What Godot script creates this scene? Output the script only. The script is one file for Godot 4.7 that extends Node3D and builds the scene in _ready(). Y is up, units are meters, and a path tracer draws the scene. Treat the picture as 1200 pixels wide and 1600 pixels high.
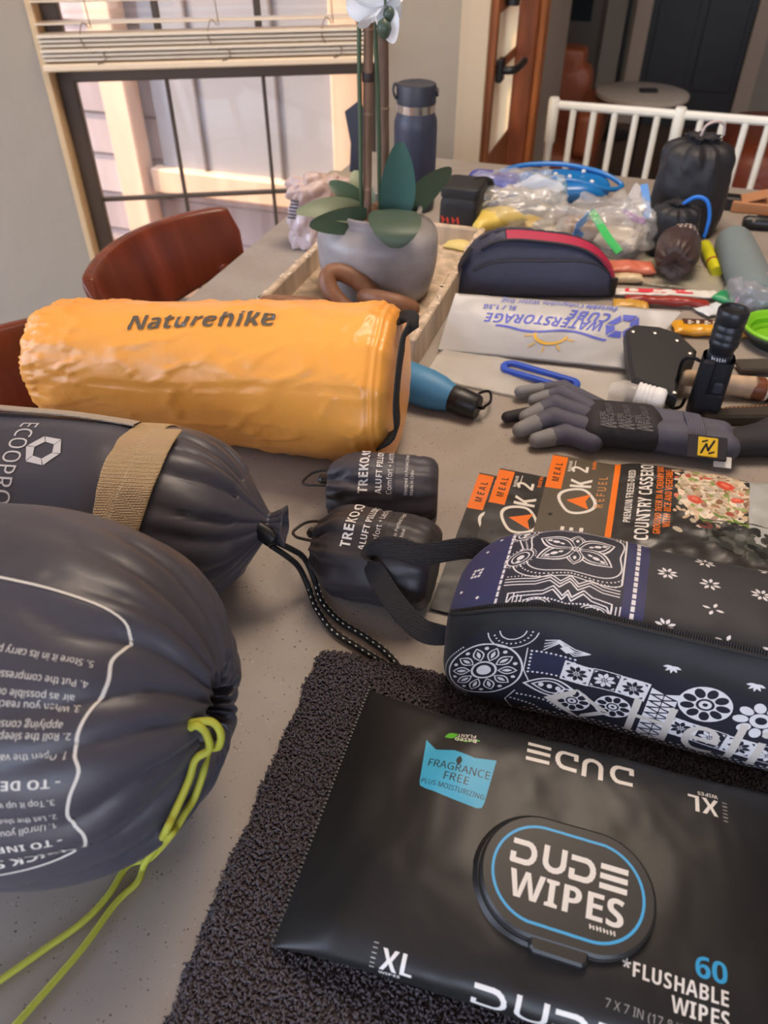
extends Node3D
# Camping gear laid out on a grey dining table. Metres, y up.

const TABLE_TOP := 0.75
const LONG := Vector3(0.3173, 0, -0.9483)    # along the table, away from the camera
const ACROSS := Vector3(0.9483, 0, 0.3173)   # across the table, to the right
const UP := Vector3.UP


# ---------------------------------------------------------------- geometry
class Geo:
	var v := PackedVector3Array()
	var n := PackedVector3Array()
	var t := PackedVector2Array()
	var ix := PackedInt32Array()

	func tri(a: int, b: int, c: int):
		ix.append(a)
		ix.append(b)
		ix.append(c)

	# a surface f(u, v); closed directions are welded for shading; closed shapes orient themselves outwards
	func grid(nu: int, nv: int, f: Callable, cu := false, cv := false, flip := false, solid := true) -> Geo:
		var b := v.size()
		var P := PackedVector3Array()
		for j in nv + 1:
			for i in nu + 1:
				P.append(f.call(float(i) / nu, float(j) / nv))
		var N := PackedVector3Array()
		N.resize(P.size())
		var vol := 0.0
		var w := nu + 1
		for j in nv:
			for i in nu:
				var a := j * w + i
				var c := a + w
				var n1 := (P[a + 1] - P[a]).cross(P[c] - P[a])
				var n2 := (P[c + 1] - P[c]).cross(P[c + 1] - P[a + 1])
				vol += n1.dot(P[a] - P[0]) + n2.dot(P[c + 1] - P[0])
				N[a] += n1
				N[a + 1] += n1 + n2
				N[c] += n1 + n2
				N[c + 1] += n2
		if cu:
			for j in nv + 1:
				var s := N[j * w] + N[j * w + nu]
				N[j * w] = s
				N[j * w + nu] = s
		if cv:
			for i in nu + 1:
				var s := N[i] + N[nv * w + i]
				N[i] = s
				N[nv * w + i] = s
		for j in [0, nv]:   # poles
			if P[j * w].distance_to(P[j * w + nu / 2]) < 1e-5:
				var s := Vector3.ZERO
				for i in nu + 1:
					s += N[j * w + i]
				for i in nu + 1:
					N[j * w + i] = s
		var inv := (vol < 0.0) if solid else false
		if flip:
			inv = not inv
		for k in P.size():
			v.append(P[k])
			n.append((-N[k] if inv else N[k]).normalized())
			t.append(Vector2(float(k % w) / nu, 1.0 - float(k / w) / nv))
		for j in nv:
			for i in nu:
				var a := b + j * w + i
				var c := a + w
				if inv:
					tri(a, c, a + 1)
					tri(a + 1, c, c + 1)
				else:
					tri(a, a + 1, c)
					tri(a + 1, c + 1, c)
		return self

	# flat polygon fan, counter-clockwise seen from outside
	func face(p: Array) -> Geo:
		var b := v.size()
		var nn := Vector3.ZERO
		for i in range(1, p.size() - 1):
			nn += (p[i] - p[0]).cross(p[i + 1] - p[0])
		nn = nn.normalized()
		for i in p.size():
			v.append(p[i])
			n.append(nn)
			t.append(Vector2(0, 0))
		for i in range(1, p.size() - 1):
			tri(b, b + i, b + i + 1)
		return self

	# box with chamfered edges in the frame (c; x, y, z)
	func box(c: Vector3, size: Vector3, bev := 0.002, fx := Vector3.RIGHT, fy := Vector3.UP, fz := Vector3.BACK) -> Geo:
		var h := size * 0.5
		bev = minf(bev, minf(h.x, minf(h.y, h.z)) * 0.95)
		var B := Basis(fx, fy, fz)
		var corner := func(s: Vector3, k: int) -> Vector3:
			var q := Vector3(h.x - bev, h.y - bev, h.z - bev)
			q[k] += bev
			return c + B * (q * s)
		for k in 3:
			var k1 := (k + 1) % 3
			var k2 := (k + 2) % 3
			for sg in [-1.0, 1.0]:
				var q := []
				for e in [[-1, -1], [1, -1], [1, 1], [-1, 1]]:
					var s := Vector3.ZERO
					s[k] = sg
					s[k1] = e[0]
					s[k2] = e[1]
					q.append(corner.call(s, k))
				if sg < 0:
					q.reverse()
				face(q)
				# edge running along k1 between faces k and k2
				for s2 in [-1.0, 1.0]:
					var a := Vector3.ZERO
					a[k] = sg
					a[k2] = s2
					a[k1] = -1
					var d := a
					d[k1] = 1
					var r := [corner.call(a, k), corner.call(d, k), corner.call(d, k2), corner.call(a, k2)]
					if sg * s2 > 0:
						r.reverse()
					out(r, c)
		for sx in [-1.0, 1.0]:
			for sy in [-1.0, 1.0]:
				for sz in [-1.0, 1.0]:
					var s := Vector3(sx, sy, sz)
					out([corner.call(s, 0), corner.call(s, 1), corner.call(s, 2)], c)
		return self

	# face turned outwards from c
	func out(p: Array, c: Vector3) -> Geo:
		var nn: Vector3 = (p[1] - p[0]).cross(p[2] - p[0])
		if nn.dot(p[0] - c) < 0:
			p = p.duplicate()
			p.reverse()
		return face(p)

	# tube through points (smoothed), radius number or Callable(t)
	func tube(pts: Array, r, sides := 10, step := 4, caps := true, flat := 1.0, side := Vector3.ZERO) -> Geo:
		var q := smooth(pts, step)
		var m := q.size()
		var U := []
		var prev := Vector3.ZERO
		for i in m:
			var d: Vector3 = (q[mini(i + 1, m - 1)] - q[maxi(i - 1, 0)]).normalized()
			var a: Vector3
			if side != Vector3.ZERO:
				a = (side - d * side.dot(d)).normalized()
			elif i == 0:
				a = d.cross(UP if absf(d.y) < 0.9 else Vector3.RIGHT).normalized()
			else:
				a = (prev - d * prev.dot(d)).normalized()
			prev = a
			U.append([a, d.cross(a).normalized(), d])
		var ex := 1 if caps else 0
		var rad := func(x: float) -> float:
			return r.call(x) if r is Callable else float(r)
		var f := func(u: float, w: float) -> Vector3:
			var k: int = int(round(w * (m - 1 + 2 * ex)))
			var i := clampi(k - ex, 0, m - 1)
			var rr: float = rad.call(float(i) / (m - 1))
			if caps and (k == 0 or k == m + 1):
				rr = 0.0
			var an := u * TAU
			return q[i] + U[i][0] * (cos(an) * rr) + U[i][1] * (sin(an) * rr * flat)
		return grid(sides, m - 1 + 2 * ex, f, true, false)

	static func smooth(pts: Array, step := 4) -> PackedVector3Array:
		var o := PackedVector3Array()
		var m := pts.size()
		for i in m - 1:
			var p0: Vector3 = pts[maxi(i - 1, 0)]
			var p1: Vector3 = pts[i]
			var p2: Vector3 = pts[i + 1]
			var p3: Vector3 = pts[mini(i + 2, m - 1)]
			for k in step:
				o.append(p1.cubic_interpolate(p2, p0, p3, float(k) / step))
		o.append(pts[m - 1])
		return o

	# flat strap through points; wid = direction of its width (Vector3, or an Array with one per point)
	func strap(pts: Array, wid, width: float, thick: float, step := 5) -> Geo:
		var q := smooth(pts, step)
		var m := q.size()
		var ws := smooth(wid, step) if wid is Array else PackedVector3Array()
		var f := func(u: float, w: float) -> Vector3:
			var i := int(round(w * (m - 1)))
			var d: Vector3 = (q[mini(i + 1, m - 1)] - q[maxi(i - 1, 0)]).normalized()
			var a: Vector3 = ws[i] if wid is Array else wid
			a = (a - d * a.dot(d)).normalized()
			var b := d.cross(a)
			var an := u * TAU
			var ca := cos(an)
			var sa := sin(an)
			return q[i] + a * (signf(ca) * pow(absf(ca), 0.35) * width * 0.5) + b * (signf(sa) * pow(absf(sa), 0.35) * thick * 0.5)
		return grid(16, m - 1, f, true, false)

	# turned profile [Vector2(r, y)...] from bottom to top about axis ay at c
	func lathe(c: Vector3, prof: Array, segs := 32, ay := Vector3.UP, squash := 1.0) -> Geo:
		var ax := ay.cross(Vector3.FORWARD if absf(ay.z) < 0.9 else Vector3.RIGHT).normalized()
		var az := ax.cross(ay).normalized()
		var m := prof.size()
		var sn := []
		for k in m - 1:
			var d: Vector2 = prof[k + 1] - prof[k]
			sn.append(Vector2(d.y, -d.x).normalized())
		for k in m - 1:
			var n0: Vector2 = sn[k]
			var n1: Vector2 = sn[k]
			if k > 0 and sn[k - 1].dot(sn[k]) > 0.7:
				n0 = (sn[k - 1] + sn[k]).normalized()
			if k < m - 2 and sn[k + 1].dot(sn[k]) > 0.7:
				n1 = (sn[k + 1] + sn[k]).normalized()
			var b := v.size()
			for i in segs + 1:
				var an := TAU * i / segs
				var dir := ax * cos(an) + az * (sin(an) * squash)
				var dn := (ax * cos(an) * squash + az * sin(an)).normalized()
				for e in 2:
					var p: Vector2 = prof[k + e]
					var nn: Vector2 = n0 if e == 0 else n1
					v.append(c + dir * p.x + ay * p.y)
					n.append((dn * nn.x + ay * nn.y).normalized())
					t.append(Vector2(float(i) / segs, 1.0 - float(k + e) / (m - 1)))
			for i in segs:
				var a := b + i * 2
				tri(a, a + 1, a + 2)
				tri(a + 1, a + 3, a + 2)
		return self

	# prism of a 2D outline: point = c + fx * p.x + fy * p.y, thickness h along fz = fx x fy, top edge chamfered
	func prism(poly: PackedVector2Array, c: Vector3, fx: Vector3, fy: Vector3, h: float, bev := 0.0, uvbox := Rect2(0, 0, 1, 1)) -> Geo:
		var area := 0.0
		for i in poly.size():
			area += poly[i].cross(poly[(i + 1) % poly.size()])
		if area < 0:
			poly = poly.duplicate()
			poly.reverse()
		var fz := fx.cross(fy).normalized()
		var m := poly.size()
		var ins := PackedVector2Array()
		for i in m:
			var d0: Vector2 = (poly[i] - poly[(i + m - 1) % m]).normalized()
			var d1: Vector2 = (poly[(i + 1) % m] - poly[i]).normalized()
			var nn := (Vector2(d0.y, -d0.x) + Vector2(d1.y, -d1.x)).normalized()
			ins.append(poly[i] - nn * bev / maxf(0.5, sqrt((1.0 + d0.dot(d1)) * 0.5)))
		var put := func(p: Vector2, z: float) -> Vector3:
			return c + fx * p.x + fy * p.y + fz * z
		var tr := Geometry2D.triangulate_polygon(ins)
		if tr.is_empty():
			ins = poly
			tr = Geometry2D.triangulate_polygon(poly)
		for lev in 2:
			var b := v.size()
			for p in (ins if lev == 0 else poly):
				v.append(put.call(p, h if lev == 0 else 0.0))
				n.append(fz if lev == 0 else -fz)
				t.append(Vector2((p.x - uvbox.position.x) / uvbox.size.x, 1.0 - (p.y - uvbox.position.y) / uvbox.size.y))
			for k in range(0, tr.size(), 3):
				var q := [tr[k], tr[k + 1], tr[k + 2]]
				var ar: float = (poly[q[1]] - poly[q[0]]).cross(poly[q[2]] - poly[q[0]])
				if (ar < 0) == (lev == 0):
					q.reverse()
				tri(b + q[0], b + q[1], b + q[2])
		for i in m:
			var j := (i + 1) % m
			var dd := (poly[j] - poly[i]).normalized()
			var pr := (poly[i] - poly[(i + m - 1) % m]).normalized()
			var nx := (poly[(j + 1) % m] - poly[j]).normalized()
			var s := Vector2(dd.y, -dd.x)
			var sa := s if dd.dot(pr) < 0.8 else (s + Vector2(pr.y, -pr.x)).normalized()
			var sb := s if dd.dot(nx) < 0.8 else (s + Vector2(nx.y, -nx.x)).normalized()
			var na := fx * sa.x + fy * sa.y
			var nb := fx * sb.x + fy * sb.y
			var z1 := h - (bev if bev > 0 else 0.0)
			for band in ([0, 1] if bev > 0 else [0]):
				var b := v.size()
				var q := [put.call(poly[i], 0.0), put.call(poly[j], 0.0), put.call(poly[j], z1), put.call(poly[i], z1)] if band == 0 else [put.call(poly[i], z1), put.call(poly[j], z1), put.call(ins[j], h), put.call(ins[i], h)]
				var tilt := Vector3.ZERO if band == 0 else fz
				for k in 4:
					v.append(q[k])
					n.append(((nb if k == 1 or k == 2 else na) + tilt).normalized())
					t.append(Vector2(0.001, 0.001))
				tri(b, b + 1, b + 2)
				tri(b, b + 2, b + 3)
		return self

	func add(o: Geo, T := Transform3D.IDENTITY) -> Geo:
		var b := v.size()
		v.append_array(T * o.v)
		var nb := T.basis.inverse().transposed()
		for q in o.n:
			n.append((nb * q).normalized())
		t.append_array(o.t)
		for i in o.ix:
			ix.append(i + b)
		return self

	func mesh(base := Vector3.ZERO) -> ArrayMesh:
		var a := []
		a.resize(Mesh.ARRAY_MAX)
		a[Mesh.ARRAY_VERTEX] = Transform3D(Basis.IDENTITY, -base) * v
		a[Mesh.ARRAY_NORMAL] = n
		a[Mesh.ARRAY_TEX_UV] = t
		var r := PackedInt32Array()
		r.resize(ix.size())
		for k in range(0, ix.size(), 3):
			r[k] = ix[k]
			r[k + 1] = ix[k + 2]
			r[k + 2] = ix[k + 1]
		a[Mesh.ARRAY_INDEX] = r
		var m := ArrayMesh.new()
		m.add_surface_from_arrays(Mesh.PRIMITIVE_TRIANGLES, a)
		return m


# soft body: smooth union of tapered capsules [a, b, ra, rb], meshed with surface nets
class Blob:
	var bones := []
	var k := 0.006
	var squash := Vector3.ONE

	func bone(a: Vector3, b: Vector3, ra: float, rb: float):
		bones.append([a, b, ra, rb])

	func dist(p: Vector3) -> float:
		var d := 1e3
		for o in bones:
			var ab: Vector3 = o[1] - o[0]
			var h := clampf((p - o[0]).dot(ab) / maxf(ab.length_squared(), 1e-9), 0, 1)
			var e: float = (p - o[0] - ab * h).length() - lerpf(o[2], o[3], h)
			var m := clampf(0.5 + 0.5 * (d - e) / k, 0, 1)
			d = lerpf(d, e, m) - k * m * (1.0 - m)
		return d

	func geo(cell: float) -> Geo:
		var box := AABB(bones[0][0], Vector3.ZERO)
		for o in bones:
			for e in 2:
				var r: float = o[2 + e] + cell * 2.0
				box = box.merge(AABB(o[e] - Vector3.ONE * r, Vector3.ONE * r * 2.0))
		var nx := int(box.size.x / cell) + 2
		var ny := int(box.size.y / cell) + 2
		var nz := int(box.size.z / cell) + 2
		var D := PackedFloat32Array()
		D.resize(nx * ny * nz)
		D.fill(1.0)
		var near := PackedByteArray()
		near.resize(nx * ny * nz)
		for o in bones:
			var r: float = maxf(o[2], o[3]) + cell * 2.5
			var lo := Vector3(minf(o[0].x, o[1].x), minf(o[0].y, o[1].y), minf(o[0].z, o[1].z)) - Vector3.ONE * r - box.position
			var hi := Vector3(maxf(o[0].x, o[1].x), maxf(o[0].y, o[1].y), maxf(o[0].z, o[1].z)) + Vector3.ONE * r - box.position
			for z in range(maxi(0, int(lo.z / cell)), mini(nz, int(hi.z / cell) + 1)):
				for y in range(maxi(0, int(lo.y / cell)), mini(ny, int(hi.y / cell) + 1)):
					for x in range(maxi(0, int(lo.x / cell)), mini(nx, int(hi.x / cell) + 1)):
						var i := x + nx * (y + ny * z)
						if near[i] == 0:
							near[i] = 1
							D[i] = dist(box.position + Vector3(x, y, z) * cell)
		var g := Geo.new()
		var id := PackedInt32Array()
		id.resize(nx * ny * nz)
		id.fill(-1)
		var off := [0, 1, nx, nx + 1, nx * ny, nx * ny + 1, nx * ny + nx, nx * ny + nx + 1]
		for z in nz - 1:
			for y in ny - 1:
				for x in nx - 1:
					var i := x + nx * (y + ny * z)
					if near[i] == 0:
						continue
					var s := 0
					for q in 8:
						if D[i + off[q]] < 0:
							s += 1
					if s == 0 or s == 8:
						continue
					var c := Vector3.ZERO
					var m := 0
					for q in 8:
						for ax in 3:
							var bit := 1 << ax
							if q & bit:
								continue
							var d0 := D[i + off[q]]
							var d1 := D[i + off[q | bit]]
							if (d0 < 0) != (d1 < 0):
								var w := Vector3(q & 1, (q >> 1) & 1, (q >> 2) & 1)
								w[ax] += d0 / (d0 - d1)
								c += w
								m += 1
					id[i] = g.v.size()
					var p := box.position + (Vector3(x, y, z) + c / m) * cell
					g.v.append(p)
					g.t.append(Vector2(p.x, p.z))
					var e := cell * 0.5
					g.n.append(Vector3(dist(p + Vector3(e, 0, 0)) - dist(p - Vector3(e, 0, 0)), dist(p + Vector3(0, e, 0)) - dist(p - Vector3(0, e, 0)), dist(p + Vector3(0, 0, e)) - dist(p - Vector3(0, 0, e))).normalized())
		var step := [1, nx, nx * ny]
		for z in range(1, nz - 1):
			for y in range(1, ny - 1):
				for x in range(1, nx - 1):
					var i := x + nx * (y + ny * z)
					if near[i] == 0:
						continue
					for ax in 3:
						var j: int = i + step[ax]
						if (D[i] < 0) == (D[j] < 0):
							continue
						var b: int = step[(ax + 1) % 3]
						var c: int = step[(ax + 2) % 3]
						var q := [id[i], id[i - b], id[i - b - c], id[i - c]]
						if q.min() < 0:
							continue
						if D[i] > 0:
							q.reverse()
						g.tri(q[0], q[1], q[2])
						g.tri(q[0], q[2], q[3])
		return g


# ---------------------------------------------------------------- print
class Ink:
	var im: Image
	var T := Transform2D.IDENTITY
	var sans: Font
	static var cache := {}

	func _init(w: int, h: int, bg: Color):
		im = Image.create(w, h, false, Image.FORMAT_RGBA8)
		im.fill(bg)

	func fill(cs: Array, c: Color):
		var ed := []
		var lo := 1e9
		var hi := -1e9
		for p in cs:
			var q: PackedVector2Array = T * p
			var m := q.size()
			for i in m:
				var a := q[i]
				var b := q[(i + 1) % m]
				if a.y == b.y:
					continue
				ed.append([a, b] if a.y < b.y else [b, a])
				lo = minf(lo, minf(a.y, b.y))
				hi = maxf(hi, maxf(a.y, b.y))
		var W := im.get_width()
		for y in range(maxi(0, int(ceil(lo - 0.5))), mini(im.get_height(), int(ceil(hi - 0.5)))):
			var yc := y + 0.5
			var xs := PackedFloat32Array()
			for e in ed:
				if e[0].y <= yc and e[1].y > yc:
					xs.append(e[0].x + (e[1].x - e[0].x) * (yc - e[0].y) / (e[1].y - e[0].y))
			xs.sort()
			for k in range(0, xs.size() - 1, 2):
				var x0 := maxi(0, int(ceil(xs[k] - 0.5)))
				var x1 := mini(W, int(ceil(xs[k + 1] - 0.5)))
				if x1 > x0:
					im.fill_rect(Rect2i(x0, y, x1 - x0, 1), c)

	func poly(p: Array, c: Color):
		fill([PackedVector2Array(p)], c)

	func rect(x: float, y: float, w: float, h: float, c: Color):
		poly([Vector2(x, y), Vector2(x + w, y), Vector2(x + w, y + h), Vector2(x, y + h)], c)

	static func ell(p: Vector2, rx: float, ry: float, rot := 0.0, m := 28) -> PackedVector2Array:
		var o := PackedVector2Array()
		for i in m:
			o.append(p + Vector2(cos(TAU * i / m) * rx, sin(TAU * i / m) * ry).rotated(rot))
		return o

	func disc(p: Vector2, r: float, c: Color, ry := -1.0, rot := 0.0):
		fill([ell(p, r, ry if ry > 0 else r, rot, 14 if r < 0.002 else 28)], c)

	func ring(p: Vector2, r: float, w: float, c: Color):
		fill([ell(p, r + w / 2, r + w / 2, 0, 48), ell(p, r - w / 2, r - w / 2, 0, 48)], c)

	# pointed petal from a to b, half width w
	static func leaf(a: Vector2, b: Vector2, w: float) -> PackedVector2Array:
		var o := PackedVector2Array()
		var d := b - a
		var s := d.orthogonal().normalized() * w
		for i in 13:
			o.append(a + d * (i / 12.0) + s * sin(PI * i / 12.0))
		for i in range(11, 0, -1):
			o.append(a + d * (i / 12.0) - s * sin(PI * i / 12.0))
		return o

	func line(p: Array, w: float, c: Color, closed := false):
		var m := p.size()
		for i in (m if closed else m - 1):
			var a: Vector2 = p[i]
			var b: Vector2 = p[(i + 1) % m]
			var s := (b - a).normalized() * w * 0.5
			var o := s.orthogonal()
			poly([a - s * 0.6 + o, b + s * 0.6 + o, b + s * 0.6 - o, a - s * 0.6 - o], c)

	func dots(p: Array, gap: float, r: float, c: Color):
		for i in p.size() - 1:
			var a: Vector2 = p[i]
			var b: Vector2 = p[i + 1]
			var m := maxi(1, int(a.distance_to(b) / gap))
			for k in m:
				disc(a.lerp(b, float(k) / m), r, c)

	# text: p = left end of the baseline (align 0), centre (1) or right end (2); y points down
	func text(s: String, p: Vector2, size: float, c: Color, align := 0, bold := true, stretch := 1.0, turn := 0.0, gap := 0.0):
		var key := "%s|%s" % [s, bold]
		if not cache.has(key):
			var f := SystemFont.new()
			f.font_names = PackedStringArray(["Droid Sans"])
			f.font_weight = 700 if bold else 400
			var tm := TextMesh.new()
			tm.text = s
			tm.font = f
			tm.font_size = 64
			tm.pixel_size = 1.0 / 64.0
			tm.depth = 0.0
			tm.curve_step = 2.0
			tm.horizontal_alignment = HORIZONTAL_ALIGNMENT_LEFT
			tm.vertical_alignment = VERTICAL_ALIGNMENT_BOTTOM
			var ar := tm.get_mesh_arrays() if tm.get_surface_count() else []
			var tri := PackedVector2Array()
			if ar.size() and ar[0] != null:
				var vs: PackedVector3Array = ar[0]
				var id: PackedInt32Array = ar[Mesh.ARRAY_INDEX] if ar[Mesh.ARRAY_INDEX] != null else PackedInt32Array(range(vs.size()))
				for i in id:
					tri.append(Vector2(vs[i].x, -vs[i].y))
			if not cache.has("base%s" % bold):
				cache["base%s" % bold] = 0.0
				text("H", Vector2.ZERO, 0.0, c, 0, bold)
				var low := 0.0
				for q in cache["H|%s" % bold][0]:
					low = maxf(low, q.y) if low != 0.0 else q.y
				cache["base%s" % bold] = low
			var base: float = cache["base%s" % bold]
			for i in tri.size():
				tri[i].y -= base
			var lo := 1e9
			var hi := -1e9
			for q in tri:
				lo = minf(lo, q.x)
				hi = maxf(hi, q.x)
			cache[key] = [tri, lo, hi]
		var g = cache[key]
		var tri: PackedVector2Array = g[0]
		if tri.is_empty():
			return
		var x0: float = g[1] if align == 0 else (g[1] + g[2]) / 2.0 if align == 1 else g[2]
		var old := T
		T = T * Transform2D(turn, p) * Transform2D(Vector2(size * stretch, 0), Vector2(0, size), Vector2(-x0 * size * stretch, 0))
		for k in range(0, tri.size(), 3):
			fill([PackedVector2Array([tri[k], tri[k + 1], tri[k + 2]])], c)
		T = old

	func tex() -> ImageTexture:
		return ImageTexture.create_from_image(im)


# ---------------------------------------------------------------- scene helpers
var used := {}
var mats := {}


func numbered(called: String) -> String:
	used[called] = used.get(called, -1) + 1
	return called if used[called] == 0 else "%s_%03d" % [called, used[called]]


func tag(o: Node, label := "", category := "", group := "", kind := "") -> Node:
	if label:
		o.set_meta("label", label)
	if category:
		o.set_meta("category", category)
	if group:
		o.set_meta("group", group)
	if kind:
		o.set_meta("kind", kind)
	return o


func thing(called: String, label: String, category: String, base: Vector3, group := "") -> Node3D:
	var o := Node3D.new()
	o.name = numbered(called)
	add_child(o, true)
	o.position = base
	tag(o, label, category, group)
	return o


func origin_of(p: Node3D) -> Vector3:
	var q := Vector3.ZERO
	while p != null and p != self:
		q += p.position
		p = p.get_parent() as Node3D
	return q


# one mesh, given in world coordinates, under its thing or part
func part(called: String, g: Geo, m: Material, parent: Node3D, label := "") -> MeshInstance3D:
	var o := MeshInstance3D.new()
	o.name = called
	o.mesh = g.mesh(origin_of(parent))
	o.material_override = m
	parent.add_child(o, true)
	if label:
		o.set_meta("label", label)
	return o


func whole(called: String, g: Geo, m: Material, label: String, category: String, group := "", base := Vector3.INF) -> MeshInstance3D:
	var o := MeshInstance3D.new()
	o.name = numbered(called)
	var lo := Vector3.INF
	if base == Vector3.INF:
		var hi := -Vector3.INF
		for p in g.v:
			lo = lo.min(p)
			hi = hi.max(p)
		base = Vector3((lo.x + hi.x) / 2, lo.y, (lo.z + hi.z) / 2)
	o.mesh = g.mesh(base)
	o.position = base
	o.material_override = m
	add_child(o, true)
	tag(o, label, category, group)
	return o


func struct(called: String, g: Geo, m: Material, parent: Node3D = null) -> MeshInstance3D:
	if parent:
		return part(called, g, m, parent)
	var o := whole(called, g, m, "", "")
	o.set_meta("kind", "structure")
	return o


func S(r: float, g: float, b: float) -> Color:   # 0..255 sRGB
	return Color(r / 255.0, g / 255.0, b / 255.0)


func mat(c: Color, rough := 0.6, o := {}) -> StandardMaterial3D:
	var key := str(c, rough, o)
	if mats.has(key):
		return mats[key]
	var m := StandardMaterial3D.new()
	m.albedo_color = c
	m.roughness = rough
	m.metallic = o.get("metal", 0.0)
	if o.has("spec"):
		m.metallic_specular = o.spec
	if o.has("tex"):
		m.albedo_texture = o.tex
		m.texture_repeat = false
	if o.has("alpha"):
		m.transparency = BaseMaterial3D.TRANSPARENCY_ALPHA
		m.albedo_color.a = o.alpha
		m.cull_mode = BaseMaterial3D.CULL_DISABLED
	if o.has("norm"):
		m.normal_enabled = true
		m.normal_texture = o.norm
		m.normal_scale = o.get("depth", 1.0)
		m.uv1_triplanar = o.get("tri", true)
		var s: float = o.get("scale", 1.0)
		m.uv1_scale = Vector3(s, s, s)
	if o.has("coat"):
		m.clearcoat_enabled = true
		m.clearcoat = o.coat
		m.clearcoat_roughness = o.get("coat_rough", 0.2)
	if o.has("rim"):
		m.rim_enabled = true
		m.rim = o.rim
		m.rim_tint = 0.5
	if o.has("back"):
		m.backlight_enabled = true
		m.backlight = o.back
	mats[key] = m
	return m


# cloth with a printed texture in UV and relief in the object's own axes
func noise_tex(seed_: int, freq: float, octaves: int, size := 512, normal := true, bump := 4.0, lo := Color.BLACK, hi := Color.WHITE, kind := FastNoiseLite.TYPE_SIMPLEX_SMOOTH) -> NoiseTexture2D:
	var f := FastNoiseLite.new()
	f.seed = seed_
	f.noise_type = kind
	f.frequency = freq
	f.fractal_octaves = octaves
	var t := NoiseTexture2D.new()
	t.width = size
	t.height = size
	t.seamless = true
	t.noise = f
	t.as_normal_map = normal
	t.bump_strength = bump
	if not normal:
		var gr := Gradient.new()
		gr.set_color(0, lo)
		gr.set_color(1, hi)
		t.color_ramp = gr
	return t


func noise(seed_: int, freq: float, oct := 3) -> FastNoiseLite:
	var f := FastNoiseLite.new()
	f.seed = seed_
	f.frequency = freq
	f.fractal_octaves = oct
	f.noise_type = FastNoiseLite.TYPE_SIMPLEX_SMOOTH
	return f


func sgnpow(x: float, e: float) -> float:
	return signf(x) * pow(absf(x), e)


# lettering as thin geometry: the same drawing calls as Ink, kept as triangles and laid onto a surface
class Stencil extends Ink:
	var tris := PackedVector2Array()

	func _init():
		super(1, 1, Color.BLACK)

	func fill(cs: Array, _c: Color):
		for p in cs:
			var q: PackedVector2Array = T * p
			if q.size() == 3:
				tris.append_array(q)
			else:
				var id := Geometry2D.triangulate_polygon(q)
				for i in id:
					tris.append(q[i])

	# on: Callable(Vector2) -> Vector3 ; edges longer than most are split
	func geo(on: Callable, most := 0.003) -> Geo:
		var g := Geo.new()
		var todo := []
		for k in range(0, tris.size(), 3):
			todo.append([tris[k], tris[k + 1], tris[k + 2]])
		while todo.size():
			var q = todo.pop_back()
			var best := 0
			var lo := 0.0
			for e in 3:
				var l: float = q[e].distance_to(q[(e + 1) % 3])
				if l > lo:
					lo = l
					best = e
			if lo > most:
				var m: Vector2 = (q[best] + q[(best + 1) % 3]) / 2
				todo.append([q[best], m, q[(best + 2) % 3]])
				todo.append([m, q[(best + 1) % 3], q[(best + 2) % 3]])
				continue
			var b := g.v.size()
			for e in 3:
				g.v.append(on.call(q[e]))
				g.t.append(Vector2.ZERO)
			var nn := (g.v[b + 1] - g.v[b]).cross(g.v[b + 2] - g.v[b]).normalized()
			var mid := (g.v[b] + g.v[b + 1] + g.v[b + 2]) / 3
			var away: Vector3 = on.call((q[0] + q[1] + q[2]) / 3 + Vector2(1e5, 0)) - mid   # outward direction, asked for far off the sheet
			var turn := nn.dot(away) < 0
			for e in 3:
				g.n.append(-nn if turn else nn)
			if turn:
				g.tri(b, b + 2, b + 1)
			else:
				g.tri(b, b + 1, b + 2)
		return g


# marks too small to read: uneven strokes in a row, centred at p
func unread(ink: Ink, p: Vector2, w: float, h: float, count: int, c: Color, turn := 0.0):
	for i in count:
		var x := (float(i) / (count - 1) - 0.5) * w
		var k := 0.5 + 0.5 * absf(sin(i * 2.3 + 1.0))
		var a := Vector2(x, -h * 0.5 * k).rotated(turn)
		var b := Vector2(x + w * 0.25 / count, h * 0.5).rotated(turn)
		ink.line([p + a, p + b], w * 0.5 / count, c)
		if i % 2 == 0:
			ink.line([p + Vector2(x, 0).rotated(turn), p + Vector2(x + w * 0.7 / count, 0).rotated(turn)], h * 0.25, c)


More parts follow.
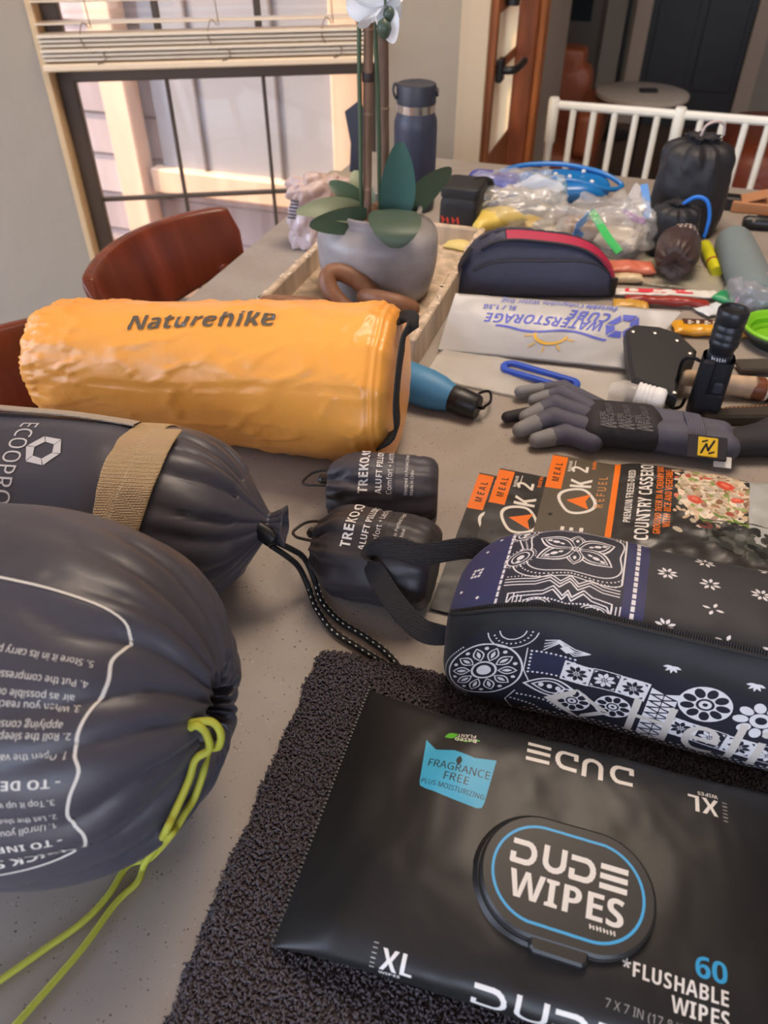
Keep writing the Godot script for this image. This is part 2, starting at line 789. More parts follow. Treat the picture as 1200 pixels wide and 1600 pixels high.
# a soft roll lying from A to B; profile = [(distance along the axis, radius)...]; phi: 0 on top, positive towards +side
class Roll:
	var A: Vector3
	var d: Vector3
	var side: Vector3
	var up: Vector3
	var prof: PackedVector3Array
	var bend: Variant = null     # func(phi, x) -> added radius
	var floor_y := 0.7505
	var over := Vector2(1, 1)  # stretch across / up

	func _init(a: Vector3, b: Vector3, profile: Array, steps := 6):
		A = a
		d = (b - a).normalized()
		side = d.cross(Vector3.UP).normalized()
		up = side.cross(d).normalized()
		var q := []
		for p in profile:
			q.append(Vector3(p.x, p.y, 0))
		prof = Geo.smooth(q, steps)

	func at(phi: float, x: float, r: float) -> Vector3:
		if bend != null:
			r = maxf(0.0, r + bend.call(phi, x) * minf(1.0, r * 40.0))
		var p := A + d * x + up * (cos(phi) * r * over.y) + side * (sin(phi) * r * over.x)
		p.y = maxf(p.y, floor_y)
		return p

	func radius(x: float) -> float:
		var best := 0.0
		for i in prof.size() - 1:
			if prof[i].x <= x and prof[i + 1].x >= x:
				best = maxf(best, lerpf(prof[i].y, prof[i + 1].y, (x - prof[i].x) / maxf(1e-6, prof[i + 1].x - prof[i].x)))
		return best

	func on(phi: float, x: float, lift: float) -> Vector3:
		var r := radius(x)
		var p := at(phi, x, r)
		return p + (up * cos(phi) + side * sin(phi)) * lift

	func geo(sides := 96) -> Geo:
		var m := prof.size() - 1
		var f := func(u: float, v: float) -> Vector3:
			var q := prof[int(round(v * m))]
			return at((u - 0.5) * TAU, q.x, q.y)
		return Geo.new().grid(sides, m, f, true, false)


func _ready():
	# camera: eye 0.51 m above the table top, looking down 40.7 degrees
	var cam := Camera3D.new()
	cam.name = "camera"
	cam.position = Vector3(0, 1.26, 0)
	cam.rotation_degrees = Vector3(-40.66, 0, 0)
	cam.near = 0.02
	cam.far = 60.0
	var lens := CameraAttributesPhysical.new()
	lens.frustum_focal_length = 26.25
	lens.frustum_focus_distance = 0.62
	lens.frustum_near = 0.02
	lens.frustum_far = 60.0
	lens.exposure_aperture = 8.4
	cam.attributes = lens
	cam.fov = 67.38
	add_child(cam)
	# daylight
	var env := Environment.new()
	var sky_mat := ProceduralSkyMaterial.new()
	sky_mat.sky_top_color = S(196, 216, 250)
	sky_mat.sky_horizon_color = S(226, 234, 246)
	sky_mat.ground_horizon_color = S(170, 158, 144)
	sky_mat.ground_bottom_color = S(120, 112, 104)
	sky_mat.sky_energy_multiplier = 1.0
	sky_mat.ground_energy_multiplier = 1.0
	var sky := Sky.new()
	sky.sky_material = sky_mat
	env.background_mode = Environment.BG_SKY
	env.sky = sky
	env.background_energy_multiplier = 4.1
	env.tonemap_mode = Environment.TONE_MAPPER_LINEAR
	env.tonemap_exposure = 1.66
	env.sdfgi_enabled = true
	env.ssao_enabled = true
	env.ssil_enabled = true
	var we := WorldEnvironment.new()
	we.name = "daylight"
	we.environment = env
	add_child(we)
	var sun := DirectionalLight3D.new()
	sun.name = "sun"
	sun.light_color = Color(1.0, 0.88, 0.70)
	sun.light_energy = 1.6
	sun.light_angular_distance = 0.6
	sun.shadow_enabled = true
	sun.look_at_from_position(Vector3(-1.0, 1.75, 0.22), Vector3.ZERO)
	add_child(sun)
	build_room()
	build_ceiling_lamp()
	build_outside()
	build_living_room()
	build_table()
	build_chairs()
	build_gear()
	build_right_gear()
	build_centrepiece()
	build_far_gear()


# vertical wall from a to b, between heights y0 and y1, its thickness on the outer side (left of a -> b)
func slab(g: Geo, a: Vector3, b: Vector3, y0: float, y1: float, thick := 0.12, bev := 0.0005) -> Geo:
	var d := (b - a)
	d.y = 0
	var l := d.length()
	d = d / l
	var nn := UP.cross(d)
	return g.box((a + b) / 2 * Vector3(1, 0, 1) + UP * (y0 + y1) / 2 + nn * thick / 2, Vector3(l, y1 - y0, thick), bev, d, UP, nn)


const LAMP := 1.2
const J := Vector3(0.25, 0, -2.0)        # where the window wall ends at the garden door
const WD := Vector3(-0.9903, 0, 0.1391)  # along the window wall, to the left
const K := Vector3(0.345, 0, -2.284)     # the corner post of the opening to the living room


func wall_pt(s: float, y := 0.0) -> Vector3:
	return J + WD * s + UP * y


func build_room():
	var plaster := mat(S(166, 155, 139), 0.9, {"norm": noise_tex(3, 0.02, 4, 256, true, 3.0), "depth": 0.35, "scale": 2.5})
	var white := mat(S(206, 198, 186), 0.55)
	var g := Geo.new()
	g.box(Vector3(0.4, -0.05, -1.2), Vector3(9, 0.1, 11), 0.001)
	struct("floor", g, mat(S(120, 92, 70), 0.5, {"norm": noise_tex(5, 0.01, 3, 256), "depth": 0.3}))
	var plan := PackedVector2Array()
	for q in [Vector3(-2.42, 0, 2.52), Vector3(2.74, 0, 2.52), K + ACROSS * 2.5, K - LONG * 0.0, J - LONG * 0.0, wall_pt(2.7)]:
		plan.append(Vector2(q.x, -q.z))
	g = Geo.new().prism(plan, UP * 2.45, Vector3.RIGHT, Vector3.FORWARD, 0.12)
	struct("ceiling", g, mat(S(225, 222, 216), 0.9))
	# window wall: opening s 0.265..0.99, y 0.30..1.62
	var w := Geo.new()
	slab(w, wall_pt(0.265), wall_pt(0.06), 0, 2.52)
	slab(w, wall_pt(2.6), wall_pt(0.99), 0, 2.52)
	slab(w, wall_pt(0.99), wall_pt(0.265), 0, 0.30)
	slab(w, wall_pt(0.99), wall_pt(0.265), 1.62, 2.52)
	struct("wall_back", w, plaster)
	# trims at the garden door
	g = Geo.new()
	slab(g, wall_pt(0.085), wall_pt(0.014), 0, 2.1, 0.14, 0.004)
	struct("trim_1", g, mat(S(205, 186, 158), 0.5))
	build_window()
	build_garden_door()
	# corner post and lintel of the opening
	var wood := wood_mat(S(168, 92, 52), 11, 0.45)
	g = Geo.new()
	g.box(K + ACROSS * 0.022 + UP * 1.05 + LONG * 0.03, Vector3(0.05, 2.1, 0.10), 0.004, ACROSS, UP, -LONG)
	struct("trim_2", g, wood)
	g = Geo.new()
	g.box(K + ACROSS * 0.055 + UP * 1.05 + LONG * 0.035, Vector3(0.016, 2.1, 0.07), 0.003, ACROSS, UP, -LONG)
	struct("trim_3", g, wood_mat(S(214, 128, 66), 12, 0.4))
	# far wall above and right of the opening
	w = Geo.new()
	slab(w, K - ACROSS * 0.02, K + ACROSS * 2.4, 2.1, 2.52)
	slab(w, K + ACROSS * 1.75, K + ACROSS * 2.4, 0, 2.1)
	struct("wall_far", w, plaster)
	# the sides that the camera has its back to, with their window openings
	w = Geo.new()
	var a := Vector3(-2.3, 0, 2.4)
	var b := Vector3(-2.3, 0, -1.64)
	slab(w, a, b, 0, 0.45)
	slab(w, a, b, 2.2, 2.52)
	slab(w, a, Vector3(-2.3, 0, 1.5), 0.45, 2.2)
	slab(w, Vector3(-2.3, 0, -1.3), b, 0.45, 2.2)
	struct("wall_left", w, plaster)
	w = Geo.new()
	a = Vector3(2.62, 0, 2.4)
	b = Vector3(-2.3, 0, 2.4)
	slab(w, a, b, 2.15, 2.52)
	slab(w, a, Vector3(1.2, 0, 2.4), 0, 2.15)
	slab(w, Vector3(-1.4, 0, 2.4), b, 0, 2.15)
	struct("wall_rear", w, plaster)
	w = Geo.new()
	slab(w, K + ACROSS * 2.4, Vector3(2.62, 0, 2.4), 0, 2.52)
	struct("wall_right", w, plaster)


# wide shaded ceiling lamp over the dining table, above the picture
func build_ceiling_lamp():
	var p := Vector3(0.32, 2.30, -1.15)
	var t := thing("ceiling_lamp", "wide drum ceiling lamp hanging over the dining table", "lamp", p)
	var glow := StandardMaterial3D.new()
	glow.albedo_color = S(250, 244, 232)
	glow.emission_enabled = true
	glow.emission = Color(1.0, 0.90, 0.80)
	glow.emission_energy_multiplier = 1.0
	part("diffuser_light", Geo.new().lathe(p, [Vector2(0, -0.010), Vector2(0.36, -0.010), Vector2(0.37, -0.004), Vector2(0.37, 0.0), Vector2(0, 0.0)], 40), glow, t)
	part("drum", Geo.new().lathe(p, [Vector2(0.372, -0.012), Vector2(0.38, -0.012), Vector2(0.38, 0.11), Vector2(0, 0.11)], 40), mat(S(220, 212, 198), 0.8), t)
	part("mount", Geo.new().lathe(p + UP * 0.11, [Vector2(0.05, 0), Vector2(0.05, 0.04)], 20), mat(S(60, 56, 52), 0.5), t)
	var l := AreaLight3D.new()
	l.name = "lamp_light"
	l.area_size = Vector2(0.66, 0.66)
	l.light_color = Color(1.0, 0.91, 0.82)
	l.light_energy = LAMP
	l.light_size = 0.3
	l.shadow_enabled = true
	l.area_range = 12.0
	l.rotation_degrees = Vector3(-90, 0, 0)
	l.position = Vector3(0, -0.016, 0)
	t.add_child(l)


func wood_mat(c: Color, seed_: int, rough := 0.5, scale := 3.0, lo := 0.62) -> StandardMaterial3D:
	var key := "wood%s%d" % [c, seed_]
	if mats.has(key):
		return mats[key]
	var m := StandardMaterial3D.new()
	m.albedo_texture = noise_tex(seed_, 0.012, 4, 256, false, 1, Color(lo, lo, lo), Color.WHITE)
	m.albedo_color = c
	m.roughness = rough
	m.uv1_triplanar = true
	m.uv1_scale = Vector3(scale * 3.0, scale * 0.35, scale * 3.0)
	mats[key] = m
	return m


func build_window():
	var dark := mat(S(88, 74, 62), 0.5)
	var win := Node3D.new()
	win.name = "window_1"
	win.position = wall_pt(0.6, 0.3)
	win.set_meta("kind", "structure")
	add_child(win)
	var nn := UP.cross(-WD)   # outwards
	# cream casing strip down the left reveal
	var g := Geo.new()
	g.box(wall_pt(0.983, 0.96) + nn * 0.03, Vector3(0.014, 1.32, 0.08), 0.002, -WD, UP, nn)
	struct("casing", g, mat(S(214, 184, 140), 0.5), win)
	g = Geo.new()
	var bar := func(s0: float, s1: float, y0: float, y1: float, th := 0.03, at := 0.05):
		slab(g, wall_pt(s1) + nn * at, wall_pt(s0) + nn * at, y0, y1, th, 0.003)
	bar.call(0.265, 0.976, 0.871, 0.905)      # meeting rail under the blind
	bar.call(0.94, 0.976, 0.30, 1.62)
	bar.call(0.265, 0.285, 0.30, 1.62)
	bar.call(0.285, 0.94, 0.30, 0.34)
	bar.call(0.285, 0.94, 1.58, 1.62)
	struct("window_frame", g, dark, win)
	for s in [0.742, 0.524]:
		for r in [[0.34, 0.871], [0.905, 1.58]]:
			g = Geo.new()
			var wd: float = 0.009 if r[0] < 0.5 else 0.016
			slab(g, wall_pt(s + wd / 2) + nn * 0.062, wall_pt(s - wd / 2) + nn * 0.062, r[0], r[1], 0.012, 0.002)
			struct("muntin", g, dark, win)
	for y in [0.612, 1.24]:
		g = Geo.new()
		slab(g, wall_pt(0.94) + nn * 0.062, wall_pt(0.285) + nn * 0.062, y - 0.005, y + 0.005, 0.012, 0.002)
		struct("muntin", g, dark, win)
	for r in [[0.335, 0.876], [0.9, 1.585]]:
		g = Geo.new()
		slab(g, wall_pt(0.945) + nn * 0.072, wall_pt(0.28) + nn * 0.072, r[0], r[1], 0.004, 0.0005)
		struct("pane", g, mat(S(250, 250, 250), 0.03, {"alpha": 0.05}), win)
	# gathered venetian blind
	var bl := thing("venetian_blind", "cream slatted blind pulled up and gathered above the dark window rail", "blind", wall_pt(0.625, 0.91))
	var cream := mat(S(226, 212, 190), 0.5)
	var k := 0
	for i in 6:                      # stacked slats
		g = Geo.new()
		var y := 0.928 + i * 0.0088
		g.box(wall_pt(0.626, y) - nn * (0.003 + 0.004 * (i % 3)), Vector3(0.705, 0.0055, 0.044), 0.001, -WD, (UP + nn * (0.05 * ((i % 3) - 1))).normalized(), nn)
		part("slat", g, cream, bl)
	for y in [0.992, 1.031, 1.07, 1.109, 1.148, 1.187, 1.226, 1.265]:
		g = Geo.new()
		g.box(wall_pt(0.626, y), Vector3(0.705, 0.003, 0.044), 0.001, -WD, UP, nn)
		part("slat", g, cream, bl)
	g = Geo.new()
	g.box(wall_pt(0.626, 0.914) - nn * 0.006, Vector3(0.71, 0.014, 0.05), 0.003, -WD, UP, nn)
	part("bottom_rail", g, mat(S(236, 214, 182), 0.5), bl)
	g = Geo.new()
	g.box(wall_pt(0.626, 1.58), Vector3(0.71, 0.05, 0.055), 0.003, -WD, UP, nn)
	part("head_rail", g, cream, bl)
	var cord := mat(S(120, 96, 74), 0.8)
	for s in [0.87, 0.61, 0.37]:
		var p := wall_pt(s, 0.0) - nn * 0.03
		g = Geo.new()
		g.tube([p + UP * 1.57, p + UP * 1.1, p + UP * 0.985 - WD * 0.004], 0.0011, 6, 3)
		part("lift_cord", g, cord, bl)
		g = Geo.new()
		g.tube([p + UP * 0.985, p + UP * 0.995 + WD * 0.012, p + UP * 0.965 + WD * 0.022, p + UP * 0.942 + WD * 0.006, p + UP * 0.945 - WD * 0.014, p + UP * 0.928 - WD * 0.02, p + UP * 0.92 - WD * 0.002], 0.0011, 6, 4)
		part("cord_loop", g, cord, bl)


func build_garden_door():
	var door := Node3D.new()
	door.name = "door_1"
	door.position = J
	door.set_meta("kind", "structure")
	add_child(door)
	var wood := wood_mat(S(176, 104, 58), 14, 0.5)
	var a := J + LONG * 0.01
	var l := 0.29
	var g := Geo.new()
	# stiles and rails of a glazed door; lites stay open between them
	var piece := func(u0: float, u1: float, y0: float, y1: float):
		g.box(a + LONG * (u0 + u1) / 2 + UP * (y0 + y1) / 2 - ACROSS * 0.02, Vector3(u1 - u0, y1 - y0, 0.04), 0.003, LONG, UP, -ACROSS)
	piece.call(0.0, 0.025, 0, 2.1)
	piece.call(0.265, l, 0, 2.1)
	piece.call(0.025, 0.265, 0, 0.46)
	piece.call(0.025, 0.265, 0.51, 0.69)
	piece.call(0.025, 0.265, 0.86, 0.885)
	piece.call(0.025, 0.265, 0.985, 2.1)
	struct("leaf_frame", g, wood, door)
	for r in [[0.46, 0.51], [0.69, 0.86], [0.885, 0.985]]:
		g = Geo.new()
		g.box(a + LONG * 0.145 + UP * (r[0] + r[1]) / 2 - ACROSS * 0.003, Vector3(0.242, r[1] - r[0] + 0.002, 0.004), 0.0005, LONG, UP, -ACROSS)
		struct("frosted_pane", g, mat(S(255, 250, 236), 0.6, {"back": S(255, 246, 222)}), door)
	var black := mat(S(26, 24, 24), 0.4)
	g = Geo.new()
	g.box(a + LONG * 0.04 + UP * 0.872 + ACROSS * 0.008, Vector3(0.035, 0.05, 0.016), 0.004, LONG, UP, -ACROSS)
	g.tube([a + LONG * 0.04 + UP * 0.872 + ACROSS * 0.01, a + LONG * 0.05 + UP * 0.873 + ACROSS * 0.04, a + LONG * 0.16 + UP * 0.873 + ACROSS * 0.042], 0.009, 10)
	struct("door_handle", g, black, door)
	g = Geo.new()
	g.lathe(a + LONG * 0.05 + UP * 1.0 + ACROSS * 0.02, [Vector2(0, 0), Vector2(0.016, 0), Vector2(0.016, 0.3), Vector2(0, 0.3)], 16)
	struct("door_closer", g, black, door)
	g = Geo.new()
	g.box(a + LONG * 0.295 + UP * 1.05 + ACROSS * 0.004, Vector3(0.02, 2.1, 0.05), 0.003, LONG, UP, -ACROSS)
	struct("weather_strip", g, mat(S(214, 196, 180), 0.5), door)


func build_outside():
	var g := Geo.new().box(Vector3(-2.0, -0.2, -5.0), Vector3(30, 0.1, 26), 0.001)
	struct("ground", g, mat(S(170, 150, 135), 0.9))
	# the board-clad wing of the house across the patio
	var base := K + LONG * 0.45
	var wing := Node3D.new()
	wing.name = "wall_wing"
	wing.position = base
	wing.set_meta("kind", "structure")
	add_child(wing)
	var shades := [S(190, 170, 166), S(180, 160, 157), S(198, 178, 174)]
	for k in 19:
		g = Geo.new()
		var tilt := (-LONG + UP * 0.08).normalized()
		g.box(base - ACROSS * 1.9 + UP * (-0.1 + k * 0.15 + 0.073) + LONG * 0.02, Vector3(3.8, 0.144, 0.02), 0.003, ACROSS, tilt.cross(ACROSS).normalized(), tilt)
		struct("plank", g, wood_mat(shades[k % 3], 21, 0.8, 1.0, 0.8), wing)
	g = Geo.new().box(base - ACROSS * 1.9 + UP * 1.3 + LONG * 0.09, Vector3(3.8, 2.9, 0.1), 0.002, ACROSS, UP, -LONG)
	struct("sheathing", g, mat(S(120, 104, 98), 0.9), wing)
	var timber := wood_mat(S(246, 208, 172), 22, 0.7, 1.0, 0.85)
	for q in [[-1.52, 0.11], [-0.62, 0.1], [-0.26, 0.40]]:
		g = Geo.new().box(base + ACROSS * q[0] + UP * 1.3 - LONG * 0.05, Vector3(q[1], 2.9, 0.09), 0.006, ACROSS, UP, -LONG)
		struct("post", g, timber, wing)
	g = Geo.new().box(base - ACROSS * 1.05 + UP * 0.29 - LONG * 0.03, Vector3(0.8, 0.09, 0.06), 0.006, ACROSS, UP, -LONG)
	struct("sill_board", g, timber, wing)
	g = Geo.new().box(base - ACROSS * 1.05 + UP * 0.98 - LONG * 0.012, Vector3(0.72, 1.30, 0.012), 0.002, ACROSS, UP, -LONG)
	struct("wing_window", g, mat(S(158, 156, 158), 0.25), wing)
	for q in [-1.22, -0.9]:
		g = Geo.new().box(base + ACROSS * q + UP * 0.98 - LONG * 0.024, Vector3(0.012, 1.30, 0.012), 0.002, ACROSS, UP, -LONG)
		struct("wing_muntin", g, mat(S(110, 100, 96), 0.6), wing)


func build_living_room():
	var dim := mat(S(150, 134, 116), 0.9)
	var g := Geo.new()
	var o := K + ACROSS * 0.05
	var far := o + LONG * 3.1
	slab(g, far - ACROSS * 1.4, far + ACROSS * 3.6, 0, 2.45)
	struct("wall_living_far", g, dim)
	g = Geo.new()
	slab(g, o + LONG * 0.1, o + LONG * 0.6, 0, 2.45)
	slab(g, o + LONG * 0.6 - ACROSS * 1.2, far - ACROSS * 1.2, 0, 2.45)
	slab(g, o + LONG * 0.6, o + LONG * 0.6 - ACROSS * 1.3, 0, 2.6)
	struct("wall_living_left", g, dim)
	g = Geo.new()
	slab(g, far + ACROSS * 3.5, o + ACROSS * 3.5 - LONG * 0.2, 0, 2.45)
	struct("wall_living_right", g, dim)
	g = Geo.new().box(o + LONG * 1.75 + ACROSS * 1.2 + UP * 2.5, Vector3(5.4, 0.1, 2.9), 0.002, ACROSS, UP, -LONG)
	struct("ceiling_living", g, dim)


func build_living_furniture():
	# round side table
	var c := Vector3(1.0118, 0.5500, -3.3520)
	var t := thing("side_table", "small round pale side table standing in the dim living room behind the gate", "side table", Vector3(c.x, 0, c.z))
	var pale := mat(S(196, 178, 156), 0.45)
	var g := Geo.new()
	g.lathe(Vector3(c.x, 0.528, c.z), [Vector2(0, 0), Vector2(0.172, 0), Vector2(0.178, 0.005), Vector2(0.178, 0.018), Vector2(0.173, 0.022), Vector2(0, 0.022)], 48)
	part("tabletop", g, pale, t)
	g = Geo.new()
	g.lathe(Vector3(c.x, 0, c.z), [Vector2(0, 0.012), Vector2(0.11, 0.012), Vector2(0.112, 0.004), Vector2(0.112, 0.0), Vector2(0, 0)], 32)
	g.lathe(Vector3(c.x, 0.012, c.z), [Vector2(0.018, 0), Vector2(0.018, 0.516)], 16)
	part("pedestal", g, mat(S(60, 52, 46), 0.4, {"metal": 0.6}), t)
	g = Geo.new().box(Vector3(c.x + 0.02, 0.556, c.z + 0.01), Vector3(0.07, 0.012, 0.035), 0.004)
	whole("remote_control", g, mat(S(34, 30, 28), 0.5), "small black remote control lying on the round side table", "remote control")
	# leather armchair left, seen over the gate
	var lea := mat(S(150, 78, 44), 0.45, {"norm": noise_tex(7, 0.02, 4, 256, true, 4.0), "depth": 0.5, "scale": 4.0})
	var b := K - ACROSS * 0.02 + LONG * 1.25
	t = thing("leather_armchair", "tan leather armchair behind the left end of the white gate", "armchair", b)
	g = Geo.new()
	puff(g, b + UP * 0.19, Vector3(0.36, 0.36, 0.5))
	part("seat_base", g, lea, t)
	g = Geo.new()
	puff(g, b + UP * 0.40 - ACROSS * 0.05 + LONG * 0.2, Vector3(0.30, 0.40, 0.16))
	part("backrest", g, lea, t)
	g = Geo.new()
	puff(g, b + UP * 0.60 - ACROSS * 0.05 + LONG * 0.2, Vector3(0.22, 0.11, 0.15))
	part("head_cushion", g, lea, t)
	g = Geo.new()
	puff(g, b + UP * 0.43 + ACROSS * 0.14 - LONG * 0.05, Vector3(0.10, 0.18, 0.46))
	part("armrest", g, lea, t)
	# leather couch at the right
	var lea2 := mat(S(140, 64, 34), 0.4, {"norm": noise_tex(7, 0.02, 4, 256, true, 4.0), "depth": 0.5, "scale": 4.0})
	c = Vector3(1.5673, 0.3500, -3.2498)
	b = Vector3(c.x, 0, c.z)
	t = thing("leather_couch", "brown leather couch end behind the right side of the white gate", "couch", b)
	g = Geo.new()
	puff(g, b + UP * 0.23 + ACROSS * 0.15, Vector3(0.8, 0.44, 0.7))
	part("seat_base", g, lea2, t)
	g = Geo.new()
	puff(g, b + UP * 0.52 + ACROSS * 0.28 + LONG * 0.2, Vector3(0.5, 0.72, 0.2), Basis(LONG, 0.35))
	part("backrest", g, lea2, t)
	# floor lamp
	c = Vector3(1.5888, 0.0000, -5.0181)
	var far := K + ACROSS * 0.05 + LONG * 2.75
	b = Vector3(far.x, 0, far.z) + ACROSS * 0.05
	t = thing("floor_lamp", "slim dark floor lamp with a box shade before the far living room wall", "lamp", b)
	var blk := mat(S(30, 27, 25), 0.5)
	g = Geo.new().lathe(b, [Vector2(0, 0), Vector2(0.13, 0), Vector2(0.13, 0.015), Vector2(0.012, 0.03), Vector2(0.012, 1.9), Vector2(0, 1.9)], 20)
	part("pole", g, blk, t)
	g = Geo.new().box(b + UP * 0.98, Vector3(0.12, 0.30, 0.12), 0.01, ACROSS, UP, -LONG)
	part("lamp_shade", g, blk, t)
	# dark panelled door in the far wall, with pale casing
	var door := Node3D.new()
	door.name = "door_2"
	far = K + ACROSS * 0.05 + LONG * 3.08
	door.position = Vector3(far.x, 0, far.z) + ACROSS * 0.43
	door.set_meta("kind", "structure")
	add_child(door)
	var dk := mat(S(46, 42, 40), 0.5)
	g = Geo.new().box(far + ACROSS * 0.43 + UP * 1.02, Vector3(0.56, 2.04, 0.04), 0.003, ACROSS, UP, -LONG)
	struct("door_leaf", g, dk, door)
	for q in [[-0.13, 0.55, 0.7], [0.13, 0.55, 0.7], [-0.13, 1.45, 0.8], [0.13, 1.45, 0.8]]:
		g = Geo.new().box(far + ACROSS * (0.43 + q[0]) + UP * q[1] - LONG * 0.02, Vector3(0.22, q[2], 0.012), 0.004, ACROSS, UP, -LONG)
		struct("door_panel", g, dk, door)
	for q in [0.11, 0.75]:
		g = Geo.new().box(far + ACROSS * q + UP * 1.05 - LONG * 0.015, Vector3(0.09, 2.1, 0.04), 0.004, ACROSS, UP, -LONG)
		struct("door_casing", g, mat(S(178, 152, 128), 0.6), door)
	# grey cabinet with small panes against the far wall, left of the lamp
	b = far - LONG * 0.2 - ACROSS * 0.40
	t = thing("display_cabinet", "grey wooden cabinet with small dark panes against the far living room wall", "cabinet", Vector3(b.x, 0, b.z))
	var gr := mat(S(96, 84, 72), 0.6)
	g = Geo.new().box(b + UP * 0.55, Vector3(0.62, 1.1, 0.34), 0.006, ACROSS, UP, -LONG)
	part("body", g, gr, t)
	for i in 4:
		for j in 2:
			g = Geo.new().box(b + ACROSS * (-0.2 + 0.135 * i) + UP * (0.62 + 0.14 * j) - LONG * 0.172, Vector3(0.11, 0.11, 0.01), 0.002, ACROSS, UP, -LONG)
			part("pane", g, mat(S(40, 44, 44), 0.2), t)
	g = Geo.new().box(b + UP * 1.12, Vector3(0.66, 0.04, 0.38), 0.004, ACROSS, UP, -LONG)
	part("top", g, gr, t)
	g = Geo.new().box(b + UP * 1.56 + LONG * 0.1, Vector3(0.72, 0.44, 0.05), 0.01, ACROSS, UP, -LONG)
	g.box(b + UP * 1.245 + LONG * 0.06, Vector3(0.3, 0.21, 0.12), 0.01, ACROSS, UP, -LONG)
	whole("television", g, mat(S(30, 30, 32), 0.3), "dark television standing on the grey cabinet in the living room", "television")
	build_gate()


# rounded cushion shape
func puff(g: Geo, c: Vector3, size: Vector3, turn := Basis.IDENTITY, e := 0.35, fx := ACROSS, fz := -LONG):
	var B := turn * Basis(fx, UP, fz)
	var f := func(u: float, v: float) -> Vector3:
		var a := u * TAU
		var b := (v - 0.5) * PI
		var cb := pow(maxf(cos(b), 0.0), e)
		return c + B * (Vector3(sgnpow(cos(a), e) * cb, sgnpow(sin(b), e), sgnpow(sin(a), e) * cb) * size * 0.5)
	g.grid(32, 20, f, true, false)


func build_gate():
	var white := mat(S(252, 248, 232), 0.35)
	var a := Vector3(0.4487, 0.7600, -2.2392)
	a.y = 0
	var gate := thing("safety_gate", "white metal safety gate of upright bars across the living room opening", "gate", a)
	var l := 1.25
	var g := Geo.new()
	g.box(a + ACROSS * l / 2 + UP * 0.755, Vector3(l, 0.02, 0.02), 0.006, ACROSS, UP, -LONG)
	part("top_rail", g, white, gate)
	g = Geo.new()
	g.box(a + ACROSS * l / 2 + UP * 0.03, Vector3(l, 0.02, 0.02), 0.006, ACROSS, UP, -LONG)
	part("bottom_rail", g, white, gate)
	for i in 23:
		var s := 0.0 + i * 0.0533
		g = Geo.new()
		var post: bool = i % 6 == 0
		var p := a + ACROSS * s
		if post:
			g.lathe(p, [Vector2(0, 0), Vector2(0.011, 0), Vector2(0.011, 0.66), Vector2(0.015, 0.665), Vector2(0.015, 0.765), Vector2(0.012, 0.772), Vector2(0, 0.772)], 16)
			part("post", g, white, gate)
		else:
			g.lathe(p + UP * 0.03, [Vector2(0.0085, 0), Vector2(0.0085, 0.72)], 14)
			part("bar", g, white, gate)
	g = Geo.new()
	g.lathe(a - ACROSS * 0.06 + UP * 0.5, [Vector2(0, -0.03), Vector2(0.024, -0.024), Vector2(0.03, 0), Vector2(0.024, 0.024), Vector2(0, 0.03)], 16)
	g.box(a - ACROSS * 0.03 + UP * 0.5, Vector3(0.06, 0.02, 0.02), 0.005, ACROSS, UP, -LONG)
	part("wall_cup", g, white, gate)


const CORNER := Vector3(-0.670, 0, 0.022)   # near left corner of the table


func tab(u: float, w: float, y := 0.75) -> Vector3:
	return CORNER + LONG * u + ACROSS * w + UP * y


func speckle_tex() -> ImageTexture:
	var rng := RandomNumberGenerator.new()
	rng.seed = 77
	var ink := Ink.new(1024, 1024, S(158, 149, 140))
	var nz := noise(4, 0.006, 4)
	for y in range(0, 1024, 4):
		for x in range(0, 1024, 4):
			# torus-sampled so that the tile repeats
			var ax := TAU * x / 1024.0
			var ay := TAU * y / 1024.0
			var v := nz.get_noise_3d(cos(ax) * 60 + 40 * sin(ay * 2), sin(ax) * 60 + cos(ay) * 90, sin(ay) * 90 + 30 * cos(ax * 3))
			var c := S(156, 147, 138).lerp(S(166, 158, 150), clampf(0.5 + v * 0.9, 0, 1))
			ink.im.fill_rect(Rect2i(x, y, 4, 4), c)
	for i in 5200:
		var p := Vector2(rng.randf(), rng.randf()) * 1024.0
		var r := 0.5 + pow(rng.randf(), 4.0) * 1.7
		var k := rng.randf()
		ink.disc(p, r, S(112, 102, 92) if k < 0.6 else (S(84, 76, 68) if k < 0.8 else S(186, 178, 168)), r * (0.6 + rng.randf() * 0.5), rng.randf() * PI)
	return ink.tex()


func build_table():
	build_living_furniture()
	var t := thing("dining_table", "long grey speckled dining table that all the gear lies on", "table", tab(0.985, 0.525, 0.0))
	var top := StandardMaterial3D.new()
	top.albedo_texture = speckle_tex()
	top.roughness = 0.5
	top.metallic_specular = 0.4
	top.uv1_triplanar = true
	top.uv1_world_triplanar = true
	top.uv1_scale = Vector3(2.6, 2.6, 2.6)
	var g := Geo.new().box(tab(0.985, 0.525, 0.7325), Vector3(1.05, 0.035, 1.97), 0.004, ACROSS, UP, -LONG)
	part("tabletop", g, top, t)
	var dark := wood_mat(S(92, 50, 32), 31, 0.4)
	g = Geo.new()
	for w in [0.12, 0.93]:
		g.box(tab(0.985, w, 0.68), Vector3(0.025, 0.07, 1.7), 0.003, ACROSS, UP, -LONG)
	for u in [0.14, 1.83]:
		g.box(tab(u, 0.525, 0.68), Vector3(0.8, 0.07, 0.025), 0.003, ACROSS, UP, -LONG)
	part("apron", g, dark, t)
	for u in [0.14, 1.83]:
		for w in [0.13, 0.92]:
			g = Geo.new().box(tab(u, w, 0.3575), Vector3(0.07, 0.715, 0.07), 0.006, ACROSS, UP, -LONG)
			part("leg", g, dark, t)


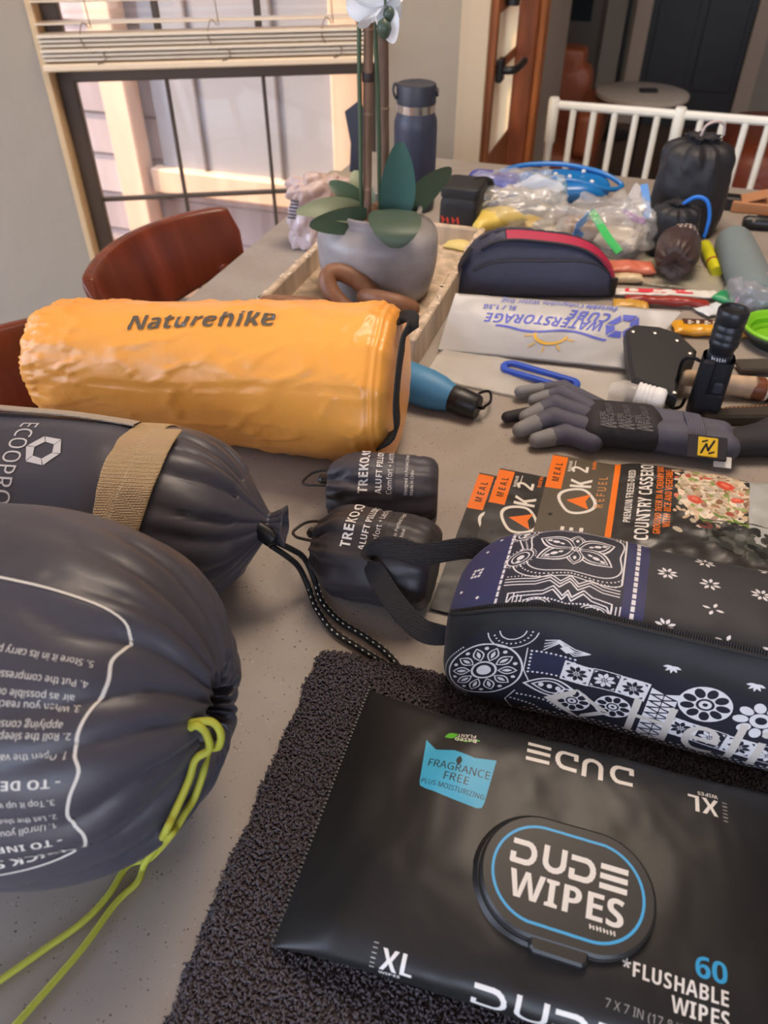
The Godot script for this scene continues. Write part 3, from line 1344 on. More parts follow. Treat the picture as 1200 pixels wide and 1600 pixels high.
# low curved-back chair; the back curves round the sitter, who faces +x of the chair's frame
func make_chair(base: Vector3, turn: float, label: String):
	var t := thing("dining_chair", label, "chair", base, "dining chairs along the window side of the table")
	t.rotation.y = turn
	var wood := wood_mat(S(138, 66, 44), 33, 0.26, 2.0)
	var B := Vector3.ZERO
	var place := func(_k: int, called: String, g: Geo):
		var o := MeshInstance3D.new()
		o.name = called
		o.mesh = g.mesh()
		o.material_override = wood
		t.add_child(o, true)
	# back: an arc seen from above, tallest in the middle, leaning back
	var f := func(u: float, v: float) -> Vector3:
		var e := v * 2.0 - 1.0
		var an := e * 0.66
		var top := 0.792 - 0.004 * e * e
		var low := 0.668 + 0.036 * e * e
		var tip := sqrt(maxf(0.0, 1.0 - pow(absf(e), 40.0)))
		var q := Vector2(sgnpow(cos(u * TAU), 0.45) * 0.011, sgnpow(sin(u * TAU), 0.35)) * maxf(tip, 0.02)
		var y := (top + low) / 2 + q.y * (top - low) / 2
		var rr := 0.29 + q.x
		return B + Vector3(0.29 - cos(an) * rr + (0.79 - y) * 0.3, y, sin(an) * rr)
	place.call(0, "backrest", Geo.new().grid(24, 44, f, true, false))
	var s := PackedVector2Array()
	for i in 32:
		var an := TAU * i / 32.0
		s.append(Vector2(sgnpow(cos(an), 0.6) * 0.21 + 0.27, sgnpow(sin(an), 0.6) * 0.215))
	place.call(0, "seat", Geo.new().prism(s, B + UP * 0.43, Vector3.RIGHT, Vector3.FORWARD, 0.03, 0.006))
	for z in [-0.16, 0.16]:
		place.call(0, "back_post", Geo.new().tube([B + Vector3(0.11, 0.44, z * 0.85), B + Vector3(0.085, 0.58, z * 0.85), B + Vector3(0.062, 0.70, z * 0.8)], 0.013, 10))
		for x in [0.13, 0.43]:
			place.call(0, "leg", Geo.new().tube([B + Vector3(x, 0.44, z), B + Vector3(x + (0.03 if x > 0.2 else -0.03), 0.0, z * 1.12)], func(q): return 0.018 - 0.007 * q, 10))
	return t


func build_chairs():
	make_chair(Vector3(-0.406, 0, -1.249), deg_to_rad(-27.4), "reddish brown dining chair with a curved back, in front of the window")
	make_chair(Vector3(-0.576, 0, -0.829), deg_to_rad(-27.4), "reddish brown dining chair at the left edge beside the grey sleeping pad bag")


func build_gear():
	build_tent_bag()
	build_pad_bags()
	build_pillow_bags()
	build_towel()
	build_wipes()
	build_meals()
	build_chair_bag()


func cloth(c: Color, rough: float, seed_: int, depth := 0.5, scale := 6.0, rim := 0.0) -> StandardMaterial3D:
	return mat(c, rough, {"norm": noise_tex(seed_, 0.03, 4, 512, true, 6.0), "depth": depth, "scale": scale, "rim": rim})


func build_tent_bag():
	var a := Vector3(-0.372, 0.818, -0.783)
	var b := Vector3(0.058, 0.834, -0.692)
	var l := a.distance_to(b)
	var prof := [Vector2(0.0550, 0), Vector2(0.0300, 0.012), Vector2(0.0040, 0.03), Vector2(-0.0120, 0.046), Vector2(-0.0060, 0.060), Vector2(0.0200, 0.067), Vector2(0.0600, 0.0685), Vector2(0.1149, 0.071), Vector2(0.1687, 0.0745), Vector2(0.2225, 0.078), Vector2(0.2764, 0.081), Vector2(0.3302, 0.083), Vector2(0.3661, 0.084), Vector2(0.3823, 0.083), Vector2(0.3876, 0.080), Vector2(0.3930, 0.076), Vector2(0.3984, 0.06), Vector2(0.4020, 0.03), Vector2(0.4020, 0)]
	var ro := Roll.new(a, b, prof, 8)
	var n1 := noise(101, 9.0, 3)
	var n2 := noise(102, 30.0, 2)
	ro.bend = func(phi: float, x: float) -> float:
		var p := Vector3(x, cos(phi) * 0.08, sin(phi) * 0.08)
		# long diagonal creases plus gathers towards the drawn left end
		var c := absf(n1.get_noise_3d(p.x * 0.8 + p.z * 0.8, p.y * 1.6, p.z * 1.6 - p.x * 0.5))
		var big := (0.16 - minf(c, 0.16)) / 0.16
		var e := clampf(1.0 - x / 0.13, 0, 1)
		var gather := e * e * (0.0022 * sin(phi * 11.0 + 5.0 * n1.get_noise_2d(x * 2.0, phi)) + 0.0016 * sin(phi * 7.0 + x * 60.0))
		var s := clampf((x - 0.325) / 0.05, 0, 1)
		var seam := -0.0016 * exp(-pow((x - 0.381) / 0.0025, 2)) - 0.0022 * exp(-pow((phi - 1.22 - 0.1 * sin(x * 14.0)) / 0.022, 2)) - 0.0015 * exp(-pow((phi + 1.2) / 0.022, 2))
		return 0.0026 * big * big + 0.0006 * n2.get_noise_3d(p.x * 1.0, p.y * 1.4, p.z * 1.4) + gather + seam + s * 0.0012 * sin(phi * 13.0) + 0.002 * n1.get_noise_3d(p.x * 0.5 + 9.0, p.y, p.z)
	var t := thing("tent_bag", "large orange nylon tent bag lying across the table with grey lettering along its top", "bag", Vector3(-0.2, 0.75, -0.73))
	var orange := cloth(S(246, 168, 74), 0.34, 41, 0.16, 7.0, 0.3)
	part("body", ro.geo(128), orange, t)
	var st := Stencil.new()
	st.text("Naturehike", Vector2(0, 0), 0.028, Color.WHITE, 1, true, 1.05, 0.0)
	var put := func(q: Vector2) -> Vector3:
		if q.x > 1e4:
			return ro.on(0.4, 0.23, 1.0)
		return ro.on(0.43 + q.y / 0.078 - q.x * 0.9, 0.198 + q.x, 0.0012)
	part("lettering", st.geo(put, 0.004), mat(S(92, 84, 72), 0.45), t, "grey printed lettering")
	# black webbing handle sewn across the right end
	var h := []
	for i in 7:
		var ph := lerpf(-0.35, 2.0, i / 6.0)
		var rr := 0.070 if i in [0, 6] else 0.079
		var xx := 0.389 if i in [0, 6] else 0.409
		h.append(ro.A + ro.d * xx + ro.up * cos(ph) * rr + ro.side * sin(ph) * rr)
	part("handle", Geo.new().strap(h, ro.side, 0.022, 0.003), cloth(S(20, 18, 18), 0.8, 42, 0.4, 30.0), t, "black webbing handle")
	# clear drawstring end at the left
	part("drawcord", Geo.new().tube([a + Vector3(-0.012, -0.055, 0.05), a + Vector3(-0.022, -0.058, 0.062), a + Vector3(-0.014, -0.062, 0.074), a + Vector3(0.006, -0.06, 0.07)], 0.003, 8), mat(S(120, 110, 104), 0.5), t)


func gathers(count: int, from_x: float, to_x: float, depth: float, nz: FastNoiseLite) -> Callable:
	return func(phi: float, x: float) -> float:
		var e := clampf((x - from_x) / (to_x - from_x), 0, 1)
		var w := 0.0008 * nz.get_noise_3d(x * 6.0, cos(phi) * 1.2, sin(phi) * 1.2)
		var wob := nz.get_noise_2d(x * 5.0, phi * 0.7) * 2.2
		return w * 3.0 + e * e * depth * (pow(absf(sin(phi * count * 0.5 + wob)), 0.6) - 0.75 + 0.35 * sin(phi * count * 0.31 + 1.0 + wob))


func build_pad_bags():
	var grey := mat(S(68, 67, 77), 0.42, {"norm": noise_tex(43, 0.012, 3, 512, true, 5.0), "depth": 0.30, "scale": 5.0, "rim": 0.3})
	# nearer bag, printed with instructions
	var a := Vector3(-0.56, 0.862, -0.330)
	var b := Vector3(-0.096, 0.874, -0.270)
	var l := a.distance_to(b)
	var R := 0.114
	var prof := [Vector2(0, 0), Vector2(0.002, 0.03), Vector2(0.006, 0.07), Vector2(0.03, 0.10), Vector2(0.10, R), Vector2(0.20, R), Vector2(0.26, R), Vector2(l - 0.16, R), Vector2(l - 0.12, R - 0.002), Vector2(l - 0.09, R - 0.006), Vector2(l - 0.065, R - 0.013), Vector2(l - 0.042, R - 0.024), Vector2(l - 0.024, R - 0.039), Vector2(l - 0.010, R - 0.057), Vector2(l - 0.003, R - 0.074), Vector2(l, R - 0.084), Vector2(l - 0.003, R - 0.091), Vector2(l - 0.016, 0.020), Vector2(l - 0.045, 0.016), Vector2(l - 0.050, 0)]
	var ro := Roll.new(a, b, prof, 6)
	ro.bend = gathers(21, l - 0.12, l - 0.012, 0.010, noise(111, 1.3, 2))
	var t := thing("sleeping_pad_bag", "big dark grey stuff sack with white printed instructions and a neon yellow drawcord", "bag", Vector3(-0.3, 0.75, -0.3), "dark grey sleeping pad bags")
	part("body", ro.geo(160), grey, t)
	var st := Stencil.new()
	var box := []
	# frame of the printed panel, in metres: x towards the drawn end, y down the near side
	var ox := l - 0.041
	for q in [[-0.40, -0.003], [-0.12, 0.006], [-0.025, 0.010], [0.004, 0.014], [0.010, 0.023], [0.009, 0.032], [0.006, 0.043], [0.006, 0.058], [0.000, 0.082], [-0.002, 0.100], [0.001, 0.112], [-0.003, 0.128], [-0.006, 0.146], [-0.001, 0.160], [-0.003, 0.172], [-0.012, 0.181], [-0.10, 0.184], [-0.40, 0.184]]:
		box.append(Vector3(q[0], q[1], 0))
	var curve := []
	for q in Geo.smooth(box, 5):
		curve.append(Vector2(q.x, q.y))
	st.line(curve, 0.0015, Color.WHITE)
	var up180 := func(_k: int, s: String, x: float, y: float, size: float, bold := false):
		st.text(s, Vector2(x, y), size, Color.WHITE, 0, bold, 1.05 if bold else 0.74, PI)
	up180.call(0, "5. Store it in its carry pouch", -0.0005, 0.046, 0.0056)
	up180.call(0, "4. Put the compression straps around it", -0.001, 0.0585, 0.0056)
	up180.call(0, "air as possible out before closing", -0.006, 0.0675, 0.0056)
	up180.call(0, "3. When you reach the end, force as much", -0.003, 0.0735, 0.0056)
	up180.call(0, "applying consistent pressure", -0.008, 0.0835, 0.0056)
	up180.call(0, "2. Roll the sleeping pad up tightly,", -0.004, 0.0895, 0.0056)
	up180.call(0, "1. Open the valve and fold the pad", -0.005, 0.1005, 0.0056)
	up180.call(0, "- TO DEFLATE", -0.006, 0.1145, 0.0072, true)
	up180.call(0, "3. Top it up with a few breaths", -0.009, 0.127, 0.0056)
	up180.call(0, "2. Let the sleeping pad self inflate", -0.010, 0.1385, 0.0056)
	up180.call(0, "1. Unroll your sleeping pad", -0.012, 0.1465, 0.0056)
	up180.call(0, "- TO INFLATE", -0.010, 0.157, 0.0072, true)
	up180.call(0, "QUICK START", -0.007, 0.170, 0.0092, true)
	var put := func(q: Vector2) -> Vector3:
		if q.x > 1e4:
			return ro.on(0.8, 0.3, 1.0)
		return ro.on(q.y / R, ox + q.x, 0.0005)
	part("lettering", st.geo(put, 0.006), mat(S(222, 218, 210), 0.5), t, "white printed instructions in a rounded frame")
	# neon cord, knotted at the mouth
	var neon := mat(S(178, 182, 62), 0.6, {"norm": noise_tex(44, 0.08, 2, 128, true, 6.0), "depth": 0.7, "scale": 160.0})
	var g := Geo.new()
	var k := Vector3(-0.1015, 0.8966, -0.2415)
	g.tube([k + Vector3(-0.006, -0.006, -0.003), k + Vector3(-0.005, 0.004, 0.0), k + Vector3(0.001, 0.009, 0.002), k + Vector3(0.009, 0.009, 0.002), k + Vector3(0.013, 0.002, 0.004), k + Vector3(0.011, -0.008, 0.006), Vector3(-0.0996, 0.8731, -0.2428), Vector3(-0.1014, 0.8683, -0.2321), Vector3(-0.1064, 0.8572, -0.2228), Vector3(-0.1106, 0.8557, -0.2138), Vector3(-0.1140, 0.8534, -0.2076), Vector3(-0.1175, 0.8519, -0.2025), Vector3(-0.1411, 0.7840, -0.2288), Vector3(-0.1561, 0.7560, -0.2345), Vector3(-0.1689, 0.7530, -0.2325), Vector3(-0.1765, 0.7530, -0.2137), Vector3(-0.1880, 0.7530, -0.1973), Vector3(-0.2097, 0.7530, -0.1790), Vector3(-0.2389, 0.7530, -0.1549)], 0.0022, 8, 8)
	part("drawcord", g, neon, t, "neon yellow green cord")
	g = Geo.new()
	g.tube([k + Vector3(-0.002, -0.005, -0.002), k + Vector3(-0.003, 0.005, 0.003), k + Vector3(0.002, 0.010, 0.005), k + Vector3(0.006, 0.004, 0.006), k + Vector3(0.006, -0.008, 0.008), Vector3(-0.1028, 0.8843, -0.2303), Vector3(-0.1059, 0.8776, -0.2227), Vector3(-0.1101, 0.8713, -0.2136), Vector3(-0.1136, 0.8667, -0.2065), Vector3(-0.1175, 0.8609, -0.2009), Vector3(-0.1419, 0.7900, -0.2267), Vector3(-0.1566, 0.7580, -0.2311), Vector3(-0.1600, 0.7530, -0.2217), Vector3(-0.1709, 0.7530, -0.2081), Vector3(-0.1836, 0.7530, -0.1825), Vector3(-0.1989, 0.7530, -0.1582), Vector3(-0.2179, 0.7530, -0.1297)], 0.0022, 8, 8)
	part("drawcord", g, neon, t, "neon yellow green cord")
	g = Geo.new().box(k + Vector3(0.003, -0.008, -0.001), Vector3(0.012, 0.009, 0.01), 0.003)
	part("cord_lock", g, mat(S(24, 24, 28), 0.4), t)
	# farther bag with the tan straps
	a = Vector3(-0.58, 0.831, -0.533)
	b = Vector3(-0.090, 0.828, -0.486)
	l = a.distance_to(b)
	R = 0.081
	prof = [Vector2(0, 0), Vector2(0.003, 0.03), Vector2(0.01, 0.06), Vector2(0.04, R), Vector2(0.12, R), Vector2(0.25, R), Vector2(l - 0.16, R), Vector2(l - 0.125, R), Vector2(l - 0.09, R - 0.003), Vector2(l - 0.065, R - 0.010), Vector2(l - 0.045, R - 0.022), Vector2(l - 0.030, R - 0.038), Vector2(l - 0.019, R - 0.055), Vector2(l - 0.011, 0.014), Vector2(l - 0.007, 0.010), Vector2(l - 0.003, 0.011), Vector2(l + 0.002, 0.014), Vector2(l + 0.006, 0.017), Vector2(l + 0.006, 0.012), Vector2(l, 0.006), Vector2(l - 0.003, 0)]
	var ro2 := Roll.new(a, b, prof, 6)
	var gz := gathers(17, l - 0.13, l - 0.03, 0.009, noise(112, 1.3, 2))
	ro2.bend = func(phi: float, x: float) -> float:
		var ruff := clampf((x - l) / 0.012, 0, 1)
		return gz.call(phi, x) * (1.0 - ruff) * (1.0 if x < l - 0.03 else 0.35) + ruff * 0.004 * sin(phi * 5.0 + 1.0) - 0.004 * exp(-pow((x - (l - 0.11)) / 0.018, 2))
	t = thing("sleeping_pad_bag", "dark grey stuff sack with tan straps and a printed emblem, behind the instruction-printed sack", "bag", Vector3(-0.3, 0.75, -0.5), "dark grey sleeping pad bags")
	part("body", ro2.geo(144), grey, t)
	var R2 := R
	st = Stencil.new()
	var lx := l - 0.180   # emblem centre
	st.text("ECOOPRO", Vector2(lx - 0.024, -0.012), 0.0195, Color.WHITE, 0, false, 0.92, PI / 2)
	for i in 6:           # a ring of six chevron bars
		var w := PI / 3.0 * i + 0.2
		var c := Vector2(lx + 0.006, 0.019)
		var p0 := c + Vector2(cos(w), sin(w)) * 0.0155
		var p1 := c + Vector2(cos(w + PI / 3), sin(w + PI / 3)) * 0.0155
		var p2 := c + Vector2(cos(w + PI / 3 + 0.12), sin(w + PI / 3 + 0.12)) * 0.0088
		var p3 := c + Vector2(cos(w + 0.12), sin(w + 0.12)) * 0.0088
		st.fill([PackedVector2Array([p0.lerp(p1, 0.06), p1, p2, p3.lerp(p2, 0.06)])], Color.WHITE)
	var put2 := func(q: Vector2) -> Vector3:
		if q.x > 1e4:
			return ro2.on(0.3, 0.3, 1.0)
		return ro2.on(q.y / R2, q.x, 0.0006)
	part("lettering", st.geo(put2, 0.005), mat(S(205, 203, 205), 0.5), t, "pale grey name and hexagonal emblem")
	var tan := webbing(S(188, 160, 120))
	var loop := []
	var wd := []
	for i in 25:
		var ph := deg_to_rad(-175.0 + i * 350.0 / 24.0)
		var xx: float = l - 0.106 - 0.010 * sin(ph * 0.5 + 0.3)
		loop.append(ro2.on(ph, xx, 0.0016))
		wd.append(ro2.d)
	part("compression_strap", Geo.new().strap(loop, wd, 0.027, 0.0022), tan, t, "tan webbing strap")
	var tail := []
	for i in 9:
		var ph := deg_to_rad(-14.0 + i * 9.5)
		tail.append(ro2.on(ph, l - 0.088 - 0.012 * pow(i / 8.0, 1.4) + 0.004 * sin(i * 0.5), 0.0045 + 0.003 * sin(i * PI / 8.0)))
	part("strap_tail", Geo.new().strap(tail, [ro2.d, ro2.d, ro2.d, ro2.d, ro2.d, ro2.d, ro2.d, ro2.d, ro2.d], 0.025, 0.0022), tan, t)
	var carry := []
	for i in 8:
		var xx := lerpf(l - 0.118, 0.02, i / 7.0)
		carry.append(ro2.on(deg_to_rad(-24.0), xx, 0.002 + 0.003 * sin(PI * i / 7.0)))
	part("carry_strap", Geo.new().strap(carry, ro2.side * 0.9 + ro2.up * 0.4, 0.017, 0.002), webbing(S(176, 164, 148)), t, "pale webbing handle along the top")
	# flecked cord from the drawn end, two strands
	var lock := ro2.A + ro2.d * (l - 0.004) + ro2.side * 0.012 - ro2.up * 0.006
	g = Geo.new().lathe(lock + Vector3(-0.004, 0.008, 0.002), [Vector2(0, -0.012), Vector2(0.006, -0.009), Vector2(0.0085, 0), Vector2(0.007, 0.009), Vector2(0, 0.012)], 18, Vector3(0.7, -0.5, 0.4).normalized(), 0.7)
	part("cord_lock", g, mat(S(22, 22, 26), 0.45), t)
	var strands := [
		[lock, Vector3(-0.0799, 0.8050, -0.4807), Vector3(-0.0708, 0.7860, -0.4892), Vector3(-0.0628, 0.7640, -0.4847), Vector3(-0.0550, 0.7560, -0.4648), Vector3(-0.0389, 0.7540, -0.4442), Vector3(-0.0163, 0.7540, -0.4262), Vector3(0.0021, 0.7540, -0.4090), Vector3(0.0157, 0.7530, -0.3900)],
		[lock + Vector3(0, -0.004, 0.003), Vector3(-0.0814, 0.8000, -0.4748), Vector3(-0.0743, 0.7820, -0.4804), Vector3(-0.0674, 0.7620, -0.4763), Vector3(-0.0598, 0.7550, -0.4581), Vector3(-0.0439, 0.7540, -0.4333), Vector3(-0.0215, 0.7540, -0.4145), Vector3(-0.0021, 0.7540, -0.3997), Vector3(0.0176, 0.7530, -0.3856)],
	]
	var black := mat(S(18, 18, 20), 0.7)
	var fleck := mat(S(226, 222, 212), 0.6)
	for s in strands:
		g = Geo.new().tube(s, 0.0026, 10, 8)
		var c := part("drawcord", g, black, t, "black cord flecked with white")
		var q := Geo.smooth(s, 26)
		var fg := Geo.new()
		var run := 0.0
		var i := 1
		while i < q.size() - 1:
			run += q[i].distance_to(q[i - 1])
			if run > 0.0062:
				run = 0.0
				var dd := (q[i + 1] - q[i - 1]).normalized()
				var sd := dd.cross(UP).normalized()
				for o in [UP * 0.0022 + sd * 0.0012, UP * 0.0012 - sd * 0.0022]:
					fg.box(q[i] + o + dd * (0.0015 if o.dot(sd) > 0 else -0.0015), Vector3(0.0022, 0.0010, 0.0012), 0.0003, dd, o.normalized(), dd.cross(o.normalized()).normalized())
			i += 1
		part("fleck", fg, fleck, c, "white flecks").set_meta("kind", "stuff")


var web_norm: ImageTexture


func webbing(c: Color) -> StandardMaterial3D:
	if web_norm == null:
		var im := Image.create(64, 64, false, Image.FORMAT_RGBA8)
		for y in 64:
			for x in 64:
				var k := 0.5 + 0.25 * sin(TAU * x / 16.0) * (1.0 if (y / 8) % 2 == 0 else -1.0) + 0.25 * sin(TAU * y / 8.0)
				im.set_pixel(x, y, Color(k, k, k))
		im.bump_map_to_normal_map(6.0)
		web_norm = ImageTexture.create_from_image(im)
	return mat(c, 0.85, {"norm": web_norm, "depth": 0.8, "scale": 90.0})


func build_pillow_bags():
	var spec := [
		["small dark pillow stuff sack with white lettering, nearest the black handle loop", Vector3(-0.0617, 0.7910, -0.5005), Vector3(0.0441, 0.7930, -0.4717), 0.0415, S(50, 46, 50)],
		["small dark pillow stuff sack lying against the orange tent bag", Vector3(-0.0552, 0.7860, -0.5856), Vector3(0.0522, 0.7880, -0.5782), 0.037, S(62, 60, 68)],
	]
	for k in 2:
		var a: Vector3 = spec[k][1]
		var b: Vector3 = spec[k][2]
		a.y = 0.75 + spec[k][3] - 0.001
		a += Vector3(0.006, 0, 0)
		b.y = a.y + 0.001
		var l := a.distance_to(b)
		var R: float = spec[k][3]
		var prof := [Vector2(0.016, 0), Vector2(0.008, 0.007), Vector2(-0.002, 0.014), Vector2(-0.005, 0.02), Vector2(0.002, 0.026), Vector2(0.014, R - 0.004), Vector2(0.03, R), Vector2(0.06, R + 0.001), Vector2(l - 0.04, R + 0.001), Vector2(l - 0.022, R), Vector2(l - 0.008, R - 0.003), Vector2(l - 0.002, R - 0.008), Vector2(l, R - 0.014), Vector2(l, 0.01), Vector2(l, 0)]
		var ro := Roll.new(a, b, prof, 5)
		var nz := noise(120 + k, 2.2, 3)
		ro.bend = func(phi: float, x: float) -> float:
			var e := clampf(1.0 - x / 0.05, 0, 1)
			var s := clampf((x - l + 0.045) / 0.03, 0, 1)
			return 0.0034 * nz.get_noise_3d(x * 5.0, cos(phi) * 0.55, sin(phi) * 0.55) + e * 0.0035 * sin(phi * 8.0 + nz.get_noise_2d(x * 9.0, phi) * 3.0) + s * 0.0006 * sin(phi * 16.0 + 1.5 * sin(phi * 3.0)) - 0.0012 * exp(-pow((x - l + 0.02) / 0.0018, 2))
		var t := thing("pillow_bag", spec[k][0], "bag", Vector3((a.x + b.x) / 2, 0.75, (a.z + b.z) / 2), "two small pillow stuff sacks")
		part("body", ro.geo(96), mat(spec[k][4], 0.5, {"norm": noise_tex(43, 0.012, 3, 512, true, 5.0), "depth": 0.35, "scale": 9.0, "rim": 0.2}), t)
		var st := Stencil.new()
		# lines run up over the roll; their tops face the drawn end
		var rows := [["TREKOLOGY", 0.036, 0.0125, true], ["ALUFT PILLOW 2.0", 0.049, 0.0078, true], ["Comfort + Latch + Dot", 0.0585, 0.0068, false], ["Designed in Portland, Oregon", 0.073, 0.0040, false], ["Made in China", 0.0785, 0.0040, false]]
		for r in rows:
			st.text(r[0], Vector2(r[1], 0.0), r[2], Color.WHITE, 0, r[3], 0.95, -PI / 2)
		var p0 := 0.72 if k == 0 else 0.95
		var put := func(q: Vector2) -> Vector3:
			if q.x > 1e4:
				return ro.on(0.2, 0.05, 1.0)
			return ro.on(p0 + q.y / R, q.x, 0.0006)
		part("lettering", st.geo(put, 0.004), mat(S(225, 222, 220), 0.5), t, "white printed lettering")
		var cord := mat(S(44, 40, 38), 0.6)
		var m := a - ro.d * 0.004
		var sd := ro.side
		part("drawcord", Geo.new().tube([m + sd * 0.006 + UP * 0.01, m - ro.d * 0.014 + sd * 0.004 + UP * 0.008, m - ro.d * 0.024 - sd * 0.006, m - ro.d * 0.03 - sd * 0.018 - UP * 0.006, m - ro.d * 0.022 - sd * 0.030 - UP * 0.004, m - ro.d * 0.006 - sd * 0.026 + UP * 0.004, m + ro.d * 0.004 - sd * 0.012 + UP * 0.012], 0.0014, 8, 6), cord, t)
		part("cord_lock", Geo.new().box(m - ro.d * 0.006 - sd * 0.008 + UP * 0.006, Vector3(0.012, 0.009, 0.011), 0.003, ro.d, UP, sd), mat(S(22, 20, 22), 0.4), t)


func build_towel():
	var c0 := Vector3(-0.054, 0.75, -0.414)
	var fx := Vector3(0.966, 0, 0.2585)
	var fz := Vector3(-0.2585, 0, 0.966)
	var w := 0.52
	var l := 0.44
	var base := c0 + fx * w / 2 + fz * l / 2
	var t := thing("hand_towel", "dark grey plush towel spread under the wipes pack", "towel", base)
	var nz := noise(131, 18.0, 2)
	var top := func(x: float, z: float) -> float:
		var e := minf(minf(x, w - x), minf(z, l - z))
		return 0.75 + 0.0005 + 0.0105 * (1.0 - exp(-maxf(e, 0.0) / 0.006)) + 0.0012 * nz.get_noise_2d(x, z)
	var edge := func(x: float, z: float) -> Vector2:
		return Vector2(0.003 * nz.get_noise_2d(z * 2.0, 3.0 + x * 0.2), 0.003 * nz.get_noise_2d(x * 2.0, 9.0 + z * 0.2))
	var f := func(u: float, v: float) -> Vector3:
		var e: Vector2 = edge.call(u * w, v * l)
		return c0 * Vector3(1, 0, 1) + fx * (u * w + e.x) + fz * (v * l + e.y) + UP * top.call(u * w, v * l)
	var plush := cloth(S(66, 58, 62), 0.95, 45, 0.9, 30.0)
	part("base_cloth", Geo.new().grid(110, 100, f, false, false, true, false), plush, t)
	# pile: short curled loops of yarn
	var tuft := Geo.new()
	tuft.tube([Vector3(0, -0.001, 0), Vector3(0.0003, 0.0014, 0.0002), Vector3(0.0010, 0.0024, 0.0), Vector3(0.0018, 0.0017, -0.0003)], func(q): return 0.0007 * (1.0 - 0.3 * q), 5, 1, true)
	var rng := RandomNumberGenerator.new()
	rng.seed = 7
	var mm := MultiMesh.new()
	mm.transform_format = MultiMesh.TRANSFORM_3D
	mm.use_colors = true
	mm.mesh = tuft.mesh()
	var xs := []
	var gap := 0.0017
	for j in int(l / gap):
		for i in int(w / gap):
			var x := (i + rng.randf()) * gap
			var z := (j + rng.randf()) * gap
			# the pack, the bag and the part outside the picture hide the rest
			if x > 0.13 and x < 0.37 and z > 0.10 and z < 0.215:
				continue
			xs.append(Vector2(x, z))
	mm.instance_count = xs.size()
	for i in xs.size():
		var q: Vector2 = xs[i]
		var e: Vector2 = edge.call(q.x, q.y)
		var p: Vector3 = c0 * Vector3(1, 0, 1) + fx * (q.x + e.x) + fz * (q.y + e.y) + UP * top.call(q.x, q.y)
		var B := Basis(UP, rng.randf() * TAU) * Basis(Vector3.RIGHT, rng.randf_range(-0.6, 0.6)) * Basis.from_scale(Vector3.ONE * rng.randf_range(0.7, 1.3))
		mm.set_instance_transform(i, Transform3D(B, p - base))
		var k := rng.randf_range(0.8, 1.15)
		mm.set_instance_color(i, Color(k, k, k))
	var o := MultiMeshInstance3D.new()
	o.name = "pile"
	o.multimesh = mm
	var pm := StandardMaterial3D.new()
	pm.albedo_color = S(88, 82, 88)
	pm.roughness = 0.9
	pm.vertex_color_use_as_albedo = true
	o.material_override = pm
	o.set_meta("kind", "stuff")
	t.add_child(o, true)


# ---------------------------------------------------------------- printed packs
const PU := Vector3(0.958, 0, 0.287)
const PV := Vector3(0.287, 0, -0.958)


# squared geometric capitals D U D E drawn as strokes; height h, origin at the top left, y down
func stroke_word(ink: Ink, word: String, p: Vector2, h: float, w: float, th: float, gap: float, c: Color):
	var x := p.x
	for ch in word:
		var y := p.y + th / 2
		var b := p.y + h - th / 2
		if ch == "D":
			var q := [Vector2(x, y), Vector2(x + w * 0.55, y)]
			for i in 9:
				var an := -PI / 2 + PI * i / 8.0
				q.append(Vector2(x + w * 0.55 + cos(an) * (w * 0.45 - th / 2), (y + b) / 2 + sin(an) * (b - y) / 2))
			q.append(Vector2(x, b))
			q.append(Vector2(x, b - (b - y) * 0.34))
			ink.line(q, th, c)
		elif ch == "U":
			var q := [Vector2(x + th / 2, p.y), Vector2(x + th / 2, (y + b) / 2)]
			for i in 9:
				var an := PI - PI * i / 8.0
				q.append(Vector2(x + w * 0.5 + cos(an) * (w * 0.5 - th / 2), b - (b - y) * 0.42 + sin(an) * (b - y) * 0.42))
			q.append(Vector2(x + w - th / 2, p.y))
			ink.line(q, th, c)
		elif ch == "E":
			for k in 3:
				var yy := lerpf(y, b, k / 2.0)
				ink.line([Vector2(x, yy), Vector2(x + w, yy)], th, c)
		x += w + gap


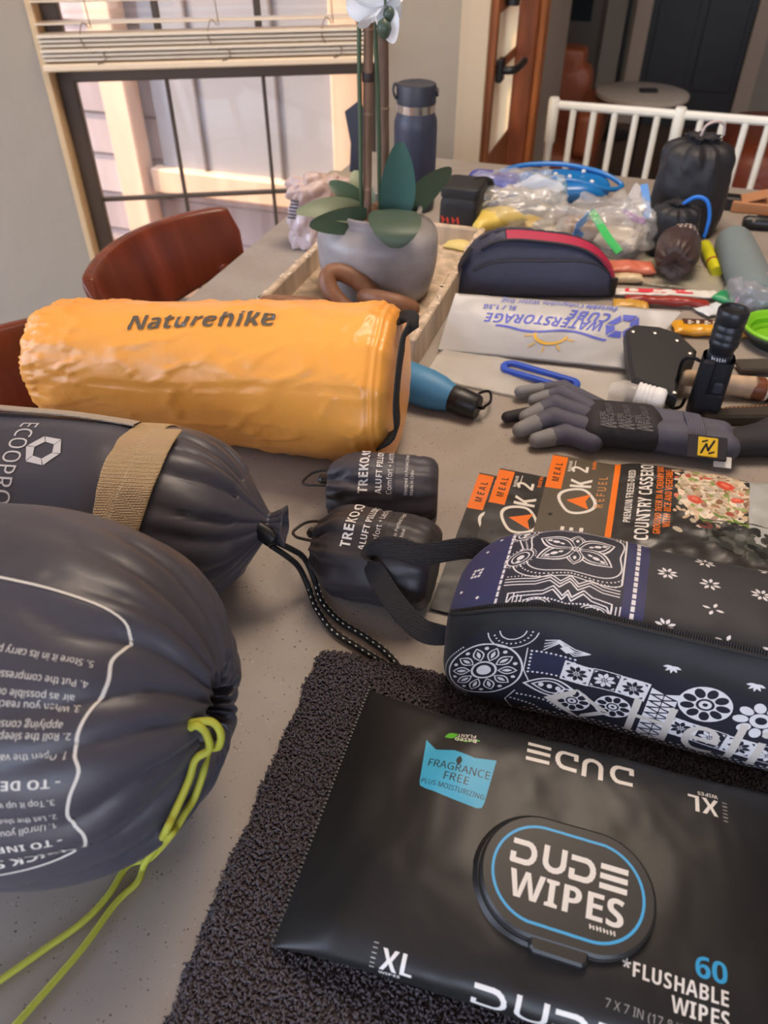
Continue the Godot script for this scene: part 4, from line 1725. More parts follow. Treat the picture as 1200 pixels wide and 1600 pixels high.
func build_wipes():
	var O := Vector3(-0.066, 0.762, -0.18)
	var L := 0.325
	var half := 0.0975
	# pillow section: half width and half height along u
	var sec := func(u: float) -> Vector2:
		var e := absf(2.0 * u / L - 1.0)
		var k := pow(maxf(0.0, 1.0 - pow(e, 3.2)), 0.75)
		return Vector2(lerpf(half, 0.085, k), 0.0006 + 0.0222 * k)
	var nz := noise(141, 16.0, 3)
	var shape := func(u: float, ph: float) -> Vector3:
		var s: Vector2 = sec.call(u)
		var cv := sgnpow(-sin(ph), 0.62) * s.x
		var ch := sgnpow(-cos(ph), 0.72) * s.y
		var k := clampf(s.y / 0.02, 0, 1)
		# dents and folds of the film
		var w := 0.0022 * k * nz.get_noise_3d(u, cv, ch) - 0.0022 * k * exp(-pow((u - 0.045 - cv * 0.4) / 0.012, 2)) + 0.001 * sin(u * 70.0 + cv * 40.0) * (1.0 - k)
		var pt := O + PU * u + PV * (half - 0.002 - 0.0135 * clampf(s.y / 0.0222, 0, 1) + cv) + UP * (s.y + ch + 0.003 + w * (1.0 if ch > 0 else 0.2))
		return pt
	var t := thing("wipes_pack", "black soft pack of flushable wipes with an oval lid, nearest on the towel", "wipes pack", O + PU * 0.16 + PV * 0.09)
	# print: x = metres along the pack, y = metres round the section from the top centre, near side positive
	var px := 5600.0
	var ink := Ink.new(int(L * px), int(0.26 * px), S(34, 34, 35))
	var base := Transform2D(Vector2(px, 0), Vector2(0, px), Vector2(0, 0.13 * px))
	ink.T = base
	var white := S(228, 224, 218)
	var blue := S(52, 158, 214)
	ink.text("60", Vector2(0.2475, 0.0455), 0.0150, blue, 2, true, 1.1)
	ink.text("*FLUSHABLE", Vector2(0.2480, 0.0555), 0.0102, white, 2, true, 0.92)
	ink.text("WIPES", Vector2(0.2485, 0.0655), 0.0106, white, 2, true, 0.95)
	ink.text("7 X 7 IN (17.8 X 17.8 CM)", Vector2(0.2495, 0.0735), 0.0058, S(150, 146, 142), 2, false)
	# blue flag label
	ink.T = base * Transform2D(0.0, Vector2(0, -0.0135))
	var lab := [Vector2(0.0575, -0.0415), Vector2(0.066, -0.0355), Vector2(0.078, -0.037), Vector2(0.092, -0.0345), Vector2(0.1065, -0.0365)]
	for q in [[0.1045, -0.004], [0.1035, -0.0005], [0.1005, 0.0005], [0.066, -0.005], [0.062, -0.0065], [0.061, -0.010]]:
		lab.append(Vector2(q[0], q[1]))
	ink.poly(lab, S(64, 172, 214))
	var dk := S(22, 30, 36)
	ink.text("FRAGRANCE", Vector2(0.0838, -0.0215), 0.0079, dk, 1, false, 0.98, 0.02)
	ink.text("FREE", Vector2(0.0838, -0.0138), 0.0079, dk, 1, false, 1.05, 0.03)
	ink.text("PLUS MOISTURIZING", Vector2(0.0828, -0.0075), 0.0047, dk, 1, false, 0.95, 0.06)
	ink.fill([Ink.leaf(Vector2(0.0828, -0.0335), Vector2(0.0828, -0.0265), 0.0019)], dk)
	# green leaf mark at the far edge
	ink.fill([Ink.leaf(Vector2(0.069, -0.048), Vector2(0.0775, -0.053), 0.0028)], S(96, 190, 50))
	ink.line([Vector2(0.0765, -0.0485), Vector2(0.084, -0.046), Vector2(0.0925, -0.049)], 0.0012, S(96, 190, 50))
	ink.text("PLANT", Vector2(0.0835, -0.0535), 0.0042, white, 1, true, 1.0, PI)
	ink.text("BASED", Vector2(0.0835, -0.0498), 0.0050, white, 1, true, 1.0, PI)
	# far side, printed upside down, and near side
	for far in 2:
		ink.T = base * (Transform2D(PI, Vector2(0.29, 0.0)) if far == 1 else Transform2D.IDENTITY)
		var x0 := 0.098 if far == 1 else 0.120
		stroke_word(ink, "DUDE", Vector2(x0, 0.0560 if far == 1 else 0.081), 0.016, 0.0135 if far == 1 else 0.0175, 0.0030, 0.0042, white)
		for i in 14:
			ink.line([Vector2(x0 + i * 0.0066, 0.106), Vector2(x0 + 0.003 + i * 0.0066, 0.106)], 0.0026, white)
		var xl := 0.044 if far == 1 else 0.0665
		var yl := 0.052 if far == 1 else 0.078
		ink.text("XL", Vector2(xl, yl + 0.012), 0.0165, white, 0, true, 1.0)
		for i in 6:
			ink.line([Vector2(xl - 0.0055, yl - 0.001 + i * 0.0026), Vector2(xl - 0.003, yl - 0.001 + i * 0.0026)], 0.0006, S(170, 168, 164))
		ink.text("WIPES", Vector2(xl, yl + 0.0165), 0.0042, white, 0, true)
	var film := mat(Color.WHITE, 0.42, {"tex": ink.tex(), "spec": 0.45})
	var nu := 120
	var nv := 96
	var f := func(a: float, b: float) -> Vector3:
		return shape.call(b * L, a * TAU)
	var g := Geo.new().grid(nv, nu, f, true, false)
	for j in nu + 1:
		# arc length round the section
		var len_ := PackedFloat32Array()
		var run := 0.0
		var u := float(j) / nu * L
		for i in nv + 1:
			if i > 0:
				run += g.v[j * (nv + 1) + i].distance_to(g.v[j * (nv + 1) + i - 1])
			len_.append(run)
		for i in nv + 1:
			# phi 0 = underside, then the near side (-PV), the top at half way
			var s := len_[nv / 2] - len_[i]
			g.t[j * (nv + 1) + i] = Vector2(u / L, (s + 0.13) / 0.26)
	part("film", g, film, t)
	# crimped seal at the left end
	var cr := Geo.new()
	for i in 64:
		var v := (i + 0.5) / 64.0 * half * 2.0
		cr.box(O + PV * v - PU * 0.0008 + UP * 0.0036, Vector3(0.0022, 0.0012, 0.0017), 0.0003, PU, UP, -PV)
	part("crimped_edge", cr, mat(S(58, 58, 58), 0.4), t).set_meta("kind", "stuff")
	# rigid lid
	var C := O + PU * 0.1585 + PV * 0.0620 + UP * 0.0455
	var nrm := (UP + PU * 0.03 - PV * 0.07).normalized()
	var lx := (PU - nrm * PU.dot(nrm)).normalized()
	var ly := nrm.cross(lx)
	var stad := func(w: float, h: float) -> PackedVector2Array:
		var q := PackedVector2Array()
		for i in 48:
			var an := TAU * i / 48.0
			q.append(Vector2((w - h) * 0.5 * (1.0 if cos(an) > 0 else -1.0) + cos(an) * h * 0.5, sin(an) * h * 0.5))
		return q
	var plastic := mat(S(30, 30, 31), 0.42)
	part("lid_flange", Geo.new().prism(stad.call(0.107, 0.076), C - nrm * 0.004, lx, ly, 0.008, 0.003), plastic, t)
	g = Geo.new().prism(stad.call(0.100, 0.0695), C + nrm * 0.004, lx, ly, 0.003, 0.001)
	part("lid_gap", g, mat(S(12, 12, 12), 0.6), t)
	var li := Ink.new(1200, 840, S(38, 38, 38))
	var W := 0.1009
	var H := 0.0706
	li.T = Transform2D(Vector2(1200 / W, 0), Vector2(0, 840 / H), Vector2(600, 420))
	var outer := PackedVector2Array()
	var inner := PackedVector2Array()
	for q in stad.call(0.0862, 0.0557):
		outer.append(q)
	for q in stad.call(0.0830, 0.0525):
		inner.append(q)
	li.fill([outer, inner], S(58, 166, 222))
	stroke_word(li, "DUDE", Vector2(-0.0320, -0.0165), 0.0142, 0.0134, 0.0032, 0.0034, white)
	li.text("WIPES", Vector2(0.0, 0.0160), 0.0205, white, 1, true, 1.06, 0.0)
	unread(li, Vector2(0.021, 0.0195), 0.013, 0.0020, 8, white)
	var cover := Geo.new().prism(stad.call(0.099, 0.0687), C + nrm * 0.0045, lx, ly, 0.0062, 0.0016, Rect2(-W / 2, -H / 2, W, H))
	var lid := part("lid", cover, mat(Color.WHITE, 0.42, {"tex": li.tex()}), t, "oval flip lid with a blue ring and white lettering")
	var tabp := PackedVector2Array([Vector2(-0.017, -0.027), Vector2(-0.0155, -0.038), Vector2(-0.013, -0.0404), Vector2(0.013, -0.0404), Vector2(0.0155, -0.038), Vector2(0.017, -0.027)])
	part("thumb_tab", Geo.new().prism(tabp, C + nrm * 0.0042, lx, ly, 0.0058, 0.0014), plastic, lid)


func build_meals():
	var px := 4400.0
	var W := 0.30   # along the pouch (its top is at x = 0)
	var H := 0.205  # across; y = 0 at the far edge
	var u := Vector3(0.951, 0, 0.306)
	var v := Vector3(0.306, 0, -0.951)
	var specs := [
		["black freeze-dried meal pouch with an orange tab and a food picture, topmost of the three", Vector3(0.1852, 0.7635, -0.6789), S(92, 84, 70), 0.022, 3],
		["black freeze-dried meal pouch with an orange tab, middle one of the three", Vector3(0.1244, 0.7575, -0.6557), S(46, 44, 42), 0.002, 2],
		["black freeze-dried meal pouch with an orange tab, lowest of the three, at the left", Vector3(0.1027, 0.7525, -0.6543), S(46, 44, 42), 0.002, 1],
	]
	var orange := S(244, 122, 26)
	var white := S(232, 228, 220)
	var rng := RandomNumberGenerator.new()
	rng.seed = 15
	for k in 3:
		var full := k == 0
		var ink := Ink.new(int(W * px), int(H * px), S(44, 43, 42))
		var M := Transform2D(Vector2(px, 0), Vector2(0, px), Vector2.ZERO)
		ink.T = M
		ink.rect(0, 0, 0.066, H, specs[k][2])
		ink.rect(0, 0.002, 0.0165, 0.058, orange)
		ink.rect(0.066, 0, 0.0055, H, orange)
		# upright on the pouch = turned a quarter on the sheet: reading from near to far, tops to the left
		var up := func(_k: int, s: String, x: float, y: float, size: float, c: Color, align := 0, bold := true, st := 1.0, turn := 0.0):
			ink.text(s, Vector2(x, y), size, c, align, bold, st, -PI / 2 + turn)
		up.call(0, "M E A L", 0.0125, 0.031, 0.0100, S(40, 30, 24), 1, true)
		ink.disc(Vector2(0.012, 0.1025), 0.0022, S(20, 20, 20))
		up.call(0, "PE", 0.046, 0.146, 0.030, white, 0, true, 0.9)
		up.call(0, "K", 0.046, 0.047, 0.030, white, 1, true, 0.9)
		up.call(0, "2", 0.040, 0.022, 0.024, white, 1, true, 0.95)
		unread(ink, Vector2(0.0205, 0.018), 0.018, 0.0030, 8, white, -PI / 2)
		unread(ink, Vector2(0.045, 0.011), 0.017, 0.0034, 6, orange, -PI / 2)
		ink.rect(0.025, 0.006, 0.0010, 0.022, white)
		# the tall A ring with its flame
		var ring := PackedVector2Array()
		var ring2 := PackedVector2Array()
		for i in 40:
			var an := TAU * i / 40.0
			var q := Vector2(cos(an) * 0.019, sin(an) * 0.0215)
			q.x *= 1.0 + 0.18 * sin(an * 2.0)
			ring.append(Vector2(0.0345, 0.077) + q)
			ring2.append(Vector2(0.0345, 0.077) + q * 0.83)
		ink.fill([ring, ring2], white)
		ink.poly([Vector2(0.047, 0.090), Vector2(0.024, 0.077), Vector2(0.047, 0.065), Vector2(0.043, 0.077)], orange)
		up.call(0, "R E F U E L", 0.0605, 0.060, 0.0115, orange if not full else S(226, 150, 80), 1, false, 1.0)
		if full:
			up.call(0, "PREMIUM FREEZE-DRIED", 0.0865, 0.066, 0.0090, white, 1, true, 0.86)
			up.call(0, "VENISON COUNTRY CASSEROLE", 0.1035, 0.100, 0.0170, white, 1, true, 0.84)
			up.call(0, "GROUND DEER IN A CREAMY SAUCE", 0.1135, 0.066, 0.0088, orange, 1, true, 0.82)
			up.call(0, "WITH RICE AND VEGETABLES", 0.1215, 0.066, 0.0088, orange, 1, true, 0.82)
			# picture of the food
			ink.rect(0.126, 0.0, W, H, S(52, 50, 50))
			ink.disc(Vector2(0.160, 0.050), 0.034, S(226, 206, 178), 0.046)
			for i in 520:
				var q := Vector2(0.160 + rng.randfn() * 0.019, 0.050 + rng.randfn() * 0.024)
				if q.x < 0.124 or q.y < 0.002:
					continue
				var pick := rng.randf()
				var c := S(238, 224, 200) if pick < 0.46 else S(220, 190, 156) if pick < 0.72 else S(176, 132, 104) if pick < 0.88 else S(226, 112, 90) if pick < 0.93 else S(156, 176, 100)
				c = c.darkened(rng.randf() * 0.25)
				ink.disc(q, rng.randf_range(0.0018, 0.0052), c, rng.randf_range(0.0015, 0.0032), rng.randf() * PI)
			for q in [[0.171, 0.036, 0.009], [0.143, 0.068, 0.007], [0.182, 0.058, 0.006]]:
				ink.disc(Vector2(q[0], q[1]), q[2], S(214, 84, 62), q[2] * 0.7)
				ink.disc(Vector2(q[0], q[1] - 0.001), q[2] * 0.5, S(232, 128, 102), q[2] * 0.3)
			for i in 9:
				ink.fill([Ink.leaf(Vector2(0.146 + i * 0.006, 0.088 + 0.006 * sin(i * 2.1)), Vector2(0.156 + i * 0.006, 0.094 + 0.008 * cos(i)), 0.0016)], S(108, 138, 58))
			# pale mountain ground and crouching figure in camouflage, printed small
			ink.poly([Vector2(0.196, 0.0), Vector2(W, 0.0), Vector2(W, 0.14), Vector2(0.21, 0.15), Vector2(0.19, 0.10)], S(176, 180, 178))
			for i in 260:
				var q := Vector2(0.150 + rng.randf() * 0.075, 0.098 + rng.randf() * 0.05)
				if absf(q.y - 0.105 - (q.x - 0.15) * 0.35) > 0.022:
					continue
				var pick := rng.randf()
				ink.disc(q, rng.randf_range(0.002, 0.005), S(58, 62, 60) if pick < 0.4 else S(84, 88, 84) if pick < 0.7 else S(36, 38, 38), -1.0)
			ink.disc(Vector2(0.153, 0.104), 0.0065, S(120, 70, 64))
			ink.disc(Vector2(0.150, 0.102), 0.006, S(48, 42, 40), 0.003, 0.4)
			ink.line([Vector2(0.150, 0.094), Vector2(0.225, 0.092)], 0.0016, S(40, 40, 40))
		var A: Vector3 = specs[k][1]
		var thick: float = specs[k][3]
		var nz := noise(151 + k, 14.0, 3)
		var tex := ink.tex()
		var sheet := func(top: bool) -> Callable:
			return func(a: float, b: float) -> Vector3:
				var x := a * W
				var y := b * H
				var e := minf(1.0, minf(y, H - y) / 0.05)
				var prof := smoothstep(0.0, 0.15, x) * sqrt(maxf(0.0, e * (2.0 - e)))
				var h := thick * prof * (1.0 if top else 0.12) + (0.0012 if top else 0.0)
				var sag := -0.010 * smoothstep(0.1, 0.0, x) * (1.0 if full else 0.3) * (1.0 if k == 0 else 0.0)
				var curl := (0.0026 if full else 0.0012) * nz.get_noise_2d(x, y) + (0.002 if full else 0.0008) * (1.0 if top else 0.0) * nz.get_noise_2d(x * 3.0, y * 3.0) * (0.3 + prof) 
				return A + u * x - v * y + UP * (h + maxf(sag + curl, -0.004))
		var t := thing("meal_pouch", specs[k][0], "food pouch", A + u * 0.14 - v * 0.1, "freeze-dried meal pouches under the patterned bag")
		var g := Geo.new().grid(64, 48, sheet.call(true), false, false, false, false)
		# (u, b) runs far to near, so the sheet faces up; image y follows b
		for i in g.t.size():
			g.t[i].y = 1.0 - g.t[i].y
		fix_up(g)
		part("front_panel", g, mat(Color.WHITE, 0.33, {"tex": tex, "spec": 0.5}), t)
		var g2 := Geo.new().grid(24, 18, sheet.call(false), false, false, true, false)
		part("back_panel", g2, mat(S(48, 46, 44), 0.4), t)


# turns an open sheet so that it faces up
func fix_up(g: Geo):
	var s := 0.0
	for q in g.n:
		s += q.y
	if s < 0:
		for i in g.n.size():
			g.n[i] = -g.n[i]
		for i in range(0, g.ix.size(), 3):
			var k := g.ix[i + 1]
			g.ix[i + 1] = g.ix[i + 2]
			g.ix[i + 2] = k


# ---------------------------------------------------------------- patterned camp chair bag
func bandana_print(Lb: float, s0: float, s1: float) -> ImageTexture:
	var px := 4600.0
	var navy := S(36, 38, 84)
	var ink := Ink.new(int(Lb * px), int((s1 - s0) * px), S(30, 30, 34))
	ink.T = Transform2D(Vector2(px, 0), Vector2(0, px), Vector2(0, -s0 * px))
	var w := S(218, 214, 214)
	var lt := 0.0011
	# top: navy part with the square medallion
	ink.T = Transform2D(Vector2(px, 0), Vector2(0, px * 0.78), Vector2(0, -s0 * px))
	ink.rect(0, s0 / 0.78, 0.131, -s0 / 0.78, navy)
	var x0 := 0.037
	var x1 := 0.1165
	var cx := 0.0815
	var cy := -0.069
	ink.rect(x0, -0.125, x1 - x0, 0.125, S(26, 26, 44))
	for x in [x0 - 0.001, 0.1235]:
		var y := -0.124
		while y < -0.003:
			ink.rect(x - 0.0011, y, 0.0026 if x > 0.1 else 0.0019, 0.0052, w)
			y += 0.0068
	# five-petalled centre: pointed leaves inside leaves
	for i in 6:
		var an := -PI / 2 + TAU * i / 6.0
		var dir := Vector2(cos(an), sin(an))
		var long_: float = 0.030 if i in [1, 2, 4, 5] else 0.021
		var c := Vector2(cx, cy)
		for q in [[0.0, 1.0, 0.0098, w], [0.001, 0.95, 0.0082, S(26, 26, 44)], [0.08, 0.88, 0.0066, w], [0.11, 0.84, 0.0054, S(26, 26, 44)]]:
			var f: float = 1.0 if i in [1, 2, 4, 5] else 0.62
			ink.fill([Ink.leaf(c + dir * long_ * q[0], c + dir * long_ * q[1], q[2] * f)], q[3])
		if i in [1, 2, 4, 5]:
			var m := c + dir * long_ * 0.55
			ink.disc(m, 0.0028, w, 0.0018, an)
			ink.disc(m + dir * 0.0052, 0.0020, w, 0.0013, an)
			ink.disc(m - dir * 0.005, 0.0018, w, 0.0012, an)
		else:
			ink.disc(c + dir * long_ * 0.55, 0.0022, w, 0.0012, an)
	ink.disc(Vector2(cx, cy), 0.0032, w)
	ink.disc(Vector2(cx, cy), 0.0020, S(26, 26, 44))
	ink.disc(Vector2(cx, cy), 0.0011, w)
	# wavy dotted and ruled surrounds
	for k in 3:
		var ring := []
		for i in 97:
			var an := TAU * i / 96.0
			var r := 0.034 + k * 0.0030 + 0.0042 * cos(an * 4.0 + PI) + (0.002 * absf(sin(an * 2.0)) * k)
			var q := Vector2(cx + cos(an) * r * 1.02, cy + sin(an) * r * 0.98)
			q.x = clampf(q.x, x0 + 0.0015 + (2 - k) * 0.0015, x1 - 0.0015)
			ring.append(q)
		if k == 1:
			ink.dots(ring, 0.0023, 0.00075, w)
		else:
			ink.line(ring, lt, w)
	for k in 5:
		var yy := -0.122 + k * 0.0036
		if k % 2 == 0:
			ink.line([Vector2(x0 + 0.002, yy), Vector2(x1 - 0.002, yy)], 0.0009, w)
		else:
			ink.dots([Vector2(x0 + 0.002, yy), Vector2(x1 - 0.002, yy)], 0.0024, 0.0007, w)
	for sx in [0.0, 1.0]:
		for k in 4:
			var xx: float = lerpf(x0 + 0.0015, x1 - 0.0015, sx) + (0.0022 * k if sx == 0.0 else -0.0022 * k)
			if k % 2 == 0:
				ink.line([Vector2(xx, -0.118 + k * 0.004), Vector2(xx, -0.092)], 0.0008, w)
			else:
				ink.dots([Vector2(xx, -0.116 + k * 0.004), Vector2(xx, -0.092)], 0.0022, 0.0006, w)
	# chevrons and steps between the medallion and the zip
	for k in 3:
		var y := -0.0285 + k * 0.0034
		ink.line([Vector2(x0 + 0.002, y), Vector2(cx - 0.022, y), Vector2(cx - 0.013, y - 0.004), Vector2(cx - 0.006, y + 0.003), Vector2(cx, y - 0.005), Vector2(cx + 0.006, y + 0.003), Vector2(cx + 0.013, y - 0.004), Vector2(cx + 0.022, y), Vector2(x1 - 0.002, y)], lt, w)
	ink.dots([Vector2(x0 + 0.003, -0.0315), Vector2(cx - 0.018, -0.0315)], 0.0022, 0.0006, w)
	ink.dots([Vector2(cx + 0.018, -0.0315), Vector2(x1 - 0.003, -0.0315)], 0.0022, 0.0006, w)
	for k in 2:
		var y := -0.0165 + k * 0.0036
		ink.line([Vector2(x0 + 0.006, -0.002), Vector2(x0 + 0.006 + k * 0.003, y + 0.004), Vector2(cx - 0.016, y + 0.002), Vector2(cx - 0.010, y - 0.003), Vector2(cx - 0.003, y + 0.006), Vector2(cx, y), Vector2(cx + 0.003, y + 0.006), Vector2(cx + 0.010, y - 0.003), Vector2(cx + 0.016, y + 0.002), Vector2(x1 - 0.006 - k * 0.003, y + 0.004), Vector2(x1 - 0.006, -0.002)], lt, w)
	ink.dots([Vector2(x0 + 0.012, -0.004), Vector2(cx - 0.014, -0.0075), Vector2(cx, -0.004), Vector2(cx + 0.014, -0.0075), Vector2(x1 - 0.012, -0.004)], 0.0024, 0.0008, w)
	for sx in [-1.0, 1.0]:
		var c := Vector2(cx + sx * 0.019, -0.0022)
		for r in [0.009, 0.0065]:
			var arc := []
			for i in 13:
				var an := PI + PI * i / 12.0
				arc.append(c + Vector2(cos(an) * r, sin(an) * r * 0.6))
			ink.line(arc, 0.0009, w)
		for k in 3:
			ink.line([Vector2(cx + sx * (0.0345 - 0.0026 * k), -0.012 + k * 0.001), Vector2(cx + sx * (0.0345 - 0.0026 * k), -0.001)], 0.0009, w)
	# paisley at the left shoulder
	for k in 2:
		var c := Vector2(0.045, -0.056 - k * 0.038)
		for q in [[0.0105, w], [0.0094, S(26, 26, 44)], [0.0072, w], [0.006, S(26, 26, 44)]]:
			ink.disc(c, q[0] * 0.72, q[1], q[0] * 1.15, 0.5)
		ink.disc(c, 0.0022, w, 0.0034, 0.5)
		ink.disc(c + Vector2(-0.001, 0.0055), 0.0016, w)
		var ring := Array(Ink.ell(c, 0.0088, 0.0136, 0.5, 26))
		ink.dots(ring, 0.0022, 0.00062, w)
	# loose marks on the plain navy strip
	for i in 3:
		for j in 3:
			if not (i == 1 and j == 1):
				ink.poly([Vector2(0.0135 + i * 0.0026 - j * 0.0006, -0.050 + j * 0.0042), Vector2(0.0155 + i * 0.0026 - j * 0.0006, -0.050 + j * 0.0042), Vector2(0.0150 + i * 0.0026 - j * 0.0006, -0.0468 + j * 0.0042), Vector2(0.0130 + i * 0.0026 - j * 0.0006, -0.0468 + j * 0.0042)], w)
	for q in [[0.019, -0.075], [0.022, -0.012], [0.008, -0.022], [0.027, -0.092]]:
		ink.poly([Vector2(q[0], q[1] - 0.002), Vector2(q[0] + 0.0016, q[1]), Vector2(q[0], q[1] + 0.0022), Vector2(q[0] - 0.0014, q[1])], w)
	# black part of the top: scattered flowers
	for q in [[0.1435, -0.063, 8], [0.171, -0.060, 7], [0.203, -0.060, 8], [0.168, -0.089, 7], [0.173, -0.031, 4], [0.232, -0.052, 8], [0.2585, -0.078, 7], [0.2585, -0.032, 8], [0.29, -0.06, 8], [0.145, -0.004, 8], [0.182, -0.002, 4], [0.210, -0.003, 8], [0.226, -0.088, 8], [0.32, -0.03, 8], [0.21, -0.098, 6]]:
		for i in int(q[2]):
			var an: float = TAU * i / q[2] + 0.3
			var dir := Vector2(cos(an), sin(an))
			ink.fill([Ink.leaf(Vector2(q[0], q[1]) + dir * 0.0016, Vector2(q[0], q[1]) + dir * 0.0072, 0.0012)], w)
	# front
	ink.T = Transform2D(Vector2(px, 0), Vector2(0, px), Vector2(0, -s0 * px))
	ink.rect(0, 0.0, Lb, s1, S(14, 15, 32))
	# black zip tape with its arch at the left
	ink.rect(0, -0.0025, Lb, 0.0185, S(17, 16, 19))
	var tape := [Vector2(0.0, 0.0)]
	tape = [Vector2(0, 0.016), Vector2(0.0, 0.075), Vector2(0.006, 0.05), Vector2(0.014, 0.030), Vector2(0.026, 0.0185), Vector2(0.05, 0.0145), Vector2(0.09, 0.020), Vector2(0.12, 0.026), Vector2(0.16, 0.030), Vector2(0.25, 0.034), Vector2(Lb, 0.036), Vector2(Lb, 0.0)]
	ink.poly(tape, S(17, 16, 20))
	var mand := Vector2(0.036, 0.056)
	var dark := S(14, 15, 32)
	ink.disc(mand, 0.0275, dark)
	ink.ring(mand, 0.0265, 0.0014, w)
	ink.ring(mand, 0.0085, 0.0016, w)
	ink.disc(mand, 0.0052, w)
	for i in 10:
		var an := TAU * i / 10.0
		var dir := Vector2(cos(an), sin(an))
		ink.fill([Ink.leaf(mand + dir * 0.0095, mand + dir * 0.0235, 0.0042)], w)
		ink.fill([Ink.leaf(mand + dir * 0.0108, mand + dir * 0.0222, 0.0030)], dark)
		ink.fill([Ink.leaf(mand + dir * 0.0125, mand + dir * 0.020, 0.0014)], w)
		var d2 := Vector2(cos(an + PI / 10), sin(an + PI / 10))
		ink.disc(mand + d2 * 0.0222, 0.0016, w)
	var ang := []
	for i in 33:
		ang.append(mand + Vector2(cos(PI * 0.62 + i * 0.07), sin(PI * 0.62 + i * 0.07)) * 0.0305)
	ink.dots(ang, 0.0022, 0.0007, w)
	# upper band of scallops beside the zip
	for k in 3:
		var arc := []
		for i in 13:
			var an := PI * 0.05 + PI * 0.9 * i / 12.0
			arc.append(Vector2(0.052, 0.017) + Vector2(cos(an), sin(an)) * Vector2(0.017 - k * 0.004, 0.017 - k * 0.004))
		if k == 1:
			ink.dots(arc, 0.0024, 0.0007, w)
		else:
			ink.line(arc, 0.0009, w)
	for k in 4:
		ink.line([Vector2(0.074 + k * 0.0, 0.0345 - k * 0.003), Vector2(0.083, 0.0255 - k * 0.0008), Vector2(0.094, 0.0335 - k * 0.002), Vector2(0.104, 0.0285)], 0.0009, w)
	ink.poly([Vector2(0.089, 0.026), Vector2(0.094, 0.0295), Vector2(0.089, 0.033), Vector2(0.084, 0.0295)], w)
	# dotted window
	ink.rect(0.066, 0.036, 0.030, 0.021, S(26, 28, 60))
	ink.dots([Vector2(0.0665, 0.0365), Vector2(0.0955, 0.0365), Vector2(0.0955, 0.0565), Vector2(0.0665, 0.0565), Vector2(0.0665, 0.0365)], 0.0029, 0.0009, w)
	ink.line([Vector2(0.0635, 0.034), Vector2(0.0635, 0.055), Vector2(0.068, 0.066)], 0.0009, w)
	for q in [[1.0, w], [0.86, dark], [0.68, w], [0.56, dark]]:
		ink.fill([Ink.leaf(Vector2(0.083 - 0.019 * q[0], 0.069), Vector2(0.083 + 0.022 * q[0], 0.071), 0.0098 * q[0])], q[1])
	for q in [[0.077, 0.069], [0.083, 0.0695], [0.089, 0.070]]:
		ink.disc(Vector2(q[0], q[1]), 0.0019, w, 0.0024)
	ink.dots([Vector2(0.062, 0.082), Vector2(0.084, 0.086), Vector2(0.096, 0.095)], 0.0028, 0.0009, w)
	ink.dots([Vector2(0.058, 0.088), Vector2(0.075, 0.094), Vector2(0.088, 0.104)], 0.0028, 0.0009, w)
	ink.line([Vector2(0.060, 0.078), Vector2(0.054, 0.090), Vector2(0.060, 0.103)], 0.0009, w)
	# checker of flower squares running right
	var flower_square := func(c: Vector2, half: float, light: bool, turn: float):
		var a: Color = w if light else dark
		var b: Color = dark if light else w
		var q := []
		for e in [[-1, -1], [1, -1], [1, 1], [-1, 1]]:
			q.append(c + (Vector2(e[0], e[1]) * half).rotated(turn))
		ink.poly(q, a)
		ink.line(q, 0.0008, w, true)
		for i in 8:
			var dir := Vector2.from_angle(TAU * i / 8.0 + turn)
			ink.fill([Ink.leaf(c + dir * half * 0.16, c + dir * half * 0.82, half * 0.17)], b)
		ink.disc(c, half * 0.14, b)
		ink.disc(c, half * 0.07, a)
		for e in [[-1, -1], [1, -1], [1, 1], [-1, 1]]:
			var k := c + (Vector2(e[0], e[1]) * half * 0.86).rotated(turn)
			ink.poly([k, k + (Vector2(-e[0], 0) * half * 0.26).rotated(turn), k + (Vector2(0, -e[1]) * half * 0.26).rotated(turn)], b)
	flower_square.call(Vector2(0.0985, 0.0495), 0.0093, true, 0.06)
	flower_square.call(Vector2(0.1172, 0.0500), 0.0093, false, 0.06)
	flower_square.call(Vector2(0.1362, 0.0515), 0.0093, true, 0.06)
	var wheel := func(c: Vector2, r: float, n_: int):
		ink.disc(c, r, w)
		for i in n_:
			var dir := Vector2.from_angle(TAU * i / n_)
			ink.disc(c + dir * r * 0.66, r * 0.26, dark, r * 0.19, dir.angle())
		ink.disc(c, r * 0.34, dark)
		ink.disc(c, r * 0.24, w)
		ink.disc(c, r * 0.10, dark)
	wheel.call(Vector2(0.100, 0.079), 0.0125, 9)
	wheel.call(Vector2(0.1275, 0.077), 0.0125, 9)
	for col in 2:
		for i in 8:
			var x := 0.1475 + col * 0.0090
			var y := 0.0455 + i * 0.0068
			ink.poly([Vector2(x, y), Vector2(x + 0.0084, y + 0.0034), Vector2(x, y + 0.0062)] if col == 0 else [Vector2(x + 0.0084, y), Vector2(x, y + 0.0034), Vector2(x + 0.0084, y + 0.0062)], w)
			ink.poly([Vector2(x + 0.0084, y + 0.0045), Vector2(x + 0.003, y + 0.0068), Vector2(x + 0.0084, y + 0.0088)] if col == 0 else [Vector2(x, y + 0.0045), Vector2(x + 0.0055, y + 0.0068), Vector2(x, y + 0.0088)], w)
	wheel.call(Vector2(0.1815, 0.0485), 0.0168, 9)
	var fc := Vector2(0.2165, 0.051)
	for i in 9:
		var dir := Vector2.from_angle(TAU * i / 9.0 + 0.2)
		ink.disc(fc + dir * 0.0122, 0.0048, w, 0.0036, dir.angle())
	ink.ring(fc, 0.0052, 0.0034, w)
	flower_square.call(Vector2(0.1735, 0.0790), 0.0092, true, 0.05)
	flower_square.call(Vector2(0.1925, 0.0800), 0.0092, false, 0.05)
	flower_square.call(Vector2(0.2115, 0.0815), 0.0092, true, 0.05)
